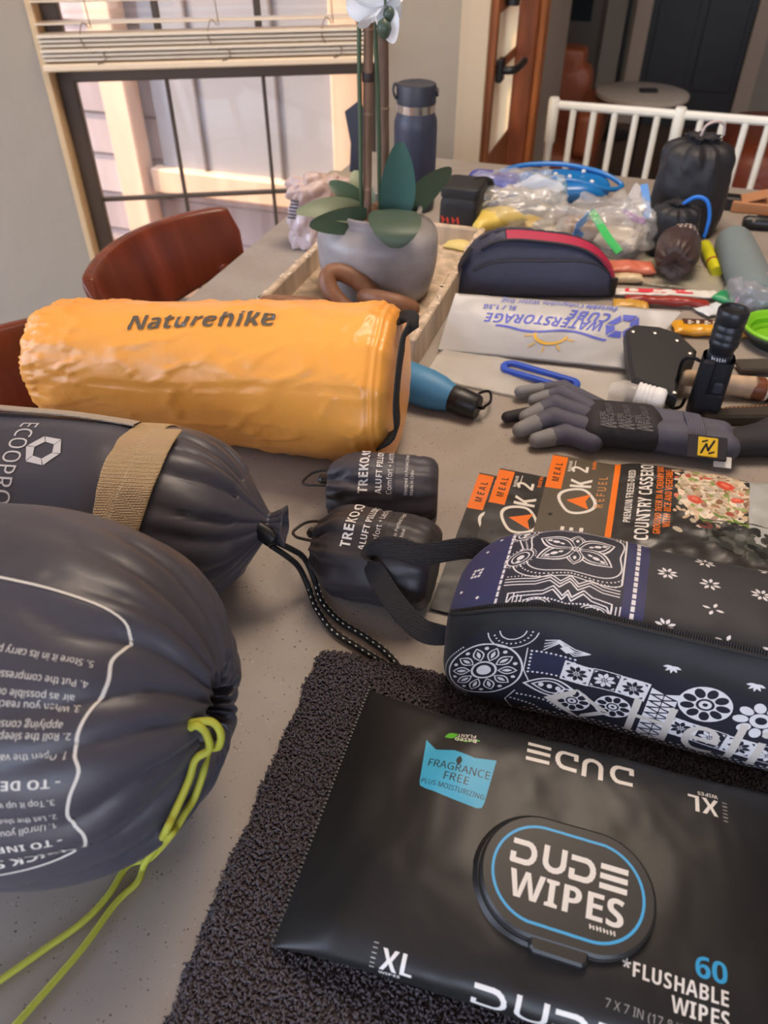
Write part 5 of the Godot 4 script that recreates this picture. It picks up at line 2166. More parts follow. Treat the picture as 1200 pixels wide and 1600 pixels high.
	wheel.call(Vector2(0.249, 0.058), 0.015, 9)
	flower_square.call(Vector2(0.2305, 0.083), 0.0092, false, 0.05)
	flower_square.call(Vector2(0.2495, 0.0845), 0.0092, true, 0.05)
	for i in 60:
		var x := 0.066 + i * 0.0054
		ink.disc(Vector2(x, 0.103), 0.0012, w)
		ink.poly([Vector2(x + 0.0012, 0.0985), Vector2(x + 0.0046, 0.0985), Vector2(x + 0.0029, 0.1012)], w)
		ink.poly([Vector2(x + 0.0012, 0.108), Vector2(x + 0.0046, 0.108), Vector2(x + 0.0029, 0.1052)], w)
	for q in [[0.155, 0.022], [0.205, 0.0205]]:
		for i in 5:
			ink.fill([Ink.leaf(Vector2(q[0], q[1]), Vector2(q[0], q[1]) + Vector2.from_angle(0.25 + i * 0.66) * 0.006, 0.0010)], w)
	# folded square emblem and the maker's name in warm silver
	var silver := S(206, 196, 184)
	var dc := Vector2(0.104, 0.0785)
	var dm := [dc + Vector2(-0.0235, 0.004), dc + Vector2(-0.002, -0.0135), dc + Vector2(0.0235, 0.0075), dc + Vector2(0.003, 0.022)]
	ink.poly([dm[0], dm[1], dm[1] + Vector2(-0.001, 0.0065), dm[0] + Vector2(0.008, 0.0015)], silver)
	ink.poly([dm[1], dm[2], dm[2] + Vector2(-0.0085, -0.001), dm[1] + Vector2(0.0005, 0.002)], silver)
	ink.poly([dm[2], dm[3], dm[3] + Vector2(0.0012, -0.0065), dm[2] + Vector2(-0.009, 0.0005)], silver)
	ink.poly([dm[3], dm[0], dm[0] + Vector2(0.0085, -0.001), dm[3] + Vector2(0.0, -0.0025)], silver)
	ink.text("Helinox", Vector2(0.1390, 0.1000), 0.056, silver, 0, false, 0.98, 0.01)
	return ink.tex()


func build_chair_bag():
	var a := Vector3(0.951, 0, 0.311)
	var n := Vector3(0.311, 0, -0.951)
	var o := a * -0.075 + n * 0.401 + UP * 0.762
	var Lb := 0.40
	var s0 := -0.150
	var s1 := 0.130
	var nz := noise(161, 11.0, 3)
	var sec := func(x: float) -> Vector3:   # half width, height, roundness of the end
		var e := clampf(1.0 - x / 0.045, 0, 1)
		var e2 := clampf(1.0 - (Lb - x) / 0.045, 0, 1)
		var k := maxf(e, e2)
		var cap := pow(maxf(0.0, 1.0 - pow(k, 2.6)), 0.42)
		var h := lerpf(0.102, 0.127, smoothstep(0.0, 0.085, x))
		return Vector3(0.052 * lerpf(0.30, 1.0, cap) if k < 1.0 else 0.0, h * (lerpf(0.45, 1.0, cap) if k < 1.0 else 0.0), cap)
	var shape := func(ph: float, x: float, lift: float) -> Vector3:
		var s: Vector3 = sec.call(x)
		var cv := -sgnpow(sin(ph), 0.52)
		var ch := -sgnpow(cos(ph), 0.52)
		var hy := s.y * 0.5
		var c := 0.067 if s.z < 1.0 else hy
		var mid := lerpf(0.046, hy, s.z)
		var w := 0.0030 * nz.get_noise_3d(x, cv * 0.05, ch * 0.06) * s.z
		var p := o + a * x + n * (cv * (s.x + w + lift)) + UP * (mid + ch * (hy + w * 0.7 + lift))
		p.y = maxf(p.y, 0.7635)
		return p
	var t := thing("patterned_bag", "navy and black zipped bag with white bandana pattern, lying across the meal pouches and towel", "bag", o + a * 0.2)
	var nu := 144
	var nv := 120
	var f := func(u: float, v: float) -> Vector3:
		# finer steps at the ends
		var x := Lb * (v - 0.55 / TAU * sin(v * TAU) * 1.0)
		return shape.call(u * TAU, x, 0.0)
	var g := Geo.new().grid(nu, nv, f, true, false)
	# the zip runs where the section passes this phase
	var zp := 0.405
	for j in nv + 1:
		var v := float(j) / nv
		var x := Lb * (v - 0.55 / TAU * sin(v * TAU))
		var arc := PackedFloat32Array()
		var run := 0.0
		for i in nu + 1:
			if i > 0:
				run += g.v[j * (nu + 1) + i].distance_to(g.v[j * (nu + 1) + i - 1])
			arc.append(run)
		var zero := arc[int(zp * nu)]
		for i in nu + 1:
			g.t[j * (nu + 1) + i] = Vector2(x / Lb, (zero - arc[i] - s0) / (s1 - s0))
	part("body", g, mat(Color.WHITE, 0.62, {"tex": bandana_print(Lb, s0, s1), "rim": 0.15}), t, "navy and black cloth with white bandana print and silver lettering")
	# zip: two rows of coil and a piped seam along the front edge
	var zl := []
	for i in 40:
		zl.append(shape.call(zp * TAU, 0.004 + 0.385 * i / 39.0, 0.0008))
	var zc := Geo.new()
	var q := Geo.smooth(zl, 6)
	for i in range(1, q.size() - 1):
		var d := (q[i + 1] - q[i - 1]).normalized()
		zc.box(q[i], Vector3(0.0009, 0.0016, 0.0042), 0.0003, d, (UP * 0.75 - n * 0.65).normalized(), d.cross((UP * 0.75 - n * 0.65).normalized()).normalized())
	part("zip_teeth", zc, mat(S(34, 32, 33), 0.5), t).set_meta("kind", "stuff")
	var pipe := []
	for i in 30:
		pipe.append(shape.call((zp - 0.012) * TAU, 0.004 + 0.385 * i / 29.0, 0.0008))
	part("piped_seam", Geo.new().tube(pipe, 0.0015, 8, 4), mat(S(26, 25, 28), 0.7), t)
	# webbing grab loop at the left end
	var h := [o + a * 0.030 + n * 0.040 + UP * 0.068, o + a * 0.004 + n * 0.050 + UP * 0.072, Vector3(0.0312, 0.8280, -0.4504), Vector3(0.0093, 0.8320, -0.4537), Vector3(-0.0052, 0.8300, -0.4543), Vector3(-0.0115, 0.8220, -0.4521), Vector3(-0.0052, 0.8120, -0.4414), Vector3(0.0103, 0.8020, -0.4189), Vector3(0.0302, 0.7960, -0.3974), o + a * 0.006 - n * 0.022 + UP * 0.046, o + a * 0.03 - n * 0.02 + UP * 0.046]
	var wd := [UP + n * 0.6, UP + n * 0.6, UP + n * 0.7, UP + n * 0.8, UP + n * 0.4 - a * 0.3, UP * 0.9 - a * 0.2, UP * 0.5 + a * 0.5 + n * 0.5, UP * 0.35 + a * 0.6 + n * 0.6, UP * 0.5 + a * 0.5 + n * 0.4, UP, UP]
	part("grab_loop", Geo.new().strap(h, wd, 0.0180, 0.0024, 7), webbing(S(34, 31, 32)), t, "black webbing loop")


# ---------------------------------------------------------------- tray, pot, orchid, bottle
func tray_pt(u: float, w: float, y: float) -> Vector3:
	# u along the table from the near end of the tray, w across from its left outer side
	var o := ACROSS * -0.482 + LONG * 0.842
	return o + LONG * u + ACROSS * w + UP * (0.75 + y)


func build_centrepiece():
	var wood := wood_mat(S(232, 208, 180), 51, 0.7, 4.0, 0.7)
	var W := 0.242
	var L := 0.40
	var t := thing("wooden_tray", "long weathered pale wood tray that holds the grey plant pot", "tray", tray_pt(L / 2, W / 2, 0))
	part("bottom", Geo.new().box(tray_pt(L / 2, W / 2, 0.0065), Vector3(W - 0.004, 0.011, L - 0.004), 0.002, ACROSS, UP, -LONG), wood, t)
	for w in [0.006, W - 0.006]:
		part("side_board", Geo.new().box(tray_pt(L / 2, w, 0.0225), Vector3(0.012, 0.044, L), 0.002, ACROSS, UP, -LONG), wood, t)
	for u in [0.006, L - 0.006]:
		part("end_board", Geo.new().box(tray_pt(u, W / 2, 0.0225), Vector3(W - 0.024, 0.044, 0.012), 0.002, ACROSS, UP, -LONG), wood, t)
	# worn chips along the rim
	var chips := Geo.new()
	var rng := RandomNumberGenerator.new()
	rng.seed = 5
	for i in 60:
		var w: float = 0.0005 if i % 2 == 0 else W - 0.0125
		chips.box(tray_pt(rng.randf() * L, w + rng.randf() * 0.012, 0.0443), Vector3(rng.randf_range(0.002, 0.006), 0.0006, rng.randf_range(0.002, 0.012)), 0.0002, ACROSS, UP, -LONG)
	part("worn_paint", chips, mat(S(226, 208, 186), 0.8), t).set_meta("kind", "stuff")
	# pot
	var c := Vector3(-0.009, 0.7625, -1.088)
	var glaze := StandardMaterial3D.new()
	glaze.albedo_texture = noise_tex(52, 0.006, 5, 512, false, 1, S(128, 122, 122), S(176, 172, 172))
	glaze.uv1_triplanar = true
	glaze.uv1_scale = Vector3(5, 5, 5)
	glaze.roughness = 0.38
	t = thing("plant_pot", "grey glazed stoneware pot holding the orchid, standing in the wooden tray", "pot", c)
	part("body", Geo.new().lathe(c, [Vector2(0.0000, 0.0000), Vector2(0.066, 0), Vector2(0.072, 0.003), Vector2(0.078, 0.013), Vector2(0.0825, 0.030), Vector2(0.0855, 0.050), Vector2(0.0865, 0.070), Vector2(0.0858, 0.084), Vector2(0.083, 0.093), Vector2(0.0785, 0.099), Vector2(0.073, 0.1025), Vector2(0.069, 0.1045), Vector2(0.066, 0.108), Vector2(0.0615, 0.111), Vector2(0.0605, 0.114), Vector2(0.0625, 0.119), Vector2(0.0625, 0.122), Vector2(0.0595, 0.1235), Vector2(0.056, 0.122), Vector2(0.055, 0.112), Vector2(0.055, 0.105), Vector2(0, 0.105)], 64), glaze, t)
	var soil := Geo.new()
	for i in 70:
		var an := rng.randf() * TAU
		var r := sqrt(rng.randf()) * 0.05
		var q := c + Vector3(cos(an) * r, 0.107 + rng.randf() * 0.006, sin(an) * r)
		soil.lathe(q, [Vector2(0, -0.005), Vector2(0.005, -0.002), Vector2(0.006, 0.001), Vector2(0.003, 0.005), Vector2(0, 0.006)], 7, Vector3(rng.randf() - 0.5, 1, rng.randf() - 0.5).normalized())
	part("pebbles", soil, mat(S(118, 86, 64), 0.8), t, "brown pebbles round the stems").set_meta("kind", "stuff")
	build_orchid(c + UP * 0.112)
	build_knot()
	build_bottle()


func leaf_geo(base: Vector3, tip: Vector3, wide: Vector3, arch: float, nrm: Vector3, fold := 0.15, shape := 0.6) -> Geo:
	var d := tip - base
	var l := d.length()
	var sheet := func(top: bool) -> Callable:
		return func(u: float, v: float) -> Vector3:
			var e := u * 2.0 - 1.0
			var prof := pow(sin(PI * pow(clampf(v, 0.0, 1.0), shape) * 0.985 + 0.02), 0.52)
			var w := wide.length() * 0.5 * prof
			var p := base + d * v + wide.normalized() * (e * w) + nrm * (arch * sin(PI * v) + fold * w * (e * e - 0.3))
			var th := 0.0009 * (1.0 - e * e) * prof
			return p + nrm * (th if top else -th)
	var g := Geo.new().grid(14, 22, sheet.call(true), false, false, false, false)
	orient(g, nrm)
	var h := Geo.new().grid(14, 22, sheet.call(false), false, false, false, false)
	orient(h, -nrm)
	return g.add(h)


func orient(g: Geo, nrm: Vector3):
	var s := 0.0
	for q in g.n:
		s += q.dot(nrm)
	if s < 0:
		for i in g.n.size():
			g.n[i] = -g.n[i]
		for i in range(0, g.ix.size(), 3):
			var k := g.ix[i + 1]
			g.ix[i + 1] = g.ix[i + 2]
			g.ix[i + 2] = k


func build_orchid(c: Vector3):
	var green := mat(S(70, 92, 72), 0.34, {"norm": noise_tex(53, 0.03, 2, 128, true, 2.0), "depth": 0.2, "scale": 8.0})
	var pale := mat(S(128, 136, 106), 0.45)
	var t := thing("orchid", "white orchid with glossy dark green leaves tied to bamboo stakes in the grey pot", "plant", c)
	var z := c.z
	# leaves: upright one behind, drooping one in front, and the side leaves
	part("leaf", leaf_geo(c + Vector3(0.026, 0.002, 0.012), Vector3(0.0212, 0.9795, -1.0510), Vector3(0.048, 0, 0.012), -0.006, Vector3(-0.25, 0.25, 1).normalized(), 0.35), mat(S(66, 100, 92), 0.22, {"norm": noise_tex(53, 0.03, 2, 128, true, 2.0), "depth": 0.2, "scale": 8.0}), t, "upright glossy leaf")
	part("leaf", leaf_geo(c + Vector3(0.022, 0.024, 0.046), Vector3(0.0149, 0.8714, -0.9760), Vector3(0.070, 0.0, 0.004), 0.020, Vector3(0.05, 0.35, 1).normalized(), -0.1, 0.5), mat(S(62, 80, 64), 0.5), t, "leaf drooping over the rim")
	part("leaf", leaf_geo(c + Vector3(0.035, 0.006, 0.006), Vector3(0.0940, 0.9258, -1.1160), Vector3(-0.006, 0.048, 0.014), 0.004, Vector3(0.1, 0.5, 0.85).normalized(), 0.1), green, t)
	part("leaf", leaf_geo(c + Vector3(-0.012, 0.004, 0.02), Vector3(-0.1167, 0.8969, -1.0360), Vector3(0.006, 0.022, -0.03), 0.012, Vector3(-0.1, 0.8, 0.6).normalized(), 0.2), pale, t)
	part("leaf", leaf_geo(c + Vector3(-0.010, 0.0, 0.024), Vector3(-0.0979, 0.8881, -1.0160), Vector3(0.012, 0.034, -0.012), 0.006, Vector3(-0.1, 0.5, 0.85).normalized(), 0.2), green, t)
	part("leaf", leaf_geo(c + Vector3(-0.012, 0.002, -0.01), Vector3(-0.0757, 0.9150, -1.0960), Vector3(0.01, 0.022, -0.02), 0.006, Vector3(-0.2, 0.7, 0.6).normalized(), 0.2), green, t)
	part("leaf", leaf_geo(c + Vector3(-0.016, 0.006, -0.02), Vector3(-0.0397, 0.9198, -1.1360), Vector3(0.034, 0.002, 0.004), 0.006, Vector3(0, 0.5, 0.86).normalized(), 0.2), pale, t)
	# stakes with nodes, and the flower stems tied to them
	var bam := wood_mat(S(142, 112, 92), 54, 0.5, 6.0, 0.6)
	for q in [[Vector3(-0.0237, 0.8856, -1.0660), Vector3(-0.0167, 1.1661, -1.0660), 0.0058], [Vector3(0.0018, 0.8926, -1.0960), Vector3(-0.0015, 1.1635, -1.0960), 0.0062]]:
		var a: Vector3 = q[0]
		var b: Vector3 = q[1]
		a.y = c.y - 0.006
		var l := a.distance_to(b)
		var prof := [Vector2(0, 0), Vector2(q[2], 0)]
		var y := 0.05
		while y < l - 0.02:
			prof.append_array([Vector2(q[2], y - 0.006), Vector2(q[2] * 1.16, y - 0.002), Vector2(q[2] * 0.93, y), Vector2(q[2] * 1.02, y + 0.003)])
			y += 0.092
		prof.append_array([Vector2(q[2], l), Vector2(0, l)])
		part("bamboo_stake", Geo.new().lathe(a, prof, 16, (b - a).normalized()), bam, t, "brown bamboo stake")
	var stem := mat(S(64, 84, 58), 0.5)
	part("stem", Geo.new().tube([c + Vector3(-0.020, -0.004, 0.012), Vector3(-0.0309, 0.9144, -1.0610), Vector3(-0.0302, 0.9936, -1.0610), Vector3(-0.0301, 1.0720, -1.0610), Vector3(-0.0280, 1.1365, -1.0610), Vector3(-0.0231, 1.1666, -1.0610)], 0.0026, 8, 5), stem, t)
	part("stem", Geo.new().tube([c + Vector3(0.004, -0.004, 0.005), Vector3(-0.0061, 0.9079, -1.0810), Vector3(-0.0067, 0.9809, -1.0810), Vector3(-0.0080, 1.0404, -1.0810), Vector3(-0.0101, 1.0888, -1.0810), Vector3(-0.0088, 1.1648, -1.0810)], 0.0028, 8, 5), stem, t)
	part("spike", Geo.new().tube([Vector3(-0.0074, 1.1588, -1.0810), Vector3(-0.0014, 1.1454, -1.0360), Vector3(0.0014, 1.1322, -1.0260), Vector3(0.0000, 1.1101, -1.0260)], 0.0016, 8, 5), stem, t)
	# flower: three broad petals seen from the side, and two buds
	var petal := mat(S(236, 238, 240), 0.5, {"back": S(150, 155, 160)})
	var bloom := Geo.new()
	for q in [[Vector3(0.0000, 1.1307, -1.0280), Vector3(-0.0429, 1.1285, -1.0360), Vector3(0.0, 0.05, 0.02), 0.010], [Vector3(0.0000, 1.1285, -1.0260), Vector3(-0.0188, 1.1103, -1.0160), Vector3(0.034, 0.02, -0.01), 0.008], [Vector3(0.0014, 1.1297, -1.0260), Vector3(-0.0245, 1.1514, -1.0460), Vector3(0.04, 0.02, 0.0), 0.006], [Vector3(0.0022, 1.1288, -1.0240), Vector3(0.0102, 1.0949, -1.0110), Vector3(0.026, 0.004, 0.006), 0.006], [Vector3(0.0029, 1.1322, -1.0260), Vector3(0.0196, 1.1188, -1.0260), Vector3(0.01, 0.03, 0.0), 0.004], [Vector3(0.0014, 1.1334, -1.0260), Vector3(0.0286, 1.1513, -1.0360), Vector3(-0.012, 0.03, 0.0), 0.006]]:
		bloom.add(leaf_geo(q[0], q[1], q[2], q[3], Vector3(-0.2, 0.4, 0.9).normalized(), 0.5, 0.75))
	part("petals", bloom, petal, t, "white petals")
	for q in [[Vector3(0.0000, 1.1098, -1.0110), 0.0088], [Vector3(0.0057, 1.1226, -1.0160), 0.0068]]:
		var r: float = q[1]
		part("bud", Geo.new().lathe(q[0], [Vector2(0, -r * 1.35), Vector2(r * 0.6, -r), Vector2(r, -r * 0.1), Vector2(r * 0.8, r * 0.7), Vector2(0, r * 1.2)], 16), mat(S(62, 78, 66), 0.4), t, "dark green bud")
	part("tie", Geo.new().lathe(Vector3(-0.0197, 1.0504, -1.0660), [Vector2(0.0072, -0.005), Vector2(0.0076, -0.003), Vector2(0.0076, 0.003), Vector2(0.0072, 0.005)], 16), mat(S(40, 32, 28), 0.6), t)


func build_knot():
	# three carved links in a chain
	var wood := wood_mat(S(158, 112, 82), 55, 0.5, 5.0, 0.75)
	var t := thing("wooden_chain_knot", "carved brown wooden chain links leaning against the grey pot", "ornament", tray_pt(0.12, 0.11, 0.012))
	var link := func(c: Vector3, a: Vector3, b: Vector3, r: float) -> Geo:
		var f := func(u: float, v: float) -> Vector3:
			var an := v * TAU
			var p := c + a * cos(an) + b * sin(an)
			var d := (-a * sin(an) + b * cos(an)).normalized()
			var nn := a.cross(b).normalized()
			var o := d.cross(nn)
			return p + (nn * sin(u * TAU) + o * cos(u * TAU)) * r
		return Geo.new().grid(16, 48, f, true, true)
	var c1 := Vector3(-0.0420, 0.7998, -0.9900)
	part("link", link.call(c1, Vector3(0.034, -0.022, 0.012), Vector3(0.008, 0.014, -0.014), 0.0125), wood, t)
	part("link", link.call(Vector3(0.0053, 0.7910, -0.9850), Vector3(0.032, -0.006, 0.006), Vector3(0.004, 0.014, 0.022), 0.0115), wood, t)
	part("link", link.call(Vector3(-0.1252, 0.7939, -0.9750), Vector3(0.034, -0.004, -0.004), Vector3(0.004, 0.012, 0.022), 0.0105), wood, t)


func build_bottle():
	var p := Vector3(0.056, 0.75, -1.478)
	var t := thing("water_bottle", "navy insulated steel bottle with a loop lid, standing behind the orchid", "bottle", p)
	var navy := mat(S(52, 56, 74), 0.42)
	part("body", Geo.new().lathe(p, [Vector2(0, 0), Vector2(0.034, 0), Vector2(0.0375, 0.003), Vector2(0.0385, 0.008), Vector2(0.0385, 0.140), Vector2(0.0378, 0.152), Vector2(0.0350, 0.160), Vector2(0.0335, 0.163), Vector2(0.0335, 0.166), Vector2(0, 0.166)], 40), navy, t)
	part("neck_ring", Geo.new().lathe(p + UP * 0.166, [Vector2(0.0335, 0), Vector2(0.0335, 0.013), Vector2(0.031, 0.0135)], 40), mat(S(206, 200, 196), 0.22, {"metal": 1.0}), t, "bare steel ring")
	part("lid", Geo.new().lathe(p + UP * 0.1795, [Vector2(0.031, -0.001), Vector2(0.0345, 0), Vector2(0.0345, 0.027), Vector2(0.0335, 0.030), Vector2(0.031, 0.031), Vector2(0.0285, 0.030), Vector2(0, 0.0295)], 40), mat(S(46, 50, 62), 0.45), t)
	part("carry_loop", Geo.new().strap([p + Vector3(-0.035, 0.186, 0.004), p + Vector3(-0.040, 0.198, 0.002), p + Vector3(-0.0385, 0.207, 0), p + Vector3(-0.034, 0.209, 0)], Vector3(0, 0, 1), 0.014, 0.004), mat(S(40, 42, 50), 0.5), t)
	part("loop_pivot", Geo.new().lathe(p + Vector3(0.0345, 0.196, 0), [Vector2(0, 0), Vector2(0.007, 0), Vector2(0.007, 0.003), Vector2(0.005, 0.004), Vector2(0, 0.004)], 16, Vector3.RIGHT), mat(S(40, 42, 50), 0.5), t)
	# dark card leaning behind the stakes
	var q := Vector3(-0.050, 0.75, -1.52)
	var o := Geo.new()
	o.prism(PackedVector2Array([Vector2(-0.018, 0.002), Vector2(0.016, 0.0), Vector2(0.022, 0.14), Vector2(0.006, 0.171), Vector2(-0.022, 0.152), Vector2(-0.012, 0.10)]), q, Vector3.RIGHT, Vector3(0, 0.98, -0.2).normalized(), 0.012, 0.002)
	whole("dark_pouch", o, mat(S(38, 40, 56), 0.5), "dark upright pouch half hidden behind the bamboo stakes", "pouch")


# ---------------------------------------------------------------- tools and packets at the right
func build_right_gear():
	build_water_bag()
	build_lantern()
	build_gloves()
	build_flashlight()
	build_hatchet()
	build_knife()
	build_bowl()
	build_snacks()


func build_water_bag():
	var film := mat(S(200, 198, 195), 0.32, {"alpha": 0.86, "back": S(120, 120, 118)})
	var clear := mat(S(226, 222, 214), 0.3, {"alpha": 0.42})
	var nz := noise(171, 12.0, 3)
	# the printed panel leans back on the wash bag, the spout panel lies flat
	var bl := Vector3(0.0717, 0.7560, -0.9168)
	var br := Vector3(0.3163, 0.7560, -0.8667)
	var tl := Vector3(0.0975, 0.8050, -0.9869)
	var tr := Vector3(0.3943, 0.8000, -0.9433)
	var nrm := (br - bl).cross(tl - bl).normalized()
	var t := thing("water_container", "folded clear plastic water bag with blue print, blue handle and a white spout cap", "water container", (bl + br) / 2)
	var panel := func(u: float, v: float) -> Vector3:
		var p := bl.lerp(br, u).lerp(tl.lerp(tr, u), v)
		return p + nrm * (0.010 * sin(PI * v) * sin(PI * clampf(u * 1.1, 0, 1)) + 0.002 * nz.get_noise_2d(u * 0.3, v * 0.1))
	var sheet := func(f: Callable, th: float) -> Callable:
		return func(u: float, v: float) -> Vector3:
			# closed thin slab: v runs over the front and back again
			var q: Vector3 = f.call(u, v * 2.0 if v < 0.5 else 2.0 - v * 2.0)
			return q + nrm * (th if v < 0.5 else -th) * sin(PI * fmod(v * 2.0, 1.0)) * 1.0
	var g := Geo.new().grid(48, 48, sheet.call(panel, 0.0016), false, true)
	part("printed_panel", g, film, t, "milky panel with a blue name and a yellow sun, upside down")
	# print, read upside down from here
	var st := Stencil.new()
	var sun := Stencil.new()
	var L := bl.distance_to(br) * 1.12
	st.T = Transform2D(PI, Vector2(0, 0))
	st.text("WATERSTORAGE", Vector2(-0.075, 0.006), 0.0205, Color.WHITE, 0, true, 0.98)
	st.text("CUBE", Vector2(-0.075, 0.0215), 0.021, Color.WHITE, 0, true, 1.0)
	st.text("5L / 1.3G", Vector2(0.045, 0.0205), 0.0105, Color.WHITE, 0, true)
	st.text("Portable", Vector2(-0.075, 0.0335), 0.0095, Color.WHITE, 0, true)
	st.text("Collapsible", Vector2(-0.034, 0.0335), 0.0105, Color.WHITE, 0, false)
	st.text("Water Bag", Vector2(0.020, 0.0335), 0.0105, Color.WHITE, 0, false)
	for i in 6:
		var w0 := TAU * i / 6.0 + 0.05
		var w1 := TAU * (i + 1) / 6.0 - 0.08
		var c := Vector2(-0.097, 0.004)
		st.fill([PackedVector2Array([c + Vector2(cos(w0), sin(w0)) * 0.0205, c + Vector2(cos(w1), sin(w1)) * 0.0205, c + Vector2(cos(w1), sin(w1)) * 0.0095, c + Vector2(cos(w0), sin(w0)) * 0.0095])], Color.WHITE)
	var wave := []
	for i in 25:
		var x := -0.09 + 0.15 * i / 24.0
		wave.append(Vector2(x, -0.0165 - 0.0035 * cos(i / 24.0 * TAU * 1.5)))
	st.line(wave, 0.0030, Color.WHITE)
	sun.T = Transform2D(PI, Vector2(0, 0))
	var arc := []
	for i in 15:
		var an := PI * i / 14.0
		arc.append(Vector2(-0.018 + cos(an) * 0.021, -0.022 - sin(an) * 0.012))
	sun.line(arc, 0.0036, Color.WHITE)
	for i in 5:
		var an := PI * (0.06 + 0.22 * i)
		var dv := Vector2(cos(an), sin(an) * 0.7)
		sun.line([Vector2(-0.018, -0.022) - dv * 0.024, Vector2(-0.018, -0.022) - dv * 0.034], 0.0017, Color.WHITE)
	var put := func(q: Vector2) -> Vector3:
		if q.x > 1e4:
			return bl + nrm * 10.0
		return panel.call(clampf(0.46 + q.x / L, 0, 1), clampf(0.60 - q.y / 0.093, 0, 1)) + nrm * 0.0022
	part("lettering", st.geo(put, 0.008), mat(S(70, 84, 190), 0.5), t, "blue printed name and emblem, upside down")
	part("sun_print", sun.geo(put, 0.008), mat(S(226, 176, 62), 0.5), t, "yellow half sun print")
	# lower panel
	var a := Vector3(0.0522, 0.7520, -0.8544)
	var b := Vector3(0.2722, 0.7520, -0.7597)
	var c2 := Vector3(0.0802, 0.7570, -0.9184)
	var d := Vector3(0.3251, 0.7540, -0.8511)
	var low := func(u: float, v: float) -> Vector3:
		var p := a.lerp(b, u).lerp(c2.lerp(d, u), v)
		return p + UP * (0.005 * sin(PI * v) + 0.003 * nz.get_noise_2d(u * 0.25, v * 0.09 + 4.0) + 0.006 * smoothstep(0.7, 1.0, u) * sin(PI * v))
	var nrm2 := UP
	var sheet2 := func(u: float, v: float) -> Vector3:
		var q: Vector3 = low.call(u, v * 2.0 if v < 0.5 else 2.0 - v * 2.0)
		return q + nrm2 * (0.0014 if v < 0.5 else -0.0014) * sin(PI * fmod(v * 2.0, 1.0))
	part("clear_panel", Geo.new().grid(40, 40, sheet2, false, true), clear, t, "clear flat panel")
	# blue handle: a long ring
	var h0 := Vector3(0.1632, 0.7620, -0.8628)
	var h1 := Vector3(0.2267, 0.7640, -0.8191)
	var ax := (h1 - h0).normalized()
	var az := ax.cross(UP).normalized()
	var ring := func(u: float, v: float) -> Vector3:
		var an := v * TAU
		var q := h0 if cos(an) < 0 else h1
		var dir := ax * cos(an) + az * sin(an)
		var ce := q + dir * 0.0105
		return ce + dir * (sgnpow(cos(u * TAU), 0.6) * 0.0042) + UP * (sgnpow(sin(u * TAU), 0.6) * 0.0032)
	part("handle", Geo.new().grid(16, 56, ring, true, true), mat(S(46, 84, 190), 0.4), t, "blue loop handle")
	# spout and screw cap lying on their side
	var cp := Vector3(0.3083, 0.7700, -0.7746)
	var dir := (Vector3(0.3235, 0.7700, -0.7691) - Vector3(0.2759, 0.7700, -0.7916)).normalized()
	var white := mat(S(226, 226, 224), 0.4)
	var prof := [Vector2(0, -0.020), Vector2(0.0165, -0.020), Vector2(0.0205, -0.018)]
	for i in 4:
		prof.append_array([Vector2(0.0208, -0.016 + i * 0.005), Vector2(0.0200, -0.0145 + i * 0.005), Vector2(0.0200, -0.013 + i * 0.005), Vector2(0.0208, -0.0115 + i * 0.005)])
	prof.append_array([Vector2(0.0206, 0.012), Vector2(0.0190, 0.0145), Vector2(0.0170, 0.015), Vector2(0.0165, 0.0135), Vector2(0, 0.0135)])
	part("screw_cap", Geo.new().lathe(cp + dir * 0.008, prof, 48, dir), white, t, "white ribbed screw cap")
	part("spout", Geo.new().lathe(cp - dir * 0.012, [Vector2(0.010, -0.03), Vector2(0.017, -0.016), Vector2(0.0175, 0.0)], 32, dir), clear, t)


func build_lantern():
	var a := Vector3(0.0310, 0.7740, -0.8085)
	var b := Vector3(0.1039, 0.7660, -0.7670)
	var d := (b - a).normalized()
	var t := thing("filter_bottle", "blue squeeze bottle with a black cap poking out beside the orange tent bag", "bottle", (a + b) / 2 - UP * 0.02)
	part("body", Geo.new().lathe(a - d * 0.02, [Vector2(0, 0), Vector2(0.020, 0.001), Vector2(0.0235, 0.006), Vector2(0.0235, 0.045), Vector2(0.021, 0.062), Vector2(0.016, 0.078), Vector2(0, 0.078)], 32, d), mat(S(70, 134, 176), 0.5), t)
	part("cap", Geo.new().lathe(a + d * 0.056, [Vector2(0.0155, 0), Vector2(0.0165, 0.002), Vector2(0.0160, 0.012), Vector2(0.0168, 0.0125), Vector2(0.0150, 0.034), Vector2(0.0135, 0.036), Vector2(0, 0.036)], 32, d), mat(S(24, 24, 26), 0.4), t, "black ridged cap")
	var e := a + d * 0.092
	part("loop", Geo.new().tube([e, e + d * 0.008 + UP * 0.004, Vector3(0.1139, 0.7660, -0.7615), Vector3(0.1264, 0.7640, -0.7785), Vector3(0.1280, 0.7640, -0.8013), Vector3(0.1156, 0.7660, -0.7952), Vector3(0.1065, 0.7670, -0.7794)], 0.0017, 8, 6), mat(S(34, 34, 36), 0.35, {"metal": 0.6}), t, "small dark wire loop")


func glove_mesh(spec: Array, k: float) -> Geo:
	var bl := Blob.new()
	bl.k = k
	for q in spec:
		bl.bone(q[0], q[1], q[2], q[3])
	return bl.geo(0.0028)


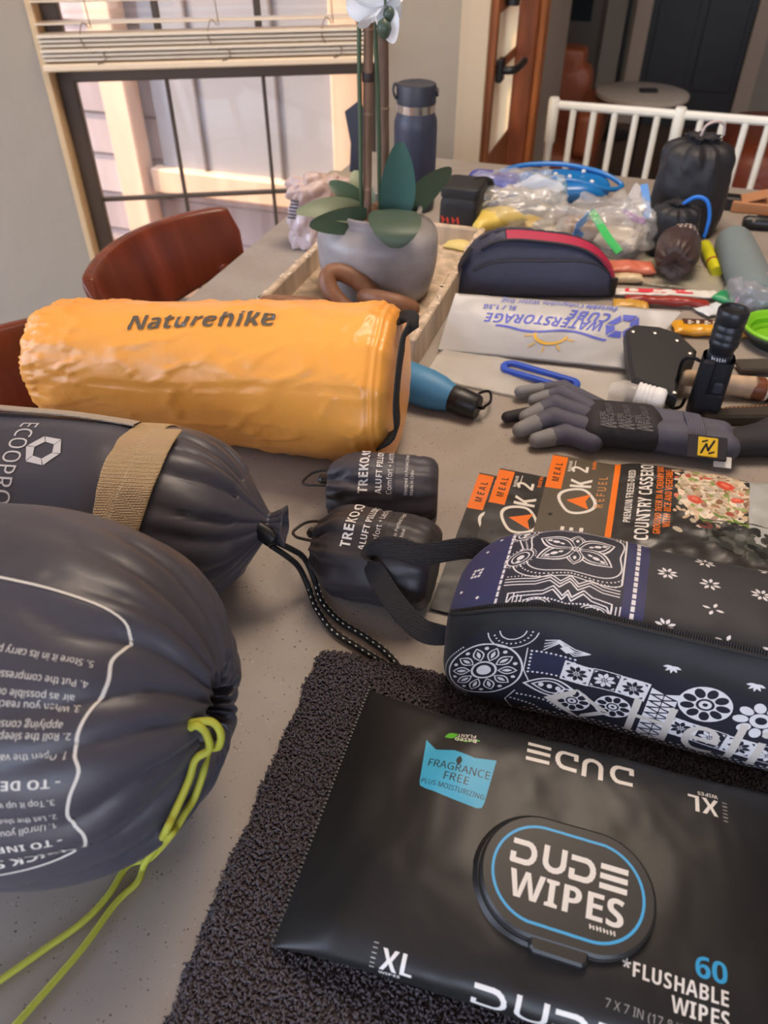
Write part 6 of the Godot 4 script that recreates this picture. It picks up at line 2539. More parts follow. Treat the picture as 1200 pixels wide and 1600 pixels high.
func build_gloves():
	var t := thing("work_glove", "grey and black work glove lying palm down with a yellow tag on its cuff", "glove", Vector3(0.2629, 0.7500, -0.7170), "pair of work gloves")
	var g := mat(S(82, 82, 97), 0.7, {"norm": noise_tex(43, 0.012, 3, 512, true, 5.0), "depth": 0.5, "scale": 14.0, "rim": 0.2})
	var bk := mat(S(40, 38, 44), 0.75, {"norm": noise_tex(43, 0.012, 3, 512, true, 5.0), "depth": 0.5, "scale": 14.0})
	var lt := mat(S(132, 132, 134), 0.75)
	# cuff and back of hand
	var w0 := Vector3(0.3704, 0.7700, -0.6889)
	var w1 := Vector3(0.3270, 0.7710, -0.7046)
	var h0 := Vector3(0.2935, 0.7720, -0.7132)
	var h1 := Vector3(0.2383, 0.7720, -0.7233)
	var dn := (Vector3(0.2385, 0.7700, -0.6889) - Vector3(0.2448, 0.7700, -0.7527)).normalized()
	part("cuff", glove_mesh([[w0 + dn * 0.012, w1 + dn * 0.012, 0.016, 0.0155], [w0 - dn * 0.014, w1 - dn * 0.012, 0.0155, 0.015], [w1 + dn * 0.013, h0 + dn * 0.015, 0.0155, 0.018], [w1 - dn * 0.012, h0 - dn * 0.015, 0.015, 0.018]], 0.012), g, t)
	part("hand_back", glove_mesh([[h0 + dn * 0.017, h1 + dn * 0.019, 0.0175, 0.0155], [h0 - dn * 0.017, h1 - dn * 0.020, 0.0175, 0.0155], [h0, h1, 0.019, 0.0165]], 0.012), bk, t, "black padded back")
	# fingers curling towards the left; the fingertips are paler
	var fin := [
		[[Vector3(0.2299, 0.7660, -0.6945), Vector3(0.2051, 0.7640, -0.7122), Vector3(0.1704, 0.7610, -0.7040)], 0.0110],
		[[Vector3(0.2255, 0.7720, -0.7132), Vector3(0.1939, 0.7700, -0.7367), Vector3(0.1542, 0.7620, -0.7227)], 0.0112],
		[[Vector3(0.2282, 0.7760, -0.7303), Vector3(0.1990, 0.7740, -0.7573), Vector3(0.1644, 0.7640, -0.7457)], 0.0108],
		[[Vector3(0.2335, 0.7780, -0.7404), Vector3(0.2110, 0.7760, -0.7763), Vector3(0.1786, 0.7660, -0.7781)], 0.0102],
		[[Vector3(0.2570, 0.7680, -0.7557), Vector3(0.2197, 0.7620, -0.8134), Vector3(0.1652, 0.7620, -0.8046)], 0.0090],
	]
	for q in fin:
		var p: Array = q[0]
		var r: float = q[1]
		var f := part("finger", glove_mesh([[p[0], p[1], r * 1.1, r], [p[1], p[1].lerp(p[2], 0.55), r, r * 0.95]], 0.004), g, t)
		part("fingertip", glove_mesh([[p[1].lerp(p[2], 0.5), p[2], r * 0.98, r * 0.8]], 0.004), lt, f, "paler grey fingertip")
	part("thumb", glove_mesh([[Vector3(0.2468, 0.7660, -0.7588), Vector3(0.1968, 0.7600, -0.7680), 0.010, 0.009], [Vector3(0.1968, 0.7600, -0.7680), Vector3(0.1434, 0.7600, -0.7517), 0.009, 0.007]], 0.004), bk, t)
	# strap across the knuckles, gathers and tag on the cuff
	var st := Stencil.new()
	for i in 3:
		st.text("Mechanix", Vector2(-0.030, -0.018 + i * 0.019), 0.0125, Color.WHITE, 0, false, 0.8, 0.0)
		st.text("Wear", Vector2(-0.030, -0.010 + i * 0.019), 0.0125, Color.WHITE, 0, false, 0.8, 0.0)
	var ax := (h1 - h0).normalized()
	var ctr := (h0 + h1) / 2
	var put := func(q: Vector2) -> Vector3:
		if q.x > 1e4:
			return ctr + UP * 9.0
		var lift := 0.0205 - 5.0 * q.x * q.x - 0.012 * absf(q.x)
		return ctr - dn * q.x + ax * q.y + UP * lift
	part("lettering", st.geo(put, 0.005), mat(S(92, 90, 96), 0.5), t, "raised grey lettering across the back")
	for i in 7:
		var c := w1.lerp(w0, 0.1 + i * 0.055)
		part("gather", Geo.new().tube([c + dn * 0.027, c + dn * 0.022 + UP * 0.0125, c + dn * 0.008 + UP * 0.0185, c - dn * 0.010 + UP * 0.0185, c - dn * 0.021 + UP * 0.013, c - dn * 0.027], 0.0022, 8, 4), g, t)
	var tc := Vector3(0.3382, 0.7900, -0.6494)
	var tn := (UP * 0.8 + dn * 0.6).normalized()
	var side := -ax
	side = (side - tn * side.dot(tn)).normalized()
	var upd := tn.cross(side).normalized()
	part("tag_backing", Geo.new().box(tc - side * 0.002, Vector3(0.040, 0.026, 0.003), 0.001, side, upd, tn), bk, t)
	var tg := part("cuff_tag", Geo.new().box(tc + tn * 0.0018 - side * 0.002, Vector3(0.020, 0.021, 0.002), 0.0006, side, upd, tn), mat(S(228, 188, 40), 0.45), t, "yellow rubber tag with black zigzag mark")
	part("care_label", Geo.new().box(tc - side * 0.006 - upd * 0.012 - tn * 0.006 + ax * -0.022, Vector3(0.018, 0.012, 0.0012), 0.0004, side, upd, tn), mat(S(226, 224, 220), 0.6), t, "small white care label")
	var mk := Stencil.new()
	mk.line([Vector2(-0.007, 0.007), Vector2(-0.002, -0.003), Vector2(0.000, 0.004), Vector2(0.006, -0.007)], 0.0022, Color.WHITE)
	mk.line([Vector2(-0.006, -0.005), Vector2(-0.001, -0.007)], 0.0018, Color.WHITE)
	mk.line([Vector2(0.001, 0.007), Vector2(0.006, 0.005)], 0.0018, Color.WHITE)
	var put2 := func(q: Vector2) -> Vector3:
		if q.x > 1e4:
			return tc + tn * 9.0
		return tc - side * 0.002 + tn * 0.0031 + side * q.x - upd * q.y
	part("mark", mk.geo(put2, 0.01), mat(S(30, 26, 22), 0.5), tg)
	# its fellow, mostly out of the picture
	t = thing("work_glove", "black work glove with only its gathered cuff showing, behind the grey glove", "glove", Vector3(0.4262, 0.7500, -0.7046), "pair of work gloves")
	var m0 := Vector3(0.3865, 0.7660, -0.6873)
	var m1 := Vector3(0.4332, 0.7680, -0.6917)
	var m2 := Vector3(0.4931, 0.7680, -0.6917)
	part("cuff", glove_mesh([[m0, m1, 0.013, 0.016], [m0 - dn * 0.012, m1 - dn * 0.016, 0.012, 0.016], [m1, m2, 0.016, 0.018], [m1 - dn * 0.018, m2 - dn * 0.02, 0.016, 0.018]], 0.010), bk, t)
	part("strap", Geo.new().tube([m1 + dn * 0.016 + UP * 0.004, m1 + dn * 0.004 + UP * 0.0175, m1 - dn * 0.014 + UP * 0.018, m1 - dn * 0.03 + UP * 0.006], 0.0035, 10, 5), mat(S(58, 56, 58), 0.6), t)


func build_flashlight():
	var p := Vector3(0.3808, 0.7500, -0.7764)
	var blk := mat(S(28, 30, 36), 0.38)
	var satin := mat(S(58, 62, 72), 0.32, {"metal": 0.3})
	var t := thing("flashlight", "black tactical flashlight standing upright in its holster", "flashlight", p)
	var b := p + UP * 0.0
	part("tailpiece", Geo.new().lathe(b + UP * 0.001, [Vector2(0, 0), Vector2(0.0125, 0), Vector2(0.0135, 0.002), Vector2(0.0135, 0.030), Vector2(0.0125, 0.034), Vector2(0.0125, 0.088), Vector2(0, 0.088)], 32), blk, t)
	var prof := [Vector2(0, 0.0), Vector2(0.0125, 0.0), Vector2(0.0130, 0.004), Vector2(0.0148, 0.010)]
	for i in 3:
		prof.append_array([Vector2(0.0160, 0.012 + i * 0.009), Vector2(0.0160, 0.018 + i * 0.009), Vector2(0.0150, 0.019 + i * 0.009), Vector2(0.0150, 0.0205 + i * 0.009)])
	prof.append_array([Vector2(0.0164, 0.040), Vector2(0.0166, 0.052), Vector2(0.0150, 0.0545), Vector2(0.0135, 0.0535), Vector2(0.0128, 0.051), Vector2(0, 0.050)])
	part("head", Geo.new().lathe(b + UP * 0.080, prof, 40), blk, t)
	part("collar", Geo.new().lathe(b + UP * 0.070, [Vector2(0.0135, 0), Vector2(0.0142, 0.001), Vector2(0.0142, 0.011), Vector2(0.0130, 0.012)], 32), satin, t)
	var st := Stencil.new()
	unread(st, Vector2(0, -0.002), 0.015, 0.004, 6, Color.WHITE)
	var put := func(q: Vector2) -> Vector3:
		var an := q.x / 0.0145
		var dir := Vector3(-0.45, 0, 0.89).rotated(UP, an)
		if q.x > 1e4:
			return b + Vector3(0, 0.08, 9)
		return b + UP * (0.0755 - q.y + 0.001) + dir * 0.01435
	part("lettering", st.geo(put, 0.002), mat(S(210, 210, 208), 0.5), t)
	# holster: a flat-sided sleeve with a raised clip plate and belt ring
	var h := thing("flashlight_holster", "black holster with a belt clip, wrapped round the upright flashlight", "holster", p)
	var f := Vector3(-0.30, 0, 0.954)   # faces the camera, slightly left
	var r := Vector3(0.954, 0, 0.30)
	var sleeve := func(u: float, v: float) -> Vector3:
		var an := u * TAU
		var q := r * (sgnpow(cos(an), 0.6) * 0.0185) + f * (sgnpow(sin(an), 0.6) * 0.0170)
		var s := 1.0 - 0.05 * v
		return b + q * s + UP * (0.0015 + v * 0.074)
	var sl := Geo.new().grid(40, 8, sleeve, true, false)
	var hol := mat(S(26, 28, 36), 0.55)
	part("sleeve", sl, hol, h)
	part("clip_plate", Geo.new().box(b + f * 0.0165 - r * 0.010 + UP * 0.040, Vector3(0.014, 0.076, 0.008), 0.0025, r, UP, f), hol, h)
	part("thumb_lever", Geo.new().box(b + f * 0.0185 + r * 0.006 + UP * 0.046, Vector3(0.011, 0.014, 0.006), 0.002, r, UP, f), mat(S(48, 52, 62), 0.5), h)
	part("lower_pad", Geo.new().box(b + f * 0.018 + r * 0.004 + UP * 0.022, Vector3(0.022, 0.030, 0.005), 0.002, r, UP, f), hol, h)
	var e := b - r * 0.0195 + f * 0.006
	part("belt_clip", Geo.new().tube([e + UP * 0.070, e - r * 0.010 + UP * 0.073, e - r * 0.018 + UP * 0.068, e - r * 0.0185 + UP * 0.05, e - r * 0.017 + UP * 0.028, e - r * 0.020 + UP * 0.010, e - r * 0.014 + UP * 0.004, e - r * 0.006 + UP * 0.008, e - r * 0.004 + UP * 0.02], 0.0021, 8, 5), mat(S(26, 26, 28), 0.35, {"metal": 0.6}), h, "dark wire belt clip")


func build_hatchet():
	# leather-dark sheath over the head, pale handle running right to a brown butt
	var rub := mat(S(36, 36, 38), 0.5)
	var pts := []
	for q in [[978, 515], [990, 508], [1030, 512], [1062, 522], [1090, 545], [1088, 556], [1072, 566], [1062, 590], [1062, 608], [1050, 606], [1020, 596], [990, 586], [984, 560]]:
		pts.append(q)
	var c := Vector3(0.3349, 0.7940, -0.8318)
	var corner := [Vector3(0.3060, 0.8020, -0.8874), Vector3(0.3188, 0.8020, -0.8995), Vector3(0.3503, 0.8010, -0.8945), Vector3(0.3722, 0.8000, -0.8793), Vector3(0.3839, 0.7990, -0.8433), Vector3(0.3765, 0.7990, -0.8244), Vector3(0.3608, 0.7980, -0.8124), Vector3(0.3437, 0.7980, -0.7799), Vector3(0.3353, 0.7960, -0.7496), Vector3(0.3275, 0.7960, -0.7579), Vector3(0.3101, 0.7970, -0.7702), Vector3(0.2908, 0.7980, -0.7828), Vector3(0.2952, 0.8000, -0.8242)]
	var fx := Vector3.RIGHT
	var fy := Vector3(0, 0.10, -1).normalized()
	var poly := PackedVector2Array()
	for q in corner:
		poly.append(Vector2((q - c).dot(fx), (q - c).dot(fy)))
	var t := thing("hatchet", "hatchet with its head in a black riveted sheath and a pale wooden handle", "hatchet", Vector3(0.3604, 0.7500, -0.8578))
	var nrm := fx.cross(fy)
	part("sheath", Geo.new().prism(poly, c - nrm * 0.014, fx, fy, 0.018, 0.004), rub, t, "black sheath with steel rivets")
	var steel := mat(S(190, 184, 176), 0.3, {"metal": 1.0})
	for q in [Vector3(0.3138, 0.8030, -0.8803), Vector3(0.3405, 0.8020, -0.8771), Vector3(0.3638, 0.8020, -0.8605), Vector3(0.3725, 0.8010, -0.8333), Vector3(0.3334, 0.7990, -0.7557)]:
		var e: Vector3 = q
		e = c + fx * (e - c).dot(fx) + fy * (e - c).dot(fy) + nrm * 0.004
		part("rivet", Geo.new().lathe(e, [Vector2(0.0034, -0.001), Vector2(0.0034, 0.0006), Vector2(0.0024, 0.0014), Vector2(0, 0.0016)], 16, nrm), steel, t)
	part("poll", Geo.new().box(Vector3(0.3303, 0.7620, -0.8224), Vector3(0.042, 0.016, 0.018), 0.003, Vector3(0.97, 0, 0.24), UP, Vector3(-0.24, 0, 0.97)), mat(S(150, 152, 152), 0.35, {"metal": 0.8}), t, "bare steel edge")
	var h0 := Vector3(0.3600, 0.7760, -0.8171)
	var h1 := Vector3(0.4501, 0.7640, -0.8101)
	var d := (h1 - h0).normalized()
	var ash := wood_mat(S(214, 184, 152), 57, 0.5, 5.0, 0.85)
	part("handle", Geo.new().tube([h0, h0.lerp(h1, 0.35), h0.lerp(h1, 0.7), h1], func(q): return 0.0085 + 0.004 * q * q, 20, 5, true, 1.2), ash, t, "pale wooden handle")
	part("butt", Geo.new().lathe(h1 - d * 0.004, [Vector2(0.0122, 0), Vector2(0.0135, 0.003), Vector2(0.0142, 0.012), Vector2(0.0142, 0.016), Vector2(0, 0.016)], 24, d), wood_mat(S(146, 84, 52), 58, 0.4), t, "brown butt")
	part("butt_ring", Geo.new().lathe(h1 + d * 0.012, [Vector2(0.0138, 0), Vector2(0.0146, 0.0006), Vector2(0.0146, 0.0034), Vector2(0.0138, 0.004)], 24, d), mat(S(226, 216, 204), 0.5), t, "white ring")
	part("butt_cap", Geo.new().lathe(h1 + d * 0.016, [Vector2(0.0140, 0), Vector2(0.0145, 0.004), Vector2(0.0135, 0.016), Vector2(0, 0.018)], 24, d), mat(S(28, 28, 28), 0.5), t, "black end cap")


func build_knife():
	# knife sheath of dark leather with an orange stitched edge
	var lea := mat(S(58, 52, 48), 0.5)
	var t := thing("leather_sheath", "dark leather knife sheath with an orange stitched edge at the right frame edge", "sheath", Vector3(0.4453, 0.7500, -0.7559))
	var a := Vector3(0.3788, 0.7560, -0.7537)
	var b := Vector3(0.4817, 0.7560, -0.7577)
	var d := (b - a).normalized()
	var nn := UP.cross(d).normalized()
	var poly := PackedVector2Array([Vector2(-0.01, -0.006), Vector2(0.12, -0.010), Vector2(0.12, 0.022), Vector2(0.03, 0.016), Vector2(-0.004, 0.008)])
	part("leather", Geo.new().prism(poly, a - UP * 0.0055, d, nn, 0.014, 0.003), lea, t)
	var st := Geo.new()
	for i in 20:
		var e := a + d * (0.010 + i * 0.0052) + nn * (0.0085 + i * 0.0004) + UP * 0.0088
		st.box(e, Vector3(0.0036, 0.0011, 0.0012), 0.0004, (d + nn * 0.25).normalized(), UP, (d + nn * 0.25).normalized().cross(UP).normalized())
	part("stitching", st, mat(S(206, 142, 84), 0.7), t, "orange stitches").set_meta("kind", "stuff")
	part("snap_strap", Geo.new().box(Vector3(0.4782, 0.7580, -0.8729), Vector3(0.045, 0.008, 0.028), 0.002, d, UP, -nn), mat(S(72, 66, 60), 0.5), t)


func build_bowl():
	var p := Vector3(0.5366, 0.7500, -0.9491)
	var t := thing("folding_bowl", "collapsible lime green bowl with a black outer rim at the right edge", "bowl", p)
	part("outer_shell", Geo.new().lathe(p, [Vector2(0, 0.0005), Vector2(0.034, 0.0005), Vector2(0.036, 0.004), Vector2(0.042, 0.012), Vector2(0.049, 0.016), Vector2(0.0505, 0.020), Vector2(0.049, 0.022)], 48), mat(S(40, 46, 40), 0.5), t, "black outer shell")
	part("green_liner", Geo.new().lathe(p, [Vector2(0.049, 0.0215), Vector2(0.0495, 0.0245), Vector2(0.047, 0.0265), Vector2(0.0425, 0.0245), Vector2(0.041, 0.0205), Vector2(0.038, 0.0185), Vector2(0.037, 0.012), Vector2(0.0335, 0.0095), Vector2(0.0325, 0.0055), Vector2(0, 0.005)], 48), mat(S(128, 198, 38), 0.42, {"back": S(40, 60, 10)}), t, "lime green folding liner")


# pillow-shaped wrapper with crimped ends
func wrapper(c: Vector3, ax: Vector3, len_: float, wid: float, h: float, seed_: int) -> Geo:
	var nz := noise(seed_, 40.0, 2)
	var ay := UP.cross(ax).normalized()
	var f := func(u: float, v: float) -> Vector3:
		var an := u * TAU
		var e := absf(v * 2.0 - 1.0)
		var k := pow(maxf(0.0, 1.0 - pow(e, 4.0)), 0.6)
		var rip := 0.0012 * sin(v * 60.0) * smoothstep(0.75, 0.95, e)
		var q := Vector2(cos(an) * wid * 0.5 * lerpf(1.0, 0.94, k), sgnpow(sin(an), 0.8) * (h * 0.5 * k + 0.0006))
		var w := 0.0022 * nz.get_noise_3d(v * len_ * 1.0, q.x, q.y)
		var p := c + ax * ((v - 0.5) * len_) + ay * (q.x + rip) + UP * (h * 0.5 + q.y + w)
		p.y = maxf(p.y, c.y + 0.0004)
		return p
	return Geo.new().grid(28, 40, f, true, false)


func build_snacks():
	var ax := (Vector3(0.5038, 0.7500, -0.9600) - Vector3(0.4204, 0.7500, -1.0075)).normalized()
	# gold wrapped nut bars
	var items := [
		["snack_bar", "gold wrapped nut bar with a dark printed band, right of the milky water bag", Vector3(0.4398, 0.7510, -0.9767), Vector3(1, 0, 0.1), 0.075, 0.036, 0.014, S(226, 164, 36), "snacks", 0.3],
		["snack_bar", "orange and gold wrapped bar with a teal stripe, behind the flashlight head", Vector3(0.4827, 0.7510, -0.9767), Vector3(0.25, 0, 1), 0.05, 0.034, 0.013, S(216, 150, 76), "snacks", 0.35],
		["snack_stick", "dark red wrapped meat stick lying behind the milky water bag", Vector3(0.4153, 0.7540, -1.0585), Vector3(1, 0, 0.12), 0.12, 0.016, 0.012, S(150, 44, 34), "snacks", 0.35],
		["drink_sachet", "long white and pink drink sachet lying behind the dark red stick", Vector3(0.4226, 0.7560, -1.0865), Vector3(1, 0, 0.07), 0.15, 0.020, 0.006, S(226, 222, 214), "", 0.4],
		["snack_packet", "yellow snack packet end poking out beside the navy wash bag", Vector3(0.3615, 0.7510, -1.0521), Vector3(1, 0, 0.2), 0.05, 0.026, 0.012, S(206, 158, 62), "", 0.4],
		["paper_sachet", "pale folded paper sachet beside the green wrapper", Vector3(0.4775, 0.7530, -1.0397), Vector3(0.9, 0, -0.45), 0.045, 0.030, 0.005, S(214, 222, 228), "", 0.5],
		["green_wrapper", "green foil wrapper under the mesh pouch at the right", Vector3(0.5150, 0.7520, -1.0669), Vector3(0.7, 0, 0.7), 0.05, 0.036, 0.014, S(44, 150, 92), "", 0.35],
		["soup_packet", "pinkish orange packet beside the right end of the navy wash bag", Vector3(0.3916, 0.7540, -1.1746), Vector3(1, 0, 0.1), 0.07, 0.04, 0.016, S(206, 110, 82), "", 0.4],
		["clear_tray_packet", "small cream packet lying in front of the pinkish orange packet", Vector3(0.3774, 0.7520, -1.1431), Vector3(1, 0, 0.1), 0.05, 0.022, 0.012, S(214, 190, 150), "", 0.4],
	]
	for i in items.size():
		var q: Array = items[i]
		var d: Vector3 = (q[3] as Vector3).normalized()
		var t := thing(q[0], q[1], "snack" if i != 5 else "sachet", q[2])
		part("wrapper", wrapper(q[2], d, q[4], q[5], q[6], 200 + i), mat(q[7], q[9], {"spec": 0.6}), t)
		var side := UP.cross(d).normalized()
		if i == 0:
			part("printed_band", Geo.new().box(q[2] + UP * 0.0138 - side * -0.006, Vector3(0.048, 0.001, 0.015), 0.0003, d, UP, -side), mat(S(86, 52, 36), 0.5), t, "dark brown band")
			var st := Stencil.new()
			unread(st, Vector2(0, -0.004), 0.034, 0.010, 4, Color.WHITE)
			var c: Vector3 = q[2] + UP * 0.0146 - side * -0.006
			var put := func(e: Vector2) -> Vector3:
				if e.x > 1e4:
					return c + UP * 9.0
				return c + d * e.x - side * -e.y
			part("lettering", st.geo(put, 0.01), mat(S(226, 214, 196), 0.5), t)
		if i == 1:
			part("printed_band", Geo.new().box(q[2] + UP * 0.0128 + d * 0.006, Vector3(0.004, 0.001, 0.028), 0.0003, d, UP, -side), mat(S(70, 160, 160), 0.5), t, "teal stripe")
			part("printed_band", Geo.new().box(q[2] + UP * 0.0126 + d * 0.015, Vector3(0.009, 0.001, 0.028), 0.0003, d, UP, -side), mat(S(226, 96, 40), 0.5), t, "orange stripe")
		if i == 3:
			part("printed_band", Geo.new().box(q[2] + UP * 0.0061 - d * 0.012, Vector3(0.10, 0.001, 0.012), 0.0003, d, UP, -side), mat(S(222, 60, 78), 0.5), t, "pink printed band")


# ---------------------------------------------------------------- far end of the table
func build_far_gear():
	build_wash_bag()
	build_stuff_sacks()
	build_bladder()
	build_zip_bags()
	build_far_small()


func build_wash_bag():
	var navy := mat(S(56, 60, 82), 0.6, {"norm": noise_tex(43, 0.012, 3, 512, true, 5.0), "depth": 0.5, "scale": 8.0, "rim": 0.2})
	var dark := mat(S(36, 38, 50), 0.65, {"norm": noise_tex(43, 0.012, 3, 512, true, 5.0), "depth": 0.4, "scale": 8.0})
	# domed bag: width along ax, depth along az, a straight base and a round top
	var l := Vector3(0.1072, 0.7500, -1.0754)
	var r := Vector3(0.3502, 0.7500, -1.0754)
	var ax := (r - l).normalized()
	var az := UP.cross(ax).normalized() * -1.0   # away
	if az.z > 0:
		az = -az
	var w := l.distance_to(r)
	var c := (l + r) / 2 + az * 0.030
	var t := thing("wash_bag", "dark navy domed wash bag with a raspberry red zip panel, behind the milky water bag", "bag", c)
	var nz := noise(181, 9.0, 3)
	var hgt := func(e: float) -> float:   # outline of the dome, e -1..1
		return (0.088 - 0.012 * e) * pow(maxf(0.0, 1.0 - pow(absf(e), 3.4)), 0.55)
	var body := func(u: float, v: float) -> Vector3:
		var an := u * TAU
		var e := (v * 2.0 - 1.0)
		e = sin(e * PI / 2)
		var h: float = hgt.call(e)
		var y := h * 0.5 + sgnpow(sin(an), 0.7) * h * 0.5
		var thick := 0.034 * pow(maxf(0.0, 1.0 - pow(absf(e), 6.0)), 0.4) * (1.0 - 0.30 * y / 0.09)
		var z := sgnpow(cos(an), 0.7) * thick
		var q := Vector3(e, y * 10.0, z * 10.0)
		return c + ax * (e * w * 0.5) + az * (z + y * 0.20) + UP * (y + 0.0008 + 0.003 * nz.get_noise_3dv(q) * minf(1.0, y / 0.01))
	part("body", Geo.new().grid(56, 72, body, true, false), navy, t)
	# zip panel over the top, curving down at the right
	var band := func(d: float, lift: float, e0 := -0.72) -> Array:
		var o := []
		for i in 17:
			var e: float = e0 + (0.96 - e0) * i / 16.0
			var h: float = hgt.call(clampf(e, -1, 1))
			o.append(c + ax * (e * w * 0.5) + UP * (h + lift) + az * (h * 0.20 - d))
		return o
	part("red_zip_panel", Geo.new().strap(band.call(0.017, -0.002, -0.42), -az - UP * 0.45, 0.020, 0.003), mat(S(172, 32, 70), 0.6), t, "raspberry red zip panel")
	part("piping", Geo.new().tube(band.call(0.0245, -0.006), 0.0024, 8, 4), dark, t)
	part("piping", Geo.new().tube(band.call(0.004, 0.001), 0.0022, 8, 4), dark, t)
	part("side_gusset", Geo.new().strap([c - ax * w * 0.42 + UP * 0.072 - az * 0.004, c - ax * w * 0.48 + UP * 0.05 - az * 0.012, c - ax * w * 0.505 + UP * 0.02 - az * 0.014, c - ax * w * 0.50 + UP * 0.004 - az * 0.012], -az, 0.02, 0.003), dark, t)
	part("pull_tab", Geo.new().box(c + ax * w * 0.46 + UP * 0.022 - az * 0.022, Vector3(0.010, 0.026, 0.004), 0.0015, ax, UP, -az), mat(S(24, 24, 28), 0.5), t)
	# pocket front with its rounded top edge
	var poc := []
	for i in 13:
		var e := -0.84 + 1.70 * i / 12.0
		poc.append(c + ax * (e * w * 0.48) + UP * (0.060 * pow(maxf(0.0, 1.0 - pow(absf(e), 4.0)), 0.5) + 0.004) - az * (0.0335 - 0.006 * absf(e)))
	part("pocket_edge", Geo.new().tube(poc, 0.0016, 8, 4), dark, t)


func sack(called: String, label: String, group: String, p: Vector3, R: float, H: float, m: Material, seed_: int, lean := Vector3.ZERO) -> Node3D:
	var t := thing(called, label, "bag", p, group)
	var a := p
	var b := p + UP * H + lean
	var prof := [Vector2(0, 0), Vector2(0.0, R * 0.6), Vector2(0.004, R * 0.9), Vector2(0.015, R), Vector2(H * 0.35, R * 1.02), Vector2(H * 0.7, R * 1.0), Vector2(H * 0.84, R * 0.95), Vector2(H * 0.92, R * 0.80), Vector2(H * 0.965, R * 0.55), Vector2(H * 0.97, R * 0.35), Vector2(H * 0.98, R * 0.28), Vector2(H * 1.0, R * 0.34), Vector2(H * 1.03, R * 0.42), Vector2(H * 1.02, R * 0.26), Vector2(H * 0.98, 0.0)]
	var ro := Roll.new(a, b, prof, 6)
	ro.side = ro.d.cross(Vector3.BACK).normalized()
	ro.up = ro.side.cross(ro.d).normalized()
	var nz := noise(seed_, 1.6, 3)
	ro.bend = func(phi: float, x: float) -> float:
		var e := clampf((x / H - 0.7) / 0.25, 0, 1)
		return R * (0.07 * nz.get_noise_3d(x * 9.0, cos(phi) * 0.9, sin(phi) * 0.9) + 0.10 * e * sin(phi * 9.0 + nz.get_noise_2d(x * 6.0, phi) * 3.0))
	part("body", ro.geo(72), m, t)
	return t


func build_stuff_sacks():
	var black := mat(S(28, 28, 33), 0.55, {"norm": noise_tex(43, 0.012, 3, 512, true, 5.0), "depth": 0.5, "scale": 8.0, "rim": 0.25})
	var p := Vector3(0.5239, 0.7500, -1.3178) + Vector3(0.006, 0, -0.055)
	var t := sack("stuff_sack", "large black stuff sack standing upright before the white gate", "upright black stuff sacks", p, 0.060, 0.150, black, 191)
	part("haul_loop", Geo.new().tube([p + Vector3(-0.008, 0.156, 0.01), p + Vector3(-0.004, 0.172, 0.012), p + Vector3(0.012, 0.178, 0.012), p + Vector3(0.026, 0.172, 0.010), p + Vector3(0.030, 0.156, 0.008)], 0.0022, 8, 5), mat(S(186, 168, 166), 0.6), t, "pale cord loop")
	var q := Vector3(0.4737, 0.7500, -1.2270) + Vector3(0.0, 0, -0.030)
	t = sack("stuff_sack", "small black stuff sack with a blue cord, in front of the large black one", "upright black stuff sacks", q, 0.038, 0.083, black, 192)
	part("cord", Geo.new().tube([q + Vector3(0.004, 0.084, 0.006), q + Vector3(0.018, 0.098, 0.016), q + Vector3(0.034, 0.094, 0.024), q + Vector3(0.042, 0.070, 0.030), q + Vector3(0.040, 0.040, 0.034)], 0.0032, 10, 6), mat(S(30, 112, 206), 0.5), t, "blue cord")
	# brown sack lying towards the camera
	var a := Vector3(0.4831, 0.7840, -1.2381)
	var b := Vector3(0.4332, 0.7760, -1.1073)
	var d := (b - a).normalized()
	t = thing("stuff_sack", "small brown stuff sack with pale print, lying mouth forward before the black sacks", "bag", (a + b) / 2 * Vector3(1, 0, 1) + UP * 0.75)
	var prof := [Vector2(0, 0), Vector2(0.002, 0.018), Vector2(0.010, 0.028), Vector2(0.03, 0.033), Vector2(0.06, 0.033), Vector2(0.085, 0.030), Vector2(0.098, 0.022), Vector2(0.103, 0.012), Vector2(0.106, 0.010), Vector2(0.112, 0.016), Vector2(0.118, 0.022), Vector2(0.116, 0.012), Vector2(0.108, 0.0)]
	a.y = 0.784
	var ro := Roll.new(a, Vector3(b.x, 0.782, b.z), prof, 6)
	ro.bend = gathers(13, 0.05, 0.1, 0.006, noise(193, 1.3, 2))
	part("body", ro.geo(72), mat(S(66, 50, 46), 0.42, {"norm": noise_tex(43, 0.012, 3, 512, true, 5.0), "depth": 0.5, "scale": 9.0, "rim": 0.2}), t)
	var st := Stencil.new()
	unread(st, Vector2(0, -0.004), 0.040, 0.007, 7, Color.WHITE)
	unread(st, Vector2(0, 0.007), 0.030, 0.007, 5, Color.WHITE)
	var put := func(e: Vector2) -> Vector3:
		if e.x > 1e4:
			return ro.on(0.0, 0.04, 1.0)
		return ro.on(-e.x / 0.034 - 0.25, 0.030 + e.y, 0.0007)
	# drawn so that it reads across the roll
	part("lettering", st.geo(put, 0.004), mat(S(196, 180, 172), 0.5), t, "pale print")


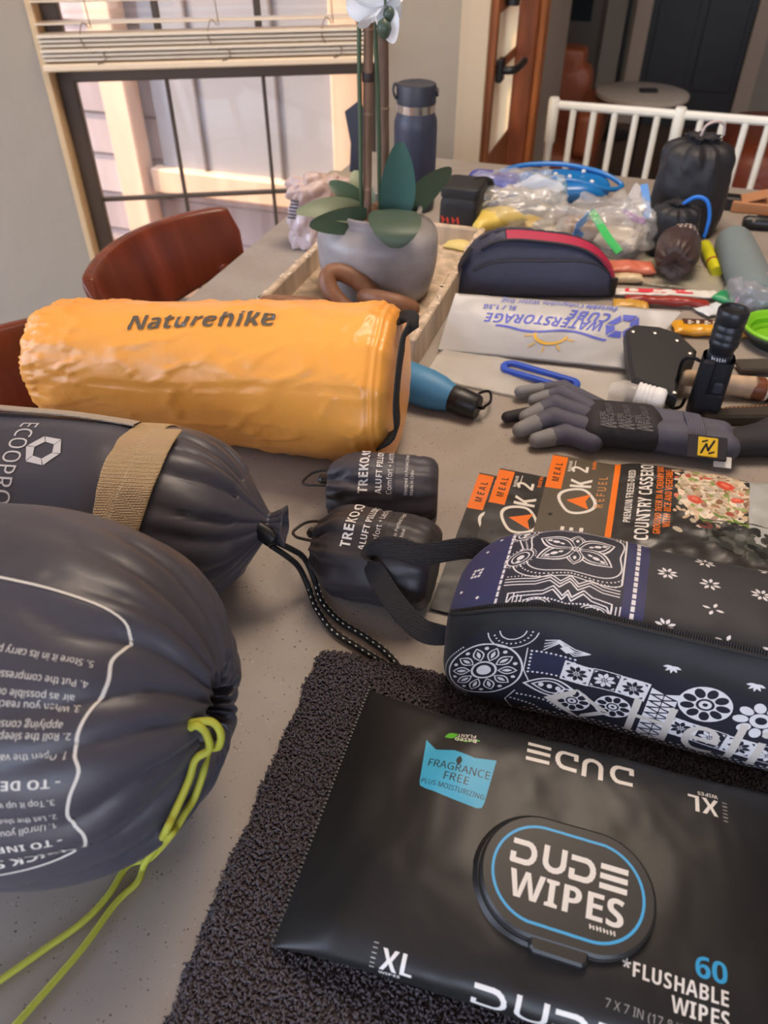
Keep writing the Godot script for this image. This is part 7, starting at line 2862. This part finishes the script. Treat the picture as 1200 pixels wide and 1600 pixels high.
func build_bladder():
	var blue := mat(S(26, 120, 196), 0.3, {"spec": 0.6})
	var deep := mat(S(36, 62, 178), 0.35)
	var c := Vector3(0.3460, 0.7700, -1.5339)
	var t := thing("hydration_bladder", "bright blue water bladder with a curled drinking tube at the far end of the table", "water bladder", Vector3(c.x, 0.75, c.z))
	var nz := noise(194, 12.0, 3)
	var ax := (Vector3(0.4538, 0.7700, -1.5191) - Vector3(0.1985, 0.7700, -1.5415)).normalized()
	var az := ax.cross(UP)
	var f := func(u: float, v: float) -> Vector3:
		var an := u * TAU
		var b := (v - 0.5) * PI
		var cb := pow(maxf(cos(b), 0.0), 0.5)
		var q := ax * (sgnpow(cos(an), 0.7) * cb * 0.088) + az * (sgnpow(sin(an), 0.7) * cb * 0.06) + UP * (sin(b) * 0.021)
		return Vector3(c.x, 0.7725, c.z) + q + UP * (0.004 * nz.get_noise_2d(q.x, q.z) * cb)
	part("body", Geo.new().grid(48, 24, f, true, false), blue, t)
	var p1 := Vector3(0.1759, 0.7700, -1.5118)
	var g := Geo.new()
	puff(g, Vector3(p1.x + 0.03, 0.775, p1.z), Vector3(0.10, 0.048, 0.08))
	part("end_flap", g, deep, t, "deep blue end")
	g = Geo.new().tube([Vector3(0.1695, 0.7800, -1.5026), Vector3(0.2289, 0.7920, -1.5549), Vector3(0.2742, 0.7980, -1.5745), Vector3(0.3364, 0.8000, -1.5758), Vector3(0.3832, 0.7980, -1.5585), Vector3(0.4216, 0.7940, -1.5328), Vector3(0.4520, 0.7800, -1.5100), Vector3(0.4205, 0.7800, -1.4881), Vector3(0.3656, 0.7920, -1.4941), Vector3(0.3224, 0.7940, -1.5025)], 0.0045, 10, 6)
	part("drinking_tube", g, blue, t, "blue drinking tube")
	var white := mat(S(232, 236, 240), 0.3)
	for q in [Vector3(0.3261, 0.7960, -1.5262), Vector3(0.3501, 0.7960, -1.5110), Vector3(0.3818, 0.7970, -1.5383), Vector3(0.3282, 0.7940, -1.4877), Vector3(0.3895, 0.7920, -1.4941)]:
		part("bead", Geo.new().lathe(q, [Vector2(0, -0.004), Vector2(0.003, -0.003), Vector2(0.0044, 0), Vector2(0.003, 0.003), Vector2(0, 0.004)], 12), white, t, "white connector bead")


# crumpled see-through zip bag: a pillow with sharp folds
func zip_bag(c: Vector3, ax: Vector3, size: Vector3, seed_: int, crumple: float) -> Geo:
	var nz := noise(seed_, 17.0, 3)
	var n2 := noise(seed_ + 50, 36.0, 2)
	var az := ax.cross(UP).normalized()
	var f := func(u: float, v: float) -> Vector3:
		var an := u * TAU
		var b := (v - 0.5) * PI
		var cb := pow(maxf(cos(b), 0.0), 0.55)
		var q := ax * (sgnpow(cos(an), 0.75) * cb * size.x * 0.5) + az * (sgnpow(sin(an), 0.75) * cb * size.z * 0.5) + UP * (sgnpow(sin(b), 0.8) * size.y * 0.5)
		var r := absf(nz.get_noise_3dv(q)) * 2.0 - 0.35
		var r2 := absf(n2.get_noise_3dv(q)) - 0.2
		var p := c + UP * size.y * 0.5 + q * (1.0 + crumple * r) + q.normalized() * (r2 * 0.006)
		p.y = maxf(p.y, 0.7515)
		return p
	return Geo.new().grid(72, 44, f, true, false)


func build_zip_bags():
	var film := mat(S(244, 244, 242), 0.12, {"alpha": 0.2})
	var strip := mat(S(96, 150, 214), 0.35)
	var pink := mat(S(190, 130, 190), 0.4)
	var specs := [
		["clear zip bag of yellow packets, frontmost beside the tray", Vector3(0.2209, 0.7500, -1.3265), Vector3(0.18, 0.075, 0.10), 301],
		["clear zip bag of pinkish sachets, behind the bag of yellow packets", Vector3(0.2494, 0.7500, -1.4861), Vector3(0.18, 0.058, 0.085), 302],
		["clear zip bag with a green seal strip, right of the bag of yellow packets", Vector3(0.3661, 0.7500, -1.2753), Vector3(0.15, 0.078, 0.12), 303],
	]
	var ax := (Vector3(0.3862, 0.7500, -1.2589) - Vector3(0.1296, 0.7500, -1.2698)).normalized()
	for k in 3:
		var c: Vector3 = specs[k][1]
		var sz: Vector3 = specs[k][2]
		var t := thing("zip_bag", specs[k][0], "zip bag", c, "clear zip bags of food")
		part("film", zip_bag(c, ax, sz, specs[k][3], 0.32), film, t)
		var h := c + UP * sz.y
		if k == 0:
			part("zip_strip", Geo.new().strap([Vector3(0.3133, 0.7950, -1.2094), Vector3(0.2993, 0.8100, -1.2021), Vector3(0.3179, 0.8150, -1.2296), Vector3(0.3380, 0.8160, -1.2640)], UP, 0.016, 0.0014), strip, t, "blue zip strip")
		elif k == 1:
			part("zip_strip", Geo.new().strap([Vector3(0.2037, 0.8000, -1.3955), Vector3(0.2631, 0.8160, -1.3899), Vector3(0.3020, 0.8250, -1.3956)], UP - ax * 0.3, 0.016, 0.0014), strip, t, "blue zip strip")
			var fl := Geo.new().grid(10, 10, func(u, v): return Vector3(0.1934, 0.8050, -1.3575).lerp(Vector3(0.3060, 0.8200, -1.3510), u).lerp(Vector3(0.2228, 0.8250, -1.3887).lerp(Vector3(0.2987, 0.8350, -1.3979), u), v) + UP * 0.006 * sin(u * 7.0 + v * 4.0), false, false, false, false)
			fix_up(fl)
			part("open_flap", fl, mat(S(236, 238, 240), 0.16, {"alpha": 0.4}), t)
		else:
			part("zip_strip", Geo.new().strap([Vector3(0.3352, 0.8200, -1.2585), Vector3(0.3395, 0.8160, -1.2076), Vector3(0.3453, 0.8100, -1.1653), Vector3(0.3572, 0.8000, -1.1404)], UP * 0.6 + ax, 0.012, 0.002), mat(S(58, 182, 92), 0.4), t, "green zip strip")
			var f2 := Geo.new().grid(10, 12, func(u, v): return Vector3(0.4023, 0.7950, -1.3300).lerp(Vector3(0.4340, 0.8000, -1.2711), u).lerp(Vector3(0.4196, 0.8350, -1.3370).lerp(Vector3(0.4334, 0.8400, -1.3277), u), v) + UP * 0.004 * sin(u * 6.0), false, false, false, false)
			fix_up(f2)
			part("open_flap", f2, mat(S(236, 238, 240), 0.16, {"alpha": 0.4}), t)
			part("flap_strip", Geo.new().strap([Vector3(0.4323, 0.8410, -1.3246), Vector3(0.4362, 0.8220, -1.3068), Vector3(0.4343, 0.8020, -1.2743)], ax, 0.013, 0.0014), strip, t, "blue zip strip")
			part("flap_strip", Geo.new().strap([Vector3(0.4097, 0.7970, -1.3304), Vector3(0.4171, 0.7970, -1.2941), Vector3(0.4281, 0.8010, -1.2654)], UP, 0.011, 0.0014), pink, t, "pink zip strip")
	# what is in them
	var pk := [
		["food_packet", "large yellow food packet inside the frontmost clear zip bag", Vector3(0.1841, 0.7780, -1.2991), Vector3(1, 0, -0.5), 0.10, 0.06, 0.030, S(226, 200, 96)],
		["food_packet", "second yellow food packet under the dark blue one in the frontmost zip bag", Vector3(0.2348, 0.7620, -1.3244), Vector3(1, 0, 0.3), 0.08, 0.06, 0.026, S(222, 190, 84)],
		["food_packet", "pale yellow food packet at the left inside the frontmost zip bag", Vector3(0.1410, 0.7560, -1.2824), Vector3(0.5, 0, -1), 0.10, 0.05, 0.02, S(226, 206, 130)],
		["food_packet", "dark blue labelled packet in the frontmost clear zip bag", Vector3(0.2035, 0.7900, -1.2225), Vector3(1, 0, -0.2), 0.055, 0.03, 0.012, S(58, 66, 96)],
		["food_packet", "grey pouch at the right inside the frontmost zip bag", Vector3(0.2808, 0.7600, -1.2919), Vector3(1, 0, 0.3), 0.07, 0.06, 0.03, S(176, 168, 152)],
		["food_packet", "pinkish cream packet at the left of the farther zip bag", Vector3(0.1634, 0.7600, -1.4434), Vector3(0.6, 0, -1), 0.08, 0.055, 0.03, S(206, 160, 140)],
		["food_packet", "white packet in the middle of the farther zip bag", Vector3(0.2512, 0.7620, -1.4648), Vector3(1, 0, -0.2), 0.09, 0.05, 0.03, S(222, 220, 214)],
		["food_packet", "light blue packet at the right of the farther zip bag", Vector3(0.3085, 0.7620, -1.4858), Vector3(1, 0, 0.2), 0.07, 0.05, 0.04, S(120, 170, 206)],
		["food_packet", "brown granola packet in the zip bag with the green strip", Vector3(0.3349, 0.7580, -1.3057), Vector3(1, 0, 0.2), 0.08, 0.06, 0.036, S(150, 118, 86)],
		["food_packet", "cream packet in the zip bag with the green strip", Vector3(0.3904, 0.7580, -1.2608), Vector3(0.8, 0, 0.5), 0.07, 0.06, 0.032, S(206, 196, 176)],
	]
	for i in pk.size():
		var q: Array = pk[i]
		whole(q[0], wrapper(q[2], (q[3] as Vector3).normalized(), q[4], q[5], q[6], 320 + i), mat(q[7], 0.4, {"spec": 0.6}), q[1], "food packet", "packets inside the clear zip bags")


func build_far_small():
	# black padded pouch with a red mark, right of the pot
	var b := Vector3(0.1209, 0.7500, -1.2698) + Vector3(0.01, 0, -0.035)
	var blk := mat(S(30, 30, 32), 0.6, {"norm": noise_tex(43, 0.012, 3, 512, true, 5.0), "depth": 0.5, "scale": 8.0})
	var t := thing("camera_pouch", "black padded pouch with a small red mark, between the pot and the zip bags", "pouch", b)
	var g := Geo.new()
	puff(g, b + UP * 0.044, Vector3(0.066, 0.088, 0.07))
	part("body", g, blk, t)
	g = Geo.new()
	puff(g, b + UP * 0.090 + LONG * 0.006, Vector3(0.068, 0.022, 0.074))
	part("flap", g, blk, t)
	var st := Stencil.new()
	unread(st, Vector2(0, -0.004), 0.026, 0.009, 4, Color.WHITE)
	var mk := b + UP * 0.046 - LONG * 0.0352
	var put := func(q: Vector2) -> Vector3:
		if q.x > 1e4:
			return mk - LONG * 9.0
		return mk + ACROSS * (q.x - 0.012) - UP * q.y
	part("lettering", st.geo(put, 0.01), mat(S(214, 62, 40), 0.5), t, "small red print")
	part("strap", Geo.new().strap([b + UP * 0.084 - ACROSS * 0.02, b + UP * 0.097 + LONG * 0.02, b + UP * 0.092 + LONG * 0.05 + ACROSS * 0.02, b + UP * 0.070 + LONG * 0.08 + ACROSS * 0.024, b + UP * 0.03 + LONG * 0.085 + ACROSS * 0.012], ACROSS + UP * 0.3, 0.024, 0.004), blk, t)
	# crumpled pink and clear packet left of the pot
	var p := Vector3(-0.1383, 0.7500, -1.2977)
	t = thing("crumpled_packet", "crumpled silvery pink plastic packet beside the pot, near the window", "packet", p)
	var wrap := zip_bag(p + ACROSS * 0.008, Vector3(0.2, 0, -1).normalized(), Vector3(0.06, 0.085, 0.055), 341, 0.28)
	part("foil", wrap, mat(S(204, 186, 188), 0.3, {"spec": 0.8}), t)
	var w2 := zip_bag(p + ACROSS * 0.030 + UP * 0.068 + LONG * 0.01, Vector3(1, 0, -0.4).normalized(), Vector3(0.10, 0.045, 0.045), 342, 0.3)
	part("folded_top", w2, mat(S(196, 172, 164), 0.35), t)
	var bd := Geo.new()
	for i in 6:
		bd.box(p + ACROSS * (-0.004 + 0.0015 * i) + UP * (0.055 + 0.0055 * i) - LONG * 0.030, Vector3(0.014, 0.003, 0.002), 0.0005, ACROSS, UP, -LONG)
	part("printed_lines", bd, mat(S(84, 78, 82), 0.6), t)
	g = Geo.new()
	var h := Vector3(-0.0845, 0.7500, -1.4723) + LONG * 0.02
	puff(g, h + UP * 0.028, Vector3(0.075, 0.056, 0.06))
	whole("beige_pouch", g, mat(S(164, 152, 130), 0.8), "small beige pouch standing behind the orchid leaves", "pouch")
	# yellow marker, grey roll, mesh pouch
	var y0 := Vector3(0.5384, 0.7605, -1.2710)
	var y1 := Vector3(0.5206, 0.7605, -1.1427)
	var d := (y1 - y0).normalized()
	t = thing("yellow_marker", "bright yellow marker stick lying beside the brown sack", "marker", (y0 + y1) / 2 - UP * 0.008)
	part("barrel", Geo.new().lathe(y0, [Vector2(0, 0), Vector2(0.0055, 0), Vector2(0.0095, 0.004), Vector2(0.0102, 0.03), Vector2(0.0102, 0.10), Vector2(0.0086, 0.112), Vector2(0, 0.112)], 20, d), mat(S(214, 214, 40), 0.45), t)
	part("band", Geo.new().lathe(y0 + d * 0.075, [Vector2(0.0102, 0), Vector2(0.0106, 0.0005), Vector2(0.0106, 0.005), Vector2(0.0102, 0.0055)], 20, d), mat(S(160, 60, 40), 0.5), t, "red band")
	var g0 := Vector3(0.5690, 0.7800, -1.2485)
	var g1 := Vector3(0.5338, 0.7780, -1.0370)
	d = (g1 - g0).normalized()
	t = thing("foam_sleeve", "long soft grey sleeve lying beside the yellow marker", "sleeve", (g0 + g1) / 2 - UP * 0.03)
	var ro := Roll.new(g0, g1, [Vector2(0, 0), Vector2(0.001, 0.012), Vector2(0.008, 0.022), Vector2(0.022, 0.0285), Vector2(0.05, 0.030), Vector2(0.14, 0.030), Vector2(0.20, 0.0285), Vector2(0.225, 0.024), Vector2(0.23, 0.01), Vector2(0.23, 0)], 5)
	ro.floor_y = 0.7508
	part("body", ro.geo(48), mat(S(112, 124, 124), 0.9, {"norm": noise_tex(43, 0.012, 3, 512, true, 5.0), "depth": 0.3, "scale": 8.0, "rim": 0.3}), t)
	var m := Vector3(0.5575, 0.7500, -1.0417)
	t = thing("mesh_pouch", "clear pouch with a pink zip edge at the right, above the green bowl", "pouch", m)
	part("film", zip_bag(m, Vector3(1, 0, 0.2).normalized(), Vector3(0.115, 0.050, 0.085), 351, 0.2), mat(S(220, 216, 226), 0.16, {"alpha": 0.22}), t)
	part("zip_edge", Geo.new().tube([m + Vector3(-0.056, 0.012, 0.012), m + Vector3(-0.040, 0.040, 0.002), m + Vector3(-0.01, 0.054, -0.01), m + Vector3(0.03, 0.056, -0.012), m + Vector3(0.07, 0.050, -0.012)], 0.0017, 8, 5), mat(S(196, 150, 180), 0.4), t, "pink zip edge")
	whole("blue_card", Geo.new().box(m + Vector3(0.0, 0.022, 0.006), Vector3(0.05, 0.003, 0.045), 0.001, Vector3.RIGHT, Vector3(0, 0.85, 0.53), Vector3(0, -0.53, 0.85)), mat(S(120, 132, 148), 0.5), "grey blue card inside the clear pouch at the right", "card")
	# flat clear bag under the brown sack
	var fa := Vector3(0.3644, 0.7520, -1.1431)
	var fb := Vector3(0.5201, 0.7520, -1.0929)
	var fc := Vector3(0.4353, 0.7520, -1.2433)
	var fd := Vector3(0.5454, 0.7520, -1.1792)
	var nz := noise(361, 22.0, 3)
	var fl := func(u: float, v: float) -> Vector3:
		var vv := v * 2.0 if v < 0.5 else 2.0 - v * 2.0
		var q := fa.lerp(fb, u).lerp(fc.lerp(fd, u), vv)
		return q + UP * (0.001 + 0.0018 * absf(nz.get_noise_2d(q.x, q.z)) + (0.0012 if v < 0.5 else 0.0) * sin(PI * vv))
	whole("flat_bag", Geo.new().grid(30, 30, fl, false, true), mat(S(214, 208, 186), 0.2, {"alpha": 0.35}), "flat clear plastic bag lying under the brown stuff sack", "bag")
	# brown carton and black multitool at the far right
	var k := Vector3(0.6857, 0.7500, -1.4452)
	t = thing("cardboard_carton", "small open brown cardboard carton at the far right of the table", "carton", k)
	var kraft := mat(S(186, 132, 92), 0.8)
	part("tray", Geo.new().box(k + UP * 0.010 + Vector3(0.03, 0, -0.01), Vector3(0.13, 0.02, 0.05), 0.002, ACROSS, UP, -LONG), kraft, t)
	for q in [-0.02, 0.05]:
		part("flap", Geo.new().box(k + UP * 0.024 + ACROSS * q + Vector3(0.02, 0, -0.015), Vector3(0.05, 0.003, 0.045), 0.001, (ACROSS + UP * 0.35).normalized(), (UP - ACROSS * 0.35).normalized(), -LONG), kraft, t)
	var e := Vector3(0.6594, 0.7500, -1.4723)
	whole("black_box", Geo.new().box(e + UP * 0.012 - Vector3(0.006, 0, 0), Vector3(0.028, 0.024, 0.03), 0.003, ACROSS, UP, -LONG), mat(S(26, 24, 24), 0.5), "little black box against the brown carton", "box")
	var n0 := Vector3(0.6375, 0.7620, -1.3730)
	var n1 := Vector3(0.7210, 0.7620, -1.3544)
	d = (n1 - n0).normalized()
	t = thing("folding_knife", "black folding knife with steel pivots lying before the brown carton", "knife", n0 - UP * 0.012)
	part("handle", Geo.new().lathe(n0, [Vector2(0, 0), Vector2(0.008, 0.001), Vector2(0.0115, 0.008), Vector2(0.012, 0.03), Vector2(0.0115, 0.09), Vector2(0, 0.092)], 24, d), mat(S(24, 24, 26), 0.4), t)
	for s in [0.014, 0.045]:
		part("pivot", Geo.new().lathe(n0 + d * s + Vector3(0, 0.006, 0.0095), [Vector2(0, 0.0), Vector2(0.0032, 0.0), Vector2(0.0032, 0.0015), Vector2(0, 0.002)], 14, Vector3(0, 0.5, 0.86)), mat(S(220, 214, 206), 0.25, {"metal": 1.0}), t)
	var sl := Stencil.new()
	unread(sl, Vector2.ZERO, 0.018, 0.006, 5, Color.WHITE)
	var cc := n0 + d * 0.010 + UP * 0.0122
	var put3 := func(q: Vector2) -> Vector3:
		if q.x > 1e4:
			return cc + UP * 9.0
		return cc + d * q.x + d.cross(UP) * -q.y
	part("lettering", sl.geo(put3, 0.01), mat(S(210, 204, 196), 0.5), t)
	# ring bottle cap behind the flashlight, and a bright tin at the frame edge
	var rc := Vector3(0.4251, 0.7660, -0.8590)
	t = thing("tape_roll", "small translucent roll of tape standing behind the flashlight", "tape", rc - UP * 0.016)
	part("roll", Geo.new().lathe(rc, [Vector2(0.006, -0.006), Vector2(0.0155, -0.006), Vector2(0.0165, -0.004), Vector2(0.0165, 0.004), Vector2(0.0155, 0.006), Vector2(0.006, 0.006), Vector2(0.006, -0.006)], 32, Vector3(-0.3, 0.1, 0.94).normalized()), mat(S(120, 128, 148), 0.3), t)
	part("core", Geo.new().lathe(rc, [Vector2(0.0045, -0.0065), Vector2(0.0065, -0.0065), Vector2(0.0065, 0.0065), Vector2(0.0045, 0.0065)], 24, Vector3(-0.3, 0.1, 0.94).normalized()), mat(S(60, 64, 84), 0.5), t)
